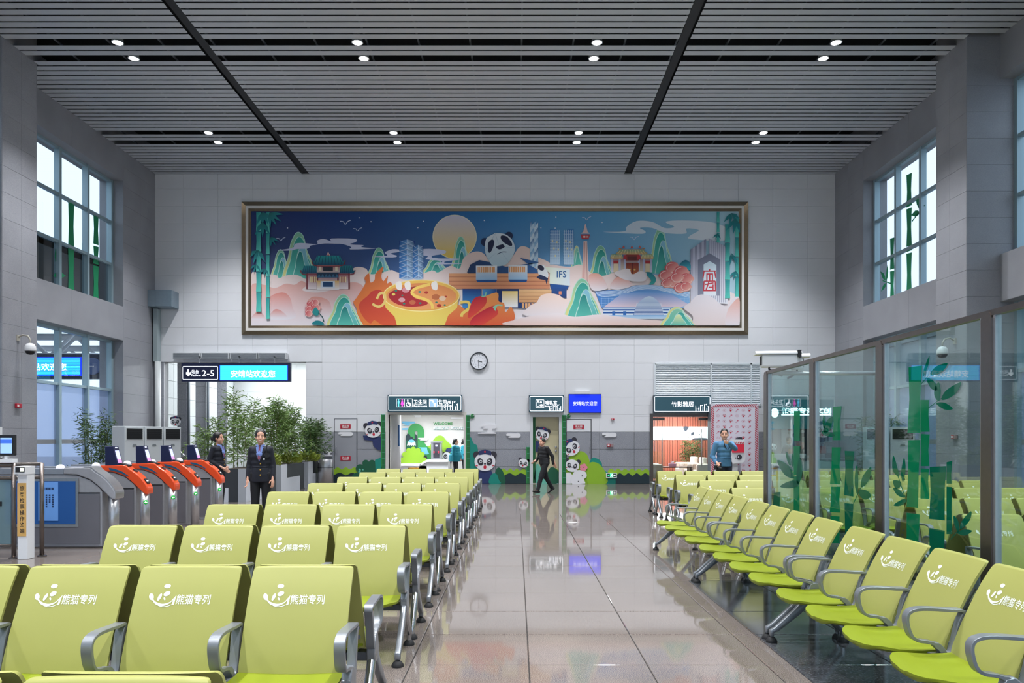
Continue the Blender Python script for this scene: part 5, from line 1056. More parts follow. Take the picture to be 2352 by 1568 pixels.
# baby care door
doorframe('trim_6', BAB, .10, mat('door_frame_grey', '#cfd2d4', .45), .25)
door = struct(MB().box(BAB[0], BAB[1], YB+.10, YB+.15, .005, BAB[3]).build('door_1', mat('beige_door', '#c4bb98', .5, noise=.03)), 'beige door with painted panda and bushes under the baby care sign')
fd = on_wall(YB+.10)
for nm, pts, k, d_ in (('bamboo_strip', [(1224, 957), (1230, 957), (1230, 1109), (1224, 1109)], 'g', 0), ('aqua_bush', spl([(1230, 1109), (1231, 1070), (1237, 1066), (1246, 1080), (1258, 1092), (1272, 1100), (1272, 1109)], 3), 'aqua', 0), ('dark_bush', spl([(1258, 1109), (1258, 1085), (1268, 1072), (1284, 1084), (1284, 1109)], 3), 'dkg', .008), ('lime_bush', [(1268, 1078), (1276, 1074), (1284, 1080), (1284, 1086)], 'lime', .004)):
    MB().prism([W(min(p[0], 1284), p[1]) for p in pts], d_, d_+.006, fd).build(nm, pm(k), door)
for z in (1.28, 1.14): MB().lathe([(.035, 0), (.035, -.05), (.02, -.06)], (1.37, YB+.10, z), 12, 'y').build('lock_knob', M_steel, door)
o = panda('panda board on the beige baby care door behind the walking man', 1245, 998, 16, .25, True, [(1231, 1012), (1240, 1014), (1240, 1036), (1231, 1038)], (1230.5, 1284), fn=fd, d=.03)
# lounge with glass entrance
room('wall_lounge', 3.4, 9.2, 31.6, 2.75, mat('lounge_wall', '#d8d2cc', .6), [(5.6, 28.2, 1.0, .5), (6.2, 30.2, 1.2, .5)], 'the lounge')
doorframe('trim_7', LOU, .11, M_dsteel, .3, .06)
for i, (xa, xb, hx) in enumerate(((4.74, 5.14, 5.05), (6.32, 6.72, 6.42))):
    t = thing('glass_door', 'open sliding glass door leaf on the %s side of the lounge entrance' % ('near bamboo hedge', 'red panel')[i], 'door', (0, YB+.12, 0)); MB().box(xa, xb, 0, .012, .04, 2.28).build('glass_leaf', glassmat('door_glass', (.88, .96, .95), .8) if i == 0 else MATS['door_glass'], t)
    for za, zb in ((.0, .1), (2.2, 2.3)): MB().box(xa, xb, -.015, .027, za, zb).build('clamp_rail', M_dsteel, t)
    MB().tube([(hx, -.05, .6), (hx, -.05, 1.9)], .018, 8).build('pull_handle', M_steel, t, smooth=True)
YL = 31.55; wood = struct(MB().box(5.0, 9.1, YL-.02, YL+.04, 0, 2.74).build('wall_wood', mat('wood_joint', '#6f3d33', .6))); sl = MB().box(0, .085, -.03, 0, 0, 2.72).mesh('wood_slat')
for k in range(38): link('wood_slat', sl, mat('red_wood', '#b5654f', .5, noise=.06, scale=6), wood, (5.1+k*.105, YL-.02, 0))
t = thing('lounge_picture', 'long bright white backlit panda picture on the lounge wood wall', 'picture'); fl_ = lambda a, b, d: (a, YL-.08-d, b); q = lambda x, y: Pt(1380+x/3.335, 780+y/3.335, YL)
a = q(380, 766); b = q(830, 667); MB().box(a[0], b[0], YL-.08, YL-.05, a[1], b[1]).build('light_panel', emis('picture_glow', '#ffffff', 1.6), t)
for pts in (spl([(628, 667), (670, 667), (660, 690), (640, 700)], 4), spl([(688, 715), (710, 705), (706, 728), (690, 734)], 4), spl([(700, 760), (720, 752), (800, 752), (810, 766), (700, 766)], 3), spl([(742, 724), (758, 722), (756, 728)], 3)): MB().prism([q(*p) for p in pts], 0, .01, fl_).build('panda_shape', mat('picture_grey', '#46505c', .5), t)
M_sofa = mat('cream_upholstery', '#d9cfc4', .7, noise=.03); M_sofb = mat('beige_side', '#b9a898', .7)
def sofa(label, x, y, rz):
    t = thing('armchair', label, 'armchair', (x, y, 0), rz, 'lounge armchairs'); MB().box(-.36, .36, -.36, .36, .12, .42).build('seat_base', M_sofa, t, bevel=.03); MB().box(-.36, .36, .22, .38, .3, .86).build('backrest', M_sofa, t, bevel=.04)
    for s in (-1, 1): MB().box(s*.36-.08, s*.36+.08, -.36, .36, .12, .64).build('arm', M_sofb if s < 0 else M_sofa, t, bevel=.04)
    for sx_ in (-.3, .3):
        for sy_ in (-.3, .3): MB().box(sx_-.02, sx_+.02, sy_-.02, sy_+.02, 0, .12).build('leg', mat('dark_leg', '#2c2522'), t)
for i, (x, y, rz, s) in enumerate(((4.95, 28.0, PI/2, 'cream armchair seen from its side left of the lounge table'), (6.85, 27.8, -PI/2, 'beige cream armchair right of the lounge table, front one'), (6.75, 28.8, -PI/2, 'cream armchair right of the lounge table, middle one'), (6.65, 29.8, -PI/2, 'cream armchair right of the lounge table, rear one'))): sofa(s, x, y, rz)
t = thing('side_table', 'low dark side table between the lounge armchairs', 'table', (5.85, 28.2, 0)); MB().box(-.6, .6, -.3, .3, .50, .54).build('table_top', mat('table_dark', '#4a3b36', .3), t)
for sx_ in (-.55, .55):
    for sy_ in (-.26, .26): MB().box(sx_-.02, sx_+.02, sy_-.02, sy_+.02, 0, .5).build('leg', mat('dark_leg', '#2c2522'), t)
t = thing('tissue_box', 'small pink and white tissue box on the lounge table', 'tissue box', (5.75, 28.1, .54)); MB().box(-.13, .13, -.07, .07, 0, .11).build('carton', mat('tissue_pink', '#d9a5ba'), t); MB().prism([(-.04, .11), (.04, .11), (.06, .19), (0, .17), (-.05, .2)], -.03, .03, lambda a, b, d: (a, d, b)).build('tissue', mat('tissue_white', '#f2f2f4'), t)
# ------------------------------------------------------------------ plants
M_leaf = mat('bamboo_leaf', '#5f7c38', .5, noise=.35, scale=3); M_leaf2 = mat('bamboo_leaf_dark', '#46632f', .5, noise=.35, scale=3); M_stem = mat('bamboo_stem', '#6a6b3a', .6); M_low = mat('yellow_green_leaf', '#7c8a2c', .5, noise=.3, scale=4)
def leaves(pts, dirs, L, Wd):
    n = len(pts); P = np.array(pts); D = np.array(dirs); D /= np.linalg.norm(D, axis=1)[:, None]; S = np.cross(D, rng.normal(size=(n, 3))); S /= np.linalg.norm(S, axis=1)[:, None]
    L = L*rng.uniform(.6, 1.25, (n, 1)); v = np.stack([P, P+D*L*.4+S*Wd, P+D*L, P+D*L*.4-S*Wd], 1).reshape(-1, 3); return v.tolist(), [(4*i, 4*i+1, 4*i+2, 4*i+3) for i in range(n)]
def bamboo(label, x, y, z, hs, spread, nl, m_=None, group='bamboo plants', pot=None, dens=1.):
    t = thing('bamboo_plant', label, 'plant', (x, y, z), 0, group); P, D = [], []
    for k, (dx, dy, h) in enumerate(hs):
        lx, ly = rng.normal(0, .10, 2); pts = [(dx+lx*s*s, dy+ly*s*s, h*s) for s in np.linspace(0, 1, 7)]
        MB().tube(pts, [.013*(1-.7*s) for s in np.linspace(0, 1, 7)], 5).build('stem', M_stem, t)
        for q in range(int(nl*.62/len(hs))):
            s = rng.beta(1.5, 1.05)*.92+.08; i = min(int(s*6), 5); f = s*6-i; b = np.array(pts[i])*(1-f)+np.array(pts[i+1])*f
            a = rng.uniform(0, 2*PI); r = spread*abs(rng.normal(0, .55))*(1.05-.75*s**1.5); b = b+np.array([r*math.cos(a), r*math.sin(a), rng.normal(0, .06)])
            for _ in range(3): P.append(b+rng.normal(0, .03, 3)); D.append([math.cos(a)+rng.normal(0, .8), math.sin(a)+rng.normal(0, .8), rng.normal(.0, .6)])
    v, f = leaves(P, D, .185, .0125); o = MB().add(v, f).build('foliage', m_ or M_leaf, t, fix=False); o['kind'] = 'stuff'
    if pot: MB().lathe([(.18, 0), (.22, .3), (.24, .34), (.2, .34), (.2, .3)], seg=18).build('pot', pot, t, smooth=True)
    return t
def shrub(label, x, y, z, r, h, n, m_):
    t = thing('low_shrub', label, 'plant', (x, y, z), 0, 'low shrubs in the planters'); P, D = [], []
    for k in range(5):
        a = k*1.257; MB().tube([(0, 0, 0), (r*.5*math.cos(a), r*.5*math.sin(a), h*.6)], .008, 5).build('stem', M_stem, t)
    for k in range(n): a = rng.uniform(0, 2*PI); rr = r*math.sqrt(rng.uniform()); zz = h*rng.uniform(.15, 1)*(1-.5*rr/r); P.append((rr*math.cos(a), rr*math.sin(a), zz)); D.append((math.cos(a), math.sin(a), .7))
    v, f = leaves(P, D, .13, .025); o = MB().add(v, f).build('foliage', m_, t, fix=False); o['kind'] = 'stuff'
M_pw = mat('planter_white', '#c9ced6', .45); M_pd = mat('planter_dark', '#34383d', .45); M_soil = mat('soil', '#3a3128', .9)
def planter(label, y0, y1, x1=-6.64, wd=.62, h=.825):
    t = thing('planter', label, 'planter', (x1-wd/2, (y0+y1)/2, 0), 0, 'two-tone stepped planters'); hw = wd/2; L = (y1-y0)/2
    MB().box(-hw+.012, hw-.012, -L+.012, L-.012, 0, h-.01).box(-hw, hw, -L, L, 0, .03).build('body', M_pd, t)
    for nm, xa, xb, za, zb in (('front_panel', .12, hw, 0, h), ('front_panel', -hw, -.12, 0, h*.42)): MB().box(xa, xb, -L-.006, -L+.03, za, zb).build(nm, mat('planter_grey', '#a4a9b0', .45) if xa > 0 else M_pw, t)
    for nm, ya, yb, za, zb in (('side_panel', -L, -L+.55, 0, h), ('side_panel', -L+.55, L*.55, 0, h*.52)): MB().box(hw-.02, hw+.008, ya, yb, za, zb).build(nm, M_pw, t)
    MB().box(-hw+.05, hw-.05, -L+.05, L-.05, h-.02, h-.005).build('soil', M_soil, t)
planter('stepped black and white planter behind the woman in profile, nearest of three', 18.7, 21.1); planter('stepped black and white planter behind the smiling woman, middle of three', 21.5, 23.9); planter('stepped black and white planter beside the steel bin, farthest of three', 24.3, 25.9)
h = lambda n, sx_, sy_, h0, h1: [(rng.uniform(-sx_, sx_), rng.uniform(-sy_, sy_), rng.uniform(h0, h1)) for _ in range(n)]
bamboo('tall leafy bamboo behind the woman in profile, reaching the platform sign', -7.15, 19.6, .8, [(-.05, -.2, 2.0), (-.35, 0, 1.75), (.1, .1, 1.5), (-.7, .2, 1.2), (.3, -.3, 1.3), (.2, .4, 1.75), (-.2, .5, 1.9), (-.9, .1, 1.0)], .5, 1500)
bamboo('leafy bamboo directly behind the smiling woman', -7.0, 22.1, .8, h(9, .25, .5, 1.45, 1.95), .5, 1500)
bamboo('leafy bamboo right of the smiling woman in the middle planter', -6.95, 23.35, .8, h(8, .25, .45, 1.4, 1.9), .5, 1300)
bamboo('dense dark bamboo in the far planter against the back wall', -6.85, 25.2, .8, h(9, .35, .5, 1.1, 1.6), .45, 1700, M_leaf2)
bamboo('bamboo plant in front of the frosted left window beside the white cabinets', -11.3, 20.4, 0, h(7, .35, .2, 1.7, 2.25), .45, 900, M_leaf2, 'bamboo plants', mat('grey_pot', '#7d8086', .5))
bamboo('bamboo plant behind the glass screen near the right window', 10.6, 22.3, 0, h(7, .4, .3, 1.8, 2.4), .5, 900, M_leaf2, 'bamboo plants', MATS['grey_pot'])
bamboo('dark bamboo plant inside the lounge behind the armchairs', 7.1, 30.8, 0, h(5, .25, .2, 1.2, 1.75), .35, 500, M_leaf2, 'bamboo plants', MATS['grey_pot'])
shrub('yellow green low shrub between the two women', -6.75, 20.5, .8, .35, .45, 500, M_low); shrub('yellow green low shrub in the middle planter', -6.75, 22.6, .8, .35, .4, 450, M_low); shrub('pale low shrub in the far planter beside the bin', -6.75, 24.6, .8, .35, .4, 450, M_low)
t = thing('steel_bin', 'round brushed steel litter bin in front of the back wall by the bamboo', 'bin', (-6.34, 25.3, 0)); MB().lathe([(.25, 0), (.25, .6), (.25, .86), (.23, .88), (.21, .86)], seg=32).build('drum', M_steel, t, smooth=True); MB().lathe([(.253, .60), (.253, .615)], seg=32).build('band', mat('dark_band', '#55585c', .4, .8), t)
# ------------------------------------------------------------------ standing cabinets
M_cab = mat('cabinet_white', '#c3c8cc', .45); M_cabs = mat('cabinet_side', '#aeb3b9', .45); M_grille = mat('black_grille', '#15171b', .6)
def cabinet(label, x, y, rz, group):
    t = thing('air_conditioner', label, 'air conditioner', (x, y, 0), rz, group)
    MB().box(-.30, .30, 0, .42, .03, 1.876).build('case', M_cab, t, bevel=.012); MB().box(-.29, .29, .01, .41, 0, .03).build('plinth', M_grille, t)
    MB().box(-.265, .265, -.008, .0, 1.52, 1.84).build('outlet_frame', mat('cabinet_trim', '#d5d9dc', .4), t)
    g = MB().box(-.25, .25, -.01, .0, 1.54, 1.82).build('outlet_grille', M_grille, t)
    for k in range(6): MB().box(-.25, .25, -.016, -.01, 1.555+k*.046, 1.565+k*.046).build('louvre_blade', mat('blade_dark', '#24272d', .5), g)
    MB().prism([(-.045, 1.37), (.045, 1.37), (.03, 1.42), (-.03, 1.42)], .0, .012, lambda a, b, d: (a*1.5, -d, b)).build('badge_panel', mat('badge_grey', '#7b8286', .4), t)
    for r_ in range(6): MB().box(-.25, .25, -.004, .0, .55+r_*.03, .562+r_*.03).build('intake_slot', M_grille, t)
    return t
c45 = .7071
for i in range(3): cabinet('white standing air conditioner behind the orange ticket gates, %s of three' % ('left', 'middle', 'right')[i], -9.70+i*.21, 19.35+i*.61, 1.22, 'standing air conditioners by the gates')
for i in range(2): cabinet('white standing air conditioner seen through the bamboo glass, %s of two' % ('first', 'second')[i], 9.75+i*.62, 20.6-i*.15, -PI/10, 'standing air conditioners at the right window')
# ------------------------------------------------------------------ ticket gates
M_or = mat('orange_gloss', '#e94f1f', .25, coat=.5); M_gate = mat('gate_dark_steel', '#a5a5aa', .36, .35, noise=.06, scale=20); M_gatep = mat('gate_panel', '#74737a', .4, .3); M_navyp = mat('navy_plastic', '#141c44', .35)
HT = [(-1.75, 1.14), (-.45, 1.147), (-.353, 1.14), (-.29, 1.09), (-.15, .99), (-.05, .88), (0, .79), (0, .694)]
HB = [(-.04, .69), (-.10, .744), (-.227, .87), (-.353, .972), (-.54, 1.04), (-.733, 1.052)]
fy = lambda a, b, d: (a, d, b)
HTS = spl(HT[1:], 4, False)
def gate(label, x, y, first=True, orange=True, w_=.17):
    t = thing('ticket_gate', label, 'ticket gate', (x, y, 0), 0, 'ticket gates'); H = w_/2
    body = [(-1.75, 0.02), (-.19, .02), (-.19, .80)]+[(p[0]-.005, p[1]-.012) for p in HB[2:]]+[(-1.75, 1.04)]
    MB().prism(body, -H+.01, H-.01, fy).build('body', M_gate, t)
    MB().box(-1.70, -.22, -H-.002, -H+.012, .06, .765).build('side_panel', M_gatep, t); MB().box(-1.70, -.22, -H+.004, -H+.012, .772, .79).build('panel_groove', M_grille, t)
    c = MB().tube([(-.085, 0, 0), (-.085, 0, .80)], .072, 20).build('column', M_steel, t, smooth=True)
    hood = [(-.733, 1.14)]+HTS+HB
    hd = MB().prism(hood, -H-.006, H+.006, fy).mesh('hood', bevel=.014); hd = link('hood', hd, M_or if orange else M_gate, t)
    if not orange: MB().prism([(a+.004, b+.014) for a, b in HTS]+[(a-.004, b) for a, b in HTS][::-1], -H, H, fy).build('steel_cap', M_steel, t)
    MB().box(-1.75, -.733, -H, H, 1.052, 1.125).build('rear_top', M_steel, t)
    if orange:
        MB().prism([(-.60, 1.105), (-.50, 1.088), (-.39, 1.045), (-.29, .975), (-.32, .978), (-.42, 1.03), (-.59, 1.072)], -H-.012, -H, fy).build('blue_stripe', mat('gate_stripe_blue', '#17587a', .4), hd)
        nrm = Vector((.10, 0, .14)).normalized(); tx_ = Vector((.14, 0, -.10)).normalized()
        for nm, px_, pz, hl, hw, m_ in (('reader_pad', -.385, 1.152, .07, .055, M_grille), ('sensor', -.235, 1.058, .035, .03, mat('sensor_dark', '#2a2f31', .2)), ('nose_label', -.055, .895, .045, .045, M_grille)):
            steep = Vector((.10, 0, -.12)).normalized() if nm == 'nose_label' else (Vector((.10, 0, -.03)).normalized() if nm == 'reader_pad' else tx_); n_ = Vector((-steep.z, 0, steep.x)); 
            o = MB().obox((px_, 0, pz), steep, (0, 1, 0), n_, hl, hw, .008).build(nm, m_, hd)
            if nm == 'nose_label': MB().obox(Vector((px_, 0, pz))+n_*.009, steep, (0, 1, 0), n_, .012, .028, .001).build('lettering', mat('plate_white', '#f0e6e6'), o)
        q = Vector((-.10, -.07, .57)); dr = Vector((.55, -.83, 0)); g = MB().obox(Vector((-.085, 0, .57))+dr*.072, Vector((.83, .55, 0)), (0, 0, 1), dr, .001, .001, .001)
        cc = Vector((-.085, 0, .57))+dr*.068; r_ = Vector((.83, .55, 0)); m = MB(); k = 14; R_ = Matrix((r_, dr, Vector((0, 0, 1)))).transposed(); m.ell(cc, (.034, .02, .034), R_)
        lt = m.build('arrow_light', emis('arrow_green', '#10a838', .6), c, smooth=True)
        f2_ = lambda a, b, d: tuple(cc+r_*a+Vector((0, 0, b))+dr*(.021+d)); m = MB(); m.flat([(-.02, 0), (-.004, .015), (-.004, .004), (.02, .004), (.02, -.004), (-.004, -.004), (-.004, -.015)], 0, f2_); m.build('white_arrow', M_glow, c, fix=False)
        s = MB().prism([(-.665, 1.13), (-.665, 1.435), (-.545, 1.44), (-.46, 1.13)], -.085, .085, fy).mesh('scanner', bevel=.006); s = link('scanner', s, M_navyp, t)
        n_ = Vector((.31, 0, .085)).normalized(); dn = Vector((.085, 0, -.31)).normalized(); mid = Vector((-.50, 0, 1.275))
        MB().obox(mid+n_*.003, dn, (0, 1, 0), n_, .10, .055, .002).build('screen', emis('scanner_screen', '#b9bfe6', .9), s); MB().obox(mid+n_*.003+dn*.07, dn, (0, 1, 0), n_, .03, .055, .003).build('screen_band', emis('scanner_pink', '#c58fc0', .7), s); MB().obox(mid+n_*.003-dn*.145, dn, (0, 1, 0), n_, .008, .03, .002).build('scanner_lamp', emis('scanner_white', '#dfe6ff', 1.), s)
    MB().lathe([(.06, 0), (.058, .02), (.045, .045), (.02, .058), (.001, .06)], (-.85, 0, 1.125), 16).build('dome_light', emis('dome_white', '#e8e6ee', .3), t, smooth=True)
    return t
GY = (11.9, 12.85, 13.75, 14.85)
for i, y in enumerate(GY): gate('orange and steel ticket gate with navy scanner, %s' % ('nearest of four', 'second of four', 'third of four', 'farthest of four, beside the woman in profile')[i], -5.715, y)
t = gate('broad steel ticket gate with blue lit glass window, next to the glass barrier', -5.72, 10.98, orange=False, w_=.24)
M_blue = emis('gate_blue_light', '#174c8c', .15)
MB().box(-1.62, -.50-.02, -.128, -.118, .30, .99).build('window_surround', M_steel, t); wb_ = MB().box(-1.56, -.56, -.134, -.128, .34, .95).build('blue_window', M_blue, t)
pp = MB().box(-1.08, -.80, -.142, -.136, .39, .94).build('notice_sheet', emis('notice_blue', '#5f8fd0', .2), t); m = MB(); ff = lambda a, b, d: (a, -.144, b)
for k in range(4): m.add([ff(-1.02+k*.042+a, .83+b, 0) for a, b in ((0, 0), (.032, 0), (.032, .03), (0, .03))], [(0, 1, 2, 3)])
for k in range(4):
    for q in range(4+k % 2*2): m.add([ff(-1.02+k*.045+a, .74-q*.032+b, 0) for a, b in ((0, 0), (.024, 0), (.024, .022), (0, .022))], [(0, 1, 2, 3)])
m.build('lettering', mat('notice_ink', '#1b3560', .6), pp, fix=False)
# ------------------------------------------------------------------ ticket terminal, glass barrier, counter monitor
t = thing('ticket_terminal', 'white ticket checking pillar with orange label beside the glass barrier', 'ticket terminal', (-6.36, 9.86, 0)); MB().box(-.065, .065, -.05, .10, 0, 1.14).build('pillar', M_plaster, t, bevel=.006)
lb = MB().box(-.062, .05, -.056, -.05, .30, .985).build('orange_label', mat('label_orange', '#d8ab62', .5), t); m = MB(); ff = lambda a, b, d: (a, -.0575, b); put_text(m, '旅客检票操作终端', -.03, .03, .33, .955, ff, 0, None, .01, True); m.build('lettering', mat('ink_black', '#2a2622', .6), lb, fix=False)
hd = MB().prism([(-.07, 1.10), (-.07, 1.20), (.07, 1.20), (.07, 1.10)], -.10, .10, lambda a, b, d: (a, d, b)).build('reader_head', M_plaster, t)
MB().box(-.055, .06, -.106, -.10, 1.125, 1.19).build('reader_display', M_grille, hd); MB().box(.005, .05, -.109, -.106, 1.135, 1.18).build('display_glow', emis('display_white', '#e6ecd8', 1.), hd)
M_gl = glassmat('barrier_glass', (.72, .86, .88), .9)
t = thing('glass_barrier', 'steel post barrier with pale glass panel at the left edge', 'barrier', (0, 9.95, 0))
for x, y in ((-6.53, -.05), (-6.27+.0, .12), (-8.0, -.05)): MB().tube([(x, y, 0), (x, y, 1.235)], .028, 12).build('post', M_dsteel, t, smooth=True); MB().lathe([(.06, 0), (.06, .012), (.03, .02)], (x, y, 0), 16).build('floor_flange', M_dsteel, t)
for z, r_ in ((1.215, .028), (1.045, .024), (.17, .018)): MB().tube([(-8.0, -.05, z), (-6.53, -.05, z)], r_, 10).build('rail', M_dsteel, t, smooth=True)
for z in (1.22, 1.045): MB().tube([(-6.53, -.05, z), (-6.53, .12, z+.0), (-6.27, .12, z)], .024, 10).build('rail', M_dsteel, t, smooth=True)
MB().box(-7.97, -6.565, -.058, -.042, .19, 1.03).build('glass_panel', glassmat('barrier_film', (.7, .8, .82), .7, '#8fa9b0', .55), t); MB().box(-6.78, -6.68, -.066, -.058, .68, .74).build('pull_slot', M_grille, t)
t = thing('check_monitor', 'small black monitor with blue screen on a stand at the left edge', 'monitor', (-6.62, 9.9, 1.245)); MB().box(-.09, .11, -.03, .03, .09, .36).build('bezel', mat('monitor_black', '#17181c', .35), t, bevel=.008); MB().box(-.062, .085, -.034, -.03, .12, .32).build('screen', emis('monitor_screen', '#8fb4e0', .8), t); MB().box(-.062, .085, -.036, -.034, .25, .30).build('screen_header', emis('monitor_header', '#3560c0', .8), t); MB().box(-.2, .1, -.06, .06, 0, .05).build('base', M_plaster, t); MB().box(-.02, .02, -.02, .02, .05, .09).build('neck', M_plaster, t)
t = thing('card_reader', 'black and white card reader box at the left picture edge', 'card reader', (-6.95, 9.9, 1.245)); MB().box(-.12, .19, -.06, .06, 0, .07).build('base', M_plaster, t); MB().box(-.12, .17, -.05, .05, .09, .2).build('case', M_plaster, t, bevel=.01); MB().box(-.12, .19, -.055, .05, .22, .36).build('hood', M_grille, t, bevel=.01); MB().box(.205, .25, -.03, .03, 0, .46).box(.15, .25, -.03, .03, .0, .06).build('white_lamp', M_plaster, t)
# ------------------------------------------------------------------ glass screen with bamboo vinyl
XG, ZR = 2.82, 2.308; M_scr = glassmat('screen_glass', (.76, .87, .86), 1.0); M_vin = glassmat('bamboo_vinyl', (.10, .62, .45), .5, '#14a474', .6); M_vin2 = glassmat('bamboo_vinyl_dark', (.06, .45, .36), .5, '#0b8a6c', .65)
PY_ = [8.55-1.34*k for k in range(6)]
t = thing('glass_screen', 'tall steel framed glass screen with green bamboo film behind the bench row', 'screen', (XG, 0, 0))
for y in PY_:
    p = MB().prism([(y-.05, 0), (y+.05, 0), (y+.05, ZR-.045), (y+.03, ZR-.005), (y-.03, ZR-.005), (y-.05, ZR-.045)], -.03, .03, lambda a, b, d: (d, a, b)).mesh('post'); p = link('post', p, M_dsteel, t)
    for s in (-1, 1): MB().box(-.018, .018, y+s*.062-.012, y+s*.062+.012, .05, ZR-.03).build('glass_clamp', M_steel, p)
MB().box(-.022, .022, PY_[-1], PY_[0], ZR-.03, ZR+.005).build('top_rail', M_dsteel, t); MB().box(-.02, .02, PY_[-1], PY_[0], .04, .09).build('bottom_rail', M_dsteel, t)
fg = lambda a, b, d: (-.009-d, a, b)
GX = lambda x, y: (lambda Y: (Y, ZC+(HY-(700+y/2.851))*Y/F))((XG-.01)*F/(1700+x/2.851-CX))
def film(par, nm, pts, m_, d): MB().prism([GX(*p) for p in pts], d, d+.0008, fg).build(nm, m_, par)
VIN = {0: ([[(352, 695), (392, 695), (388, 890), (352, 888)], [(350, 925), (390, 925), (386, 1115), (350, 1115)], [(350, 1122), (388, 1122), (388, 1380), (350, 1380)]], [[(222, 1228), (262, 1225), (258, 1340), (216, 1340)]],
  [[(243, 1018), (300, 1040), (340, 1085), (350, 1135), (290, 1110)], [(298, 960), (322, 1000), (332, 1050), (312, 1030)], [(345, 970), (350, 1030), (342, 1060), (336, 1030)], [(388, 1000), (408, 1080), (395, 1150), (375, 1170), (370, 1100)], [(262, 1190), (320, 1155), (370, 1150), (390, 1170), (340, 1200)]], [((325, 1060), (352, 1200))]),
 1: ([[(607, 668), (662, 662), (650, 770), (656, 885), (605, 885), (612, 780)], [(600, 932), (658, 932), (650, 1050), (655, 1175), (588, 1172), (598, 1060)], [(596, 1190), (656, 1190), (648, 1280), (654, 1360), (585, 1356), (594, 1290)], [(590, 1380), (650, 1385), (650, 1560), (600, 1560)]], [[(685, 955), (748, 958), (738, 1060), (742, 1255), (682, 1245), (690, 1060)], [(684, 1297), (742, 1302), (736, 1420), (740, 1560), (690, 1560)]],
  [[(763, 1050), (775, 1140), (768, 1240), (752, 1180), (752, 1120)], [(858, 1060), (850, 1130), (820, 1180), (790, 1190), (805, 1120)], [(785, 1210), (830, 1215), (858, 1250), (820, 1275), (785, 1250)], [(610, 735), (580, 745), (555, 790), (545, 830), (585, 820)], [(540, 825), (580, 830), (620, 850), (600, 865), (545, 850)], [(550, 720), (560, 790), (548, 810), (540, 760)]], [((743, 1300), (800, 1180))]),
 2: ([[(1102, 408), (1190, 396), (1178, 600), (1180, 838), (1095, 838), (1108, 620)], [(1098, 885), (1178, 884), (1168, 1100), (1165, 1330), (1090, 1320), (1100, 1080)], [(1090, 1360), (1175, 1372), (1168, 1530), (1165, 1640), (1090, 1640)], [(1180, 622), (1236, 622), (1232, 720), (1240, 830), (1182, 830)], [(1184, 845), (1240, 848), (1232, 950), (1238, 1055), (1182, 1055)], [(1182, 1070), (1236, 1072), (1230, 1150), (1238, 1270), (1180, 1268)]],
  [[(1242, 1060), (1350, 1055), (1340, 1200), (1340, 1410), (1238, 1400), (1248, 1230)], [(1240, 1460), (1340, 1478), (1335, 1700), (1240, 1700)], [(1352, 1030), (1390, 1020), (1382, 1110), (1385, 1170), (1352, 1170)], [(1352, 1190), (1388, 1192), (1385, 1330), (1388, 1500), (1352, 1500)]],
  [[(1240, 333), (1235, 390), (1215, 440), (1200, 470), (1205, 420)], [(1358, 380), (1340, 420), (1300, 450), (1255, 460), (1250, 440), (1290, 400)], [(1222, 480), (1270, 500), (1292, 560), (1250, 545)], [(1300, 505), (1315, 560), (1305, 630), (1275, 600), (1275, 550)], [(1447, 505), (1420, 570), (1370, 610), (1320, 620), (1350, 560)], [(1285, 645), (1340, 640), (1395, 680), (1340, 685)], [(1004, 985), (1030, 1060), (1040, 1125), (1000, 1080)], [(1075, 1000), (1085, 1070), (1068, 1160), (1056, 1110), (1060, 1060)], [(1004, 1150), (1050, 1155), (1055, 1185), (1020, 1205)], [(1004, 1197), (1050, 1215), (1080, 1260), (1030, 1245)], [(1005, 1310), (1070, 1270), (1090, 1285), (1050, 1315)], [(1400, 1380), (1430, 1420), (1432, 1490), (1405, 1440)], [(1513, 1350), (1505, 1410), (1445, 1470), (1450, 1420)], [(1420, 1490), (1470, 1470), (1520, 1480), (1470, 1510)]],
  [((1235, 675), (1330, 605)), ((1185, 520), (1230, 470)), ((1035, 1120), (1083, 1258)), ((1380, 1535), (1455, 1450))])}
for k in range(5):
    ya, yb = PY_[k+1]+.06, PY_[k]-.06
    g = MB().box(-.006, .006, ya, yb, .09, ZR-.03).build('glass_pane', M_scr, t)
    if k in VIN:
        A_, B_, L_, T_ = VIN[k]
        for p in A_: film(g, 'bamboo_film', p, M_vin, 0)
        for p in B_: film(g, 'bamboo_film', p, M_vin2, .001)
        for p in L_: film(g, 'leaf_film', spl(p, 4), M_vin2, .002)
        for (xa, yA), (xb, yB_) in T_: n_ = Vector((-(yB_-yA), xb-xa)).normalized()*2.2; film(g, 'twig_film', [(xa-n_.x, yA-n_.y), (xb-n_.x, yB_-n_.y), (xb+n_.x, yB_+n_.y), (xa+n_.x, yA+n_.y)], M_vin2, .003)
t = thing('glass_return', 'short glass screen section behind the bamboo glass, across its far end', 'screen', (XG, 8.55, 0)); MB().box(.06, 1.22, -.006, .006, .09, ZR-.04).build('glass_pane', M_scr, t); MB().tube([(0.04, 0, ZR-.02), (1.28, 0, ZR-.02)], .024, 10).build('top_rail', M_steel, t, smooth=True); MB().box(1.22, 1.30, -.04, .04, 0, ZR-.02).build('post', M_dsteel, t)
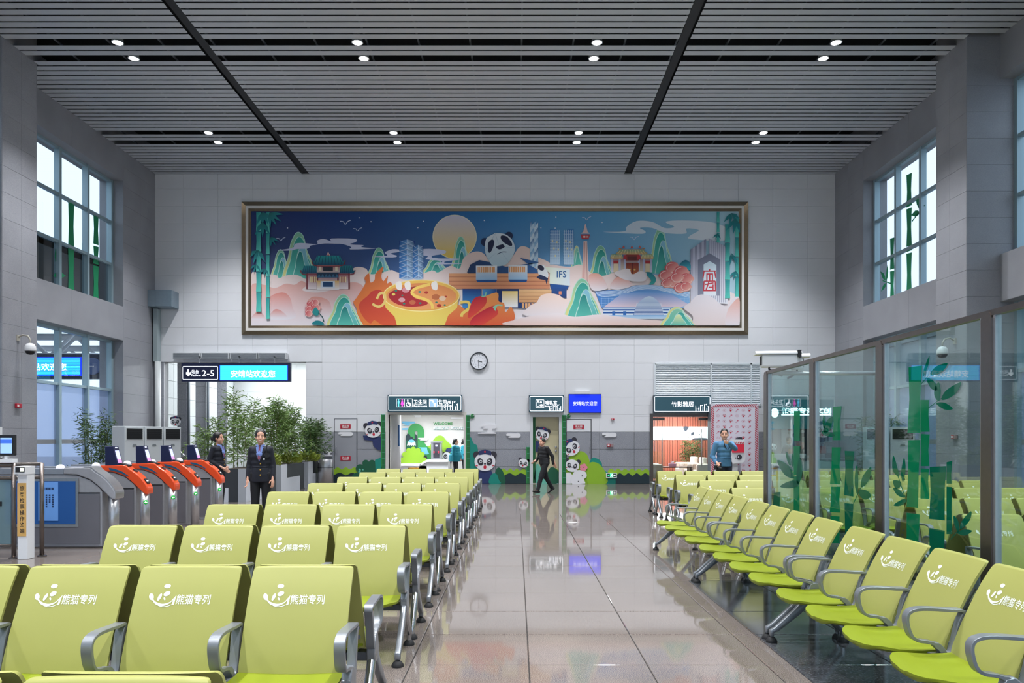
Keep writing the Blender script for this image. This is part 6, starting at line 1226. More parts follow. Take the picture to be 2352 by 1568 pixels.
# ------------------------------------------------------------------ cameras
def dome(label, x, y, z, s):
    t = thing('dome_camera', label, 'security camera', (x, y, z)); wx = s*.31
    MB().box(min(wx, wx-s*.04), max(wx, wx-s*.04), -.05, .05, .19, .33).build('wall_plate', mat('bracket_beige', '#b9b4a8', .5), t); MB().tube([(wx, 0, .26), (s*.18, 0, .33), (s*.06, 0, .31), (0, 0, .22), (0, 0, .12)], .02, 10).build('arm', MATS['bracket_beige'], t, smooth=True)
    MB().lathe([(.02, .14), (.08, .12), (.115, .06), (.125, -.02), (.12, -.05)], seg=24).build('housing', M_plaster, t, smooth=True); MB().lathe([(.11, -.05), (.10, -.09), (.06, -.125), (.01, -.135)], seg=24).build('lens_dome', mat('dome_black', '#15161a', .08), t, smooth=True)
dome('white dome security camera on the left stone pier', -11.40, 17.87, 3.66, -1); dome('white dome security camera on the right stone pier seen through the glass', 9.93, 17.76, 3.57, 1)
def bullet(label, x, y, z, ang, L):
    t = thing('bullet_camera', label, 'security camera', (x, y, z), ang, 'box cameras on the screen'); m = MB().box(-L, 0, -.065, .065, -.055, .085).mesh('housing', bevel=.02); link('housing', m, M_plaster, t); MB().prism([(-.085, .085), (-.085, .10), (-.05, .125), (.05, .125), (.085, .10), (.085, .085)], -L-.07, .03, lambda a, b, d: (d, a, b)).build('sun_shield', M_plaster, t)
    MB().box(-L-.004, -L, -.05, .05, -.03, .07).build('front_glass', M_grille, t); MB().box(-L*.35, -L*.2, -.035, .035, -.10, -.05).build('bracket', M_plaster, t); MB().box(-.02, .02, -.09, .09, .05, .13).build('clip', M_grille, t)
    MB().tube([(-L*.75, 0, -.02), (-L*.78, 0, -.07), (-L*.6, .02, -.12), (-L*.4, .02, -.15)], .012, 8).build('cable', M_grille, t)
bullet('large white box camera over the end of the glass screen, pointing to the aisle', XG+.33, 8.53, 2.41, -.12, .40); bullet('white box camera behind the other one on the glass screen end', XG+.14, 8.66, 2.385, PI-.25, .28)
# ------------------------------------------------------------------ red and white machine wall
t = thing('gift_machine_wall', 'tall white panel with red paw prints and striped red border', 'panel', (0, 0, 0)); YM = 25.9; qm = lambda u, v: Pt(u, v, YM); fm = lambda a, b, d: (a, YM-d, b)
a = qm(1632, 1200); b = qm(1742, 927.5); MB().box(a[0], b[0], YM, YB-.03, 0, b[1]).build('cabinet', mat('machine_side', '#59636e', .5), t); MB().box(a[0], b[0], YM-.02, YM, 0, b[1]).build('white_panel', mat('machine_white', '#e4dde8', .45), t)
M_r = mat('print_red', '#c22238', .5); M_pk = mat('print_pink', '#d97a90', .5); m = MB()
for i in range(46):
    v = 936+i*4.0
    for u0, u1 in ((1632.6, 1640), (1733.6, 1741.4)): m.flat([qm(u0, v), qm(u1, v-5), qm(u1, v-3), qm(u0, v+2)], .024, fm)
for i in range(24): u = 1640+i*4.0; m.flat([qm(u, 935), qm(u+4.5, 928), qm(u+6.5, 928), qm(u+2, 935)], .024, fm)
m.build('striped_border', M_r, t, fix=False); mr, mp_ = MB(), MB(); cols = (1648.5, 1663.5, 1678, 1692.5, 1707, 1721)
for r_ in range(12):
    for c_, u in enumerate(cols):
        v = 942+r_*12.6; k = (c_+(0 if r_ % 2 == 0 else 1)) % 3
        if k == 2: mr.flat([qm(*p) for p in circ(u, v+1, 2.4, 8, 2.0)], .024, fm); [mr.flat([qm(*p) for p in circ(u+dx, v+dy, .9, 6)], .024, fm) for dx, dy in ((-3, -1.6), (-1.2, -3.2), (1.3, -3.2), (3.2, -1.2))]
        elif k == 0: [mp_.flat([qm(*p) for p in q_], .024, fm) for q_ in (circ(u+1.5, v-1.5, 2.2, 8, 1.6), [(u-3.5, v+3), (u-2.6, v+3.6), (u+.6, v), (u-.2, v-.8)])]
        else:
            o_ = [qm(*p) for p in circ(u, v, 4, 12, 2.8)]; i_ = [qm(*p) for p in circ(u, v, 3.6, 12, 2.4)]; mp_.add([fm(*p, .024) for p in o_+i_], [(j, (j+1) % 12, 12+(j+1) % 12, 12+j) for j in range(12)]); mr.flat([qm(*p) for p in circ(u, v, .9, 6)], .024, fm)
mr.build('paw_print', M_r, t, fix=False); mp_.build('pink_print', M_pk, t, fix=False)
t = thing('gift_machine', 'white panda shaped gift machine with red window on a pedestal', 'vending machine'); YQ = 25.3; qq = lambda x, y: Pt(1620+x/10.45, 960+y/10.45, YQ); fq = lambda a_, b_, d: (a_, YQ-d, b_)
MB().prism([qq(*p) for p in spl([(600, 560), (640, 515), (900, 515), (950, 560), (960, 900), (950, 1020), (880, 1070), (700, 1085), (600, 1060)], 3)], 0, -.4, fq).build('cabinet', M_plaster, t); MB().prism([qq(*p) for p in ((650, 1080), (800, 1080), (790, 1622), (660, 1622))], -.1, -.35, fq).build('pedestal', M_plaster, t)
MB().prism([qq(*p) for p in ((780, 515), (800, 470), (840, 455), (890, 460), (910, 515))], -.05, -.3, fq).build('ear', pm('black'), t); MB().prism([qq(*p) for p in ((640, 625), (930, 625), (930, 825), (640, 825))], 0, .03, fq).build('red_window', emis('window_red', '#b81e34', .35), t); MB().prism([qq(*p) for p in ((640, 560), (920, 560), (935, 622), (640, 622))], 0, .03, fq).build('awning', M_plaster, t)
for i in range(7): MB().prism([qq(*p) for p in ((650+i*40, 565), (668+i*40, 565), (690+i*40, 620), (672+i*40, 620))], .03, .035, fq).build('awning_stripe', M_r, t)
MB().prism([qq(*p) for p in circ(815, 935, 62, 18)], 0, .01, fq).build('eye', pm('black'), t); MB().prism([qq(*p) for p in circ(793, 930, 17, 10)], .01, .014, fq).build('eye_glint', pm('white'), t); MB().prism([qq(*p) for p in circ(730, 955, 14, 8)], 0, .01, fq).build('nose', pm('black'), t)
# ------------------------------------------------------------------ gift kiosk behind the glass
t = thing('gift_kiosk', 'gift shop kiosk with glowing white characters seen through the glass', 'kiosk', (0, 0, 0)); yk = 25.2; qk = lambda u, v: Pt(u, v, yk)
a = qk(1776, 1200); b = qk(1912, 915); MB().box(a[0], b[0], yk+.6, yk+.7, 0, b[1]).build('back_panel', mat('kiosk_back', '#c9d3d6', .6), t)
a2 = qk(1774, 985); b2 = qk(1912, 918); MB().box(a2[0], b2[0], yk-.1, yk+.7, a2[1], b2[1]).build('header', mat('kiosk_teal', '#2f8f98', .4), t)
m = MB(); f3 = lambda p, q_, d: (p, yk-.1-d, q_); a = qk(1792, 950); b = qk(1906, 936); put_text(m, '熊猫专列文创', a[0], b[0], a[1], b[1], f3, .01, None, .03); a = qk(1792, 954); b = qk(1906, 951); m.add([f3(a[0], a[1], .01), f3(b[0], a[1], .01), f3(b[0], b[1], .01), f3(a[0], b[1], .01)], [(0, 1, 2, 3)]); m.flat([qk(*p) for p in circ(1777, 948, 9, 16, 11)], .01, f3); m.build('glowing_lettering', emis('kiosk_glow', '#f2fbff', 5.), t, fix=False)
for xa, xb, m_ in ((1774, 1806, mat('kiosk_dark', '#3b464c', .4)), (1808, 1850, M_plaster), (1852, 1884, MATS['kiosk_dark']), (1888, 1908, M_plaster)): a = qk(xa, 1046); b = qk(xb, 968); MB().box(a[0], b[0], yk+.5, yk+.6, a[1], b[1]).build('shelf_board', m_, t)
MB().box(qk(1774, 0)[0], qk(1806, 0)[0], yk+.44, yk+.5, qk(0, 978)[1], qk(0, 970)[1]).build('shelf_light', emis('shelf_glow', '#fff3dd', 2.), t)
cn = thing('kiosk_counter', 'white gift kiosk counter with panda face behind the glass', 'counter'); a = Pt(1776, 1100, 24.2); b = Pt(1850, 1046, 24.2); MB().box(a[0], b[0], 24.2, 24.7, 0, b[1]).build('body', M_plaster, cn); MB().box(a[0], b[0], 24.15, 24.75, b[1], b[1]+.05).build('top', M_sol, cn)
f4 = lambda p, q_, d: (p, 24.2-d, q_); pk = lambda x, y: Pt(1740+x/6.03, 840+y/6.03, 24.2)
for nm, pts, k, d_ in (('ear', circ(260, 1420, 40, 12), 'black', 0), ('face', circ(300, 1470, 60, 16), 'white', .006), ('eye_patch', circ(305, 1475, 28, 12), 'black', .014), ('eye', circ(320, 1478, 12, 10), 'white', .02)): MB().prism([pk(*p) for p in pts], d_, d_+.008, f4).build(nm, pm(k), cn)
GC = ['#b8322e', '#e6e2da', '#6b3a2c', '#e8e8ee', '#2c3742', '#d8dce0', '#8c9aa2', '#c04a3a']
for i in range(16):
    u = (1812+(i % 4)*10) if i < 8 else (1889+(i % 3)*7); v = 985+(i//4 % 2)*28+(i % 2)*6 if i < 8 else 975+((i-8)//3)*26
    x, z = Pt(u, v, yk+.46); t = thing('hanging_bag' if i >= 8 else 'plush_toy', '%s gift hanging on the kiosk wall, column %s, %s' % (['red', 'cream', 'brown', 'white', 'dark', 'pale', 'grey', 'rust'][i % 8], ORD[i % 4] if i < 8 else ORD[4+i % 3], ('upper', 'lower', 'third')[(i//4 % 2) if i < 8 else min((i-8)//3, 2)]), 'gift', (x, yk+.42, z), 0, 'gifts on the kiosk shelves')
    if i >= 8: MB().box(-.10, .10, -.04, .06, -.2, .05).build('bag', mat('gift_'+str(i % 8), GC[i % 8], .6), t, bevel=.02); MB().tube([(-.05, 0, .05), (-.03, 0, .14), (.03, 0, .14), (.05, 0, .05)], .008, 6).build('bag_handle', mat('gift_'+str(i % 8), GC[i % 8]), t)
    else: MB().ell((0, 0, 0), (.07, .05, .06)).build('plush_head', mat('gift_'+str(i % 8), GC[i % 8], .8), t, smooth=True); MB().ell((0, .0, -.11), (.06, .05, .07)).build('plush_body', mat('gift_'+str((i+1) % 8), GC[(i+1) % 8], .8), t, smooth=True)
t = thing('panda_plush', 'white panda plush sitting on the kiosk counter', 'plush toy', (*[Pt(1775, 1040, 24.4)[0]], 24.4, Pt(0, 1046, 24.2)[1]+.05)); MB().ell((0, 0, .22), (.13, .1, .11)).build('head', M_plaster, t, smooth=True); MB().ell((0, 0, .08), (.11, .1, .09)).build('body', pm('black'), t, smooth=True)
for s in (-1, 1): MB().ell((s*.09, 0, .31), (.04, .03, .04)).build('ear', pm('black'), t, smooth=True); MB().ell((s*.05, -.09, .23), (.025, .02, .03)).build('eye', pm('black'), t, smooth=True)
# white lockers by the right window
t = thing('white_drawers', 'white low drawer cabinet behind the glass near the right window', 'cabinet', (8.9, 21.6, 0)); MB().box(-.75, .75, 0, .5, 0, .95).build('case', M_cab, t); MB().box(-.78, .78, -.03, .53, .95, 1.0).build('dark_top', mat('drawer_top', '#4a5055', .4), t)
for i in range(2):
    for j in range(2): d_ = MB().box(-.73+i*.74, -.01+i*.74, -.02, 0, .05+j*.45, .47+j*.45).build('drawer', M_cab, t, bevel=.005); MB().box(-.42+i*.74, -.32+i*.74, -.03, -.02, .32+j*.45, .34+j*.45).build('drawer_handle', M_steel, d_)
# ------------------------------------------------------------------ platform outside the left windows
og = struct(MB().box(-60, 60, -40, 70, -.3, -.06).build('ground_outside', mat('paving_outside', '#8d9095', .9)))
t = thing('platform_canopy', 'white platform canopy with round trusses outside the left windows', 'canopy'); M_wt = mat('white_truss', '#e2e6ea', .45)
MB().box(-17.2, -16.9, 8, 40, 7.0, 8.75).build('fascia', mat('canopy_fascia', '#3b3f42', .6), t); MB().box(-32, -16.9, 8, 45, 8.5, 8.8).build('roof_sheet', mat('canopy_roof', '#9aa0a6', .6), t)
for k in range(5):
    y = 22+4.5*k
    for z in (4.9, 6.3): MB().tube([(-31, y, z), (-17.0, y+.0, z)], .16, 10).build('chord', M_wt, t, smooth=True)
    for j in range(9): MB().tube([(-17.5-j*1.5, y, 4.9 if j % 2 else 6.3), (-17.5-(j+1)*1.5, y, 6.3 if j % 2 else 4.9)], .08, 8).build('web', M_wt, t, smooth=True)
t = thing('platform_display', 'outdoor blue display with white characters and round clock beyond the left window', 'display', (0, 0, 0)); yd = 27.0; qd = lambda u, v: Pt(u, v, yd); fd_ = lambda a_, b_, d: (a_, yd-d, b_)
a = qd(20, 870); b = qd(240, 813); MB().box(a[0], b[0], yd, yd+.25, a[1], b[1]).build('case', mat('display_case', '#101a38', .4), t); a = qd(28, 863); b = qd(188, 820); MB().box(a[0], b[0], yd-.02, yd, a[1], b[1]).build('screen', MATS['led_blue'], t); m = MB()
for i in range(15): m.add([fd_(a[0]+.05, a[1]+.03+i*.042, .025), fd_(b[0]-.05, a[1]+.03+i*.042, .025), fd_(b[0]-.05, a[1]+.055+i*.042, .025), fd_(a[0]+.05, a[1]+.055+i*.042, .025)], [(0, 1, 2, 3)])
m.build('screen_lines', MATS['led_cyan'], t, fix=False); m = MB(); a = qd(38, 851); b = qd(154, 834); put_text(m, '安靖站欢迎您', a[0], b[0], a[1], b[1], fd_, .04, None, .01); m.build('lettering', M_glow, t, fix=False)
x, z = qd(214, 841); MB().lathe([(.29, 0), (.30, -.03), (.27, -.04)], (x, yd, z), 30, 'y').build('clock_face', mat('outdoor_dial', '#5a6c98', .5), t); MB().box(x-.2, x+.05, yd-.05, yd-.042, z-.01, z+.01).build('clock_hand', M_plaster, t)
for x_ in (-17.4, -15.4): MB().tube([(x_, yd+.1, b[1]), (x_, yd+.1, 8.5)], .05, 8).build('hanger', M_dkbar, t)

t = thing('neighbour_building', 'low grey building standing outside the lower windows behind the bamboo glass', 'building', (16.5, 0, 0)); MB().box(0, 4, -5, 45, -.06, 5.6).build('wall', mat('neighbour_wall', '#8d9aa2', .8, noise=.05), t); MB().box(-.15, 4.1, -5.1, 45.1, 5.6, 5.9).build('roof_edge', mat('neighbour_edge', '#70797f', .7), t)
for k in range(8):
    wn_ = MB().box(-.04, .02, 6+k*4.4, 8.4+k*4.4, 1.0, 3.6).build('window', mat('neighbour_window', '#3c4a55', .15), t); MB().box(-.07, -.03, 7.16+k*4.4, 7.24+k*4.4, 1.0, 3.6).build('window_bar', M_alu, wn_)
# ------------------------------------------------------------------ people
M_skin = mat('skin', '#d9a58c', .5, noise=.03); M_hair = mat('black_hair', '#17120f', .45); M_navyc = mat('navy_uniform', '#161a26', .75, noise=.06, scale=12); M_trou = mat('black_trousers', '#14161c', .8)
M_shirt = mat('blue_shirt', '#6f86c4', .7); M_denim = mat('denim_jacket', '#4e7fa6', .8, noise=.12, scale=14); M_teal = mat('teal_jacket', '#0f7f92', .75, noise=.08, scale=10); M_blkj = mat('black_jacket', '#1d1e22', .7, noise=.06, scale=12)
M_white_c = mat('white_cloth', '#e6e6e8', .6); M_lip = mat('lips', '#a8484a', .5); M_eye = mat('eye_dark', '#1c1512', .3); M_shoe = mat('black_shoe', '#141416', .4); M_gold = mat('gold_button', '#d8b050', .3, .8)
def solid(mb, name, m, parent, vox, it=4, f=.5):
    """join overlapping volumes into one continuous smooth skin"""
    me = mb.mesh(name); o = link(name, me, m, parent)
    r = o.modifiers.new('r', 'REMESH'); r.mode = 'VOXEL'; r.voxel_size = vox
    s = o.modifiers.new('s', 'SMOOTH'); s.factor = f; s.iterations = it
    dg = bpy.context.evaluated_depsgraph_get(); dg.update()
    me2 = bpy.data.meshes.new_from_object(o.evaluated_get(dg)); o.modifiers.clear(); o.data = me2; me2.name = name; me2.shade_smooth(); bpy.data.meshes.remove(me)
    if not me2.materials: me2.materials.append(m)
    return o
def lerp(a, b, t): return Vector(a).lerp(Vector(b), t)
def hand(mb, wr, d, side, curl=.4, k=1.):
    """palm, four bent fingers and a thumb; d points from wrist to knuckles, side towards the thumb"""
    d = Vector(d).normalized(); s = Vector(side); s = (s-d*s.dot(d)).normalized(); n = d.cross(s); wr = Vector(wr)
    mb.ell(wr+d*.045*k, (.040*k, .019*k, .050*k), Matrix((s, n, d)).transposed(), 10, 6)
    for i, L in enumerate((.068, .078, .072, .056)):
        p = wr+d*.082*k+s*(.027-.018*i)*k; q = p; dr = d
        for j, f in enumerate((.45, .32, .23)):
            a = curl*(.5+.5*j); dr2 = (d*math.cos(a*(j+.6))+n*math.sin(a*(j+.6))).normalized(); r = q+dr2*L*f*k; mb.cap(q, r, (.0095-.001*j)*k, (.009-.001*j)*k, 8); q = r
    p = wr+d*.022*k+s*.03*k; q = p+(d*.55+s*.8).normalized()*.04*k; mb.cap(p, q, .013*k, .011*k, 8); mb.cap(q, q+(d*.9+s*.25+n*.25).normalized()*.035*k, .0105*k, .009*k, 8)
def person(label, x, y, face, H, J, top_m, hem, female=True, extras=None, leg_m=None, group=None, smile=False, hair='bun', width=1., belly=0., puff=0.):
    """face: heading of the body (0 looks at the viewer); J: joints in body space, x to the person's own left side, -y forwards"""
    t = thing('person', label, 'person', (x, y, 0), face, group); k = H/1.70; S = lambda p: Vector(p)*k
    sw = (.146 if female else .19)*width
    j = {'neck': (0, .01, 1.43), 'head': (0, -.012, 1.565), 'chest': (0, .0, 1.24), 'waist': (0, 0, 1.06), 'hip': (0, 0, .92),
         'shL': (sw, .01, 1.36), 'shR': (-sw, .01, 1.36), 'elL': (sw+.06, .02, 1.10), 'elR': (-sw-.06, .02, 1.10), 'wrL': (sw+.07, -.04, .87), 'wrR': (-sw-.07, -.04, .87),
         'hpL': (.088, 0, .90), 'hpR': (-.088, 0, .90), 'knL': (.09, -.01, .49), 'knR': (-.09, -.01, .49), 'anL': (.09, .02, .085), 'anR': (-.09, .02, .085), 'turn': 0., 'toeL': (0, -1, -.05), 'toeR': (0, -1, -.05), 'hdL': None, 'hdR': None, 'sdL': (-.5, -1, 0), 'sdR': (.5, -1, 0), 'curlL': .35, 'curlR': .35}
    j.update(J); P = {a: (S(b) if isinstance(b, tuple) and len(b) == 3 and a[:2] not in ('to', 'hd', 'sd') else b) for a, b in j.items()}
    R3 = Matrix.Rotation(j['turn'], 3, 'Z'); hc = P['head']; hv = lambda p: hc+R3 @ (Vector(p)*k)
    # body: one continuous skin with head, neck, limbs, hands
    b = MB(); b.ell(hv((0, .012, .035)), (.076*k, .094*k, .092*k), R3, 16, 12); b.ell(hv((0, -.022, -.032)), (.068*k, .070*k, .076*k), R3, 14, 10); b.ell(hv((0, -.055, -.088)), (.030*k, .030*k, .026*k), R3)
    b.cap(hv((0, -.088, .012)), hv((0, -.103, -.026)), .009*k, .014*k, 8)
    for s in (-1, 1): b.ell(hv((s*.078, .018, -.008)), (.012*k, .022*k, .032*k), R3, 8, 6); b.ell(hv((s*.042, -.062, -.03)), (.024*k, .024*k, .022*k), R3, 8, 6)
    b.cap(P['neck']-S((0, 0, .05)), hv((0, .015, -.07)), .055*k*(.92 if female else 1.05), .048*k*(.92 if female else 1.05), 12)
    tor = [(P['chest']+S((0, 0, .09)), .155*width, .092), (P['chest'], .148*width, .105), (lerp(P['chest'], P['waist'], .6), .135*width, .098+belly*.6), (P['waist'], .128*width, .094+belly), (lerp(P['waist'], P['hip'], .6), .150*width, .105+belly*.5), (P['hip'], .158*width, .108)]
    for c, rx, ry in tor: b.ell(c, (rx*k, ry*k, .10*k), None, 14, 8)
    for s in 'LR':
        b.cap(P['sh'+s], P['el'+s], .046*k, .038*k); b.cap(P['el'+s], P['wr'+s], .038*k, .025*k); b.cap(P['neck']-S((0, 0, .04)), P['sh'+s], .05*k, .05*k)
        hand(b, P['wr'+s], j['hd'+s] or tuple(P['wr'+s]-P['el'+s]), j['sd'+s], j['curl'+s], k)
        b.cap(P['hp'+s], P['kn'+s], .078*k, .054*k); b.cap(P['kn'+s], P['an'+s], .052*k, .034*k); td = Vector(j['toe'+s]).normalized(); b.cap(P['an'+s]+S((0, 0, -.045)), P['an'+s]+S((0, 0, -.05))+td*.13*k, .032*k, .028*k)
    solid(b, 'body', M_skin, t, .0075, 3)
    # clothes
    c = MB(); g = (.022 if female else .034)+puff
    for q, rx, ry in tor: c.ell(q, ((rx+g)*k, (ry+g)*k, .105*k), None, 16, 8)
    for s in 'LR':
        c.cap(P['neck']-S((0, 0, .055)), P['sh'+s], .056*k, (.058 if female else .066)*k); c.cap(P['sh'+s], P['el'+s], ((.060 if female else .070)+puff*.5)*k, ((.052 if female else .058)+puff*.5)*k, 12); c.cap(P['el'+s], lerp(P['el'+s], P['wr'+s], .95), ((.052 if female else .058)+puff*.5)*k, (.042 if female else .045)*k, 12)
    w0 = (.165 if female else .17)*width; hz = P['hip']+S((0, 0, hem))
    c.tube([P['waist'], lerp(P['waist'], hz, .5), hz], [((.142 if female else .165)+puff)*k*width, (w0+puff)*k, (w0+puff+.012)*k], 18)
    o = solid(c, 'jacket', top_m, t, .012, 3)
    for v in o.data.vertices:                                       # flatten the skirt of the jacket front to back
        if v.co.z < P['waist'].z: v.co.y *= .72+min(puff*4, .28)+.12*min(1, (v.co.z-hz.z)/.2 if v.co.z > hz.z else 0)
    c = MB()
    for s in 'LR': c.cap(P['hp'+s]+S((0, 0, .03)), P['kn'+s], (.098 if female else .106)*k, (.072 if female else .084)*k, 14); c.tube([P['kn'+s]+S((0, 0, .03)), P['kn'+s], lerp(P['kn'+s], P['an'+s], .5), P['an'+s]+S((0, 0, -.01))], [.070*k, .072*k, .064*k, .060*k], 14)
    c.ell(P['hip'], (.150*k, .112*k, .10*k), None, 14, 8); solid(c, 'trousers', leg_m or M_trou, t, .012, 3)
    for s in 'LR':
        td = Vector(j['toe'+s]).normalized(); a0 = P['an'+s]+S((0, 0, -.04)); m = MB(); m.cap(a0+td*(-.05)*k, a0+td*.10*k+S((0, 0, -.012)), .042*k, .034*k); m.cap(a0+td*.08*k+S((0, 0, -.012)), a0+td*.16*k+S((0, 0, -.014)), .036*k, .026*k); m.build('shoe', M_shoe, t, smooth=True)
    # hair and face
    h = MB(); h.ell(hv((0, .026, .050)), ((.092 if hair != 'short' else .084)*k, .100*k, .092*k), R3, 16, 12); h.ell(hv((0, .062, -.01)) if hair != 'short' else hv((0, .055, .02)), (.074*k, .058*k, .075*k) if hair != 'short' else (.072*k, .058*k, .06*k), R3)
    for s in (-1, 1): h.ell(hv((s*.070, .028, .02 if hair != 'short' else .045)), (.018*k, .045*k, (.055 if hair != 'short' else .035)*k), R3)
    if hair == 'bun': h.ell(hv((0, .135, -.005)), (.050*k, .042*k, .052*k), R3); h.ell(hv((.0, .108, .0)), (.035*k, .04*k, .04*k), R3)
    if hair == 'tied': h.ell(hv((0, .11, -.06)), (.045*k, .04*k, .06*k), R3)
    ho = solid(h, 'hair', M_hair, t, .009, 2)
    fwd = R3 @ Vector((0, -1, 0)); cut_ = hc+R3 @ (Vector((0, -.052, 0))*k)
    for v in ho.data.vertices:                                      # hairline: pull the front edge behind the forehead
        z = (v.co-hc).z/k; lim = .050 if z < .075 else .050+(z-.075)*.9; e = (v.co-hc).dot(fwd)/k
        if e > lim: v.co -= fwd*(e-lim)*k
    for s in (-1, 1):
        MB().ell(hv((s*.032, -.080, .004)), (.014*k, .006*k, (.004 if smile else .006)*k), R3, 8, 6).build('eye', M_eye, t, smooth=True); MB().ell(hv((s*.033, -.081, .026)), (.020*k, .006*k, .0035*k), R3, 8, 6).build('eyebrow', M_hair, t, smooth=True)
    MB().ell(hv((0, -.088, -.055)), ((.030 if smile else .021)*k, .008*k, (.0085 if smile else .006)*k), R3, 10, 6).build('mouth', M_lip, t, smooth=True)
    if smile: MB().ell(hv((0, -.0945, -.0535)), (.022*k, .004*k, .004*k), R3, 10, 6).build('teeth', M_white_c, t, smooth=True)
    if extras: extras(t, k, P, hv)
    return t
def vneck(col, tie=None, z0=1.215, wd=.062, buttons=(), patch=True):
    def f(t, k, P, hv):
        c = P['chest']; fy_ = lambda zz: -(.128 if zz < 1.30 else .128-(zz-1.30)*.42)
        zz = [z0, z0+.06, z0+.12, 1.40]; ww = [.004, wd*.45, wd*.8, wd]; vs = []
        for a, b_ in zip(zz, ww): vs += [(-b_*k, (fy_(a)+.0)*k, a*k), (0, (fy_(a)-.012)*k, a*k), (b_*k, fy_(a)*k, a*k)]
        fs = [(3*i+q, 3*i+q+1, 3*i+q+4, 3*i+q+3) for i in range(3) for q in range(2)]; MB().add(vs, fs).build('shirt_front', col, t)
        for s in (-1, 1): MB().add([(s*.055*k, -.02*k, 1.455*k), (s*.012*k, -.098*k, 1.415*k), (s*.05*k, -.092*k, 1.36*k), (s*.078*k, -.03*k, 1.42*k)], [(0, 1, 2, 3)]).build('collar', col, t)
        if tie: MB().add([(-.012*k, -.104*k, 1.41*k), (.012*k, -.104*k, 1.41*k), (.022*k, -.146*k, (z0+.05)*k), (0, -.148*k, (z0+.01)*k), (-.022*k, -.146*k, (z0+.05)*k)], [(0, 1, 2, 3, 4)]).build('necktie', tie, t)
        for z in buttons: MB().ell((.02*k, -(.128 if z > 1.05 else .135)*k, z*k), (.013*k, .008*k, .013*k)).build('button', M_gold, t, smooth=True)
        for s in (-1, 1): MB().add([(s*.012*k, -.142*k, (z0-.01)*k), (s*.085*k, -.120*k, 1.33*k), (s*.060*k, -.105*k, 1.40*k), (s*.05*k, -.118*k, 1.34*k)], [(0, 1, 2, 3)]).build('lapel', mat('lapel_dark', '#10131d', .7), t)
    return f
M_tie = mat('striped_tie', '#7a3f55', .6, noise=.4, scale=40)
uni = vneck(M_shirt, M_tie, 1.16, .062, (1.12, 1.02, .93))
def officer(t, k, P, hv):
    uni(t, k, P, hv); MB().box(.10*k, .145*k, -.135*k, -.11*k, 1.22*k, 1.30*k).build('radio', M_grille, t); MB().tube([(.12*k, -.12*k, 1.30*k), (.12*k, -.11*k, 1.43*k)], .007*k, 6).build('antenna', M_grille, t); MB().box(.065*k, .09*k, -.135*k, -.125*k, 1.185*k, 1.21*k).build('badge', M_white_c, t)
person('smiling woman in navy uniform with gold buttons and blue shirt facing the viewer', -4.36, 13.0, .12, 1.72, {'turn': .15, 'wrL': (.205, -.05, .855), 'wrR': (-.205, -.05, .855), 'elL': (.192, .03, 1.10), 'elR': (-.192, .03, 1.10), 'sdL': (-.6, -1, 0), 'sdR': (.6, -1, 0)}, M_navyc, -.11, True, officer, smile=True)
person('woman in navy uniform with hair bun in profile by the orange gates', -6.22, 15.9, PI/2-.25, 1.70, {'turn': .15, 'elL': (.20, .08, 1.10), 'wrL': (.10, -.13, .95), 'elR': (-.20, .08, 1.10), 'wrR': (-.05, -.16, .94), 'hdL': (-.6, -.6, -.5), 'hdR': (.5, -.6, -.5), 'sdL': (0, -.3, 1), 'sdR': (0, -.3, 1)}, M_navyc, -.11, True, uni)
person('older man in black jacket walking past the baby care door', .80, 21.75, -PI/2+.55, 1.60, {'turn': .1, 'head': (0, -.085, 1.545), 'neck': (0, -.05, 1.42), 'chest': (0, -.03, 1.24), 'shL': (.19, -.03, 1.37), 'shR': (-.19, -.03, 1.37), 'elL': (.25, .12, 1.13), 'wrL': (.24, .22, .90), 'elR': (-.25, -.02, 1.11), 'wrR': (-.22, -.22, .97), 'knL': (.08, -.17, .50), 'anL': (.08, -.30, .11), 'toeL': (0, -1, .18), 'knR': (-.08, .10, .49), 'anR': (-.08, .34, .15), 'toeR': (0, -1, -.55), 'curlR': .9}, M_blkj, -.03, False, vneck(mat('grey_shirt', '#5d6068', .7), None, 1.20, .05), hair='short', belly=.045, width=1.12)
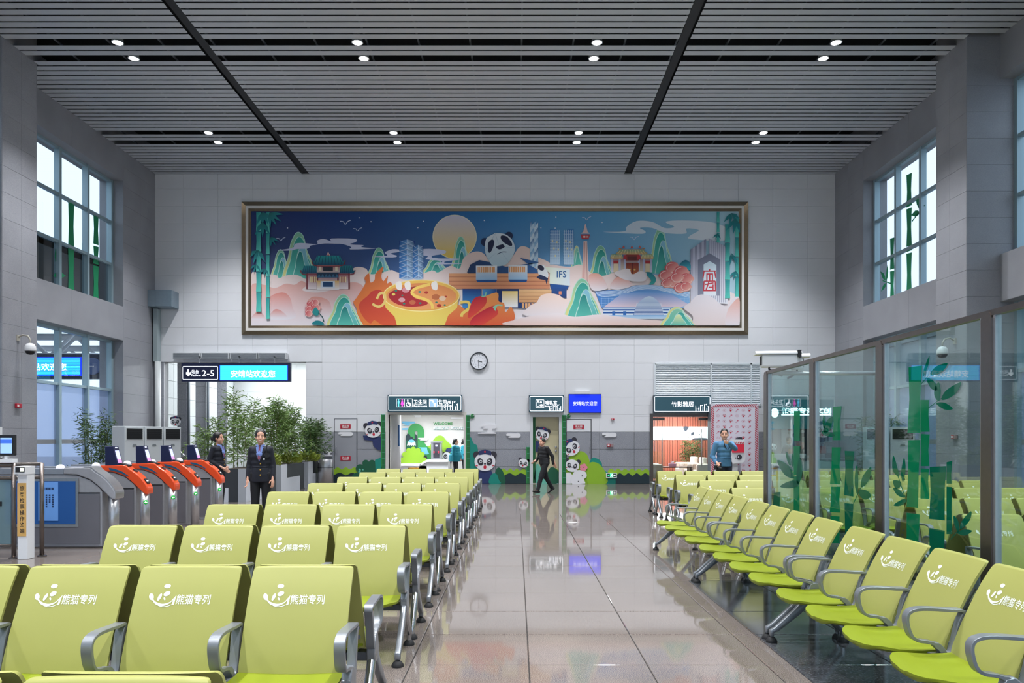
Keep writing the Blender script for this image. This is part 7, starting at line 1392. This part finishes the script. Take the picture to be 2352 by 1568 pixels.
def camera_man(t, k, P, hv):
    w_ = P['wrR']; m = MB().box(-.07, .07, -.05, .05, -.12, -.02).build('camera_body', M_grille, t, bevel=.01); m.location = w_+Vector((0, -.03, -.03)); l = MB().tube([(0, -.04, -.07), (0, -.15, -.10)], .04, 14).build('camera_lens', M_grille, t, smooth=True); l.location = m.location
    MB().tube([w_+Vector((-.05, 0, -.08)), w_+Vector((-.10, .02, -.25)), w_+Vector((-.06, .03, -.42)), w_+Vector((.01, .02, -.3))], .009, 6).build('camera_strap', M_grille, t)
    vneck(M_denim, None, 1.25, .05)(t, k, P, hv)
person('man in blue denim jacket pointing, holding a camera, before the paw print panel', 4.73, 17.35, .30, 1.79, {'turn': -.55, 'elL': (.12, -.24, 1.27), 'wrL': (-.15, -.40, 1.395), 'hdL': (-.9, -.4, .15), 'sdL': (0, -.2, 1), 'elR': (-.26, .05, 1.10), 'wrR': (-.25, -.12, .96), 'curlR': 1.0, 'curlL': .6}, M_denim, -.04, False, camera_man, mat('dark_trousers', '#1b2436', .8), hair='short')
def scarf(t, k, P, hv):
    for s in (-1, 1): MB().add([(s*.06*k, .0, 1.45*k), (s*.02*k, -.11*k, 1.39*k), (s*.045*k, -.115*k, 1.33*k), (s*.09*k, -.01*k, 1.42*k)], [(0, 1, 2, 3)]).build('white_collar', M_white_c, t)
    MB().tube([(.07*k*math.cos(a), .01+.075*k*math.sin(a), 1.425*k) for a in np.linspace(0, 2*PI, 14)], .014*k, 6).build('collar_band', M_white_c, t)
person('woman in teal jacket in profile at the restroom counter, front one', -2.20, 27.6, PI/2-.15, 1.57, {'turn': .1, 'elL': (.2, .02, 1.08), 'wrL': (.13, -.15, .92), 'elR': (-.21, .02, 1.08), 'wrR': (-.14, -.15, .92)}, M_teal, -.12, True, scarf, hair='tied', width=1.25, belly=.07, puff=.05)
person('woman in teal jacket half hidden by the restroom door frame, rear one', -1.95, 28.6, PI/2-.1, 1.57, {'turn': .1, 'elL': (.2, -.02, 1.1), 'wrL': (.13, -.2, 1.05), 'elR': (-.21, -.02, 1.1), 'wrR': (-.14, -.2, 1.05)}, M_teal, -.08, True, scarf, hair='tied', width=1.2, belly=.05, puff=.04)
def apron(t, k, P, hv):
    MB().box(-.07*k, .07*k, -.145*k, -.125*k, .95*k, 1.28*k).build('apron', mat('apron_orange', '#c98a5a', .7), t); scarf(t, k, P, hv)
person('shop clerk in dark jacket behind the kiosk counter seen through the glass', Pt(1812, 0, 24.95)[0], 24.95, 0., 1.62, {}, mat('dark_teal_coat', '#2a3b40', .7), -.05, True, apron, hair='tied')
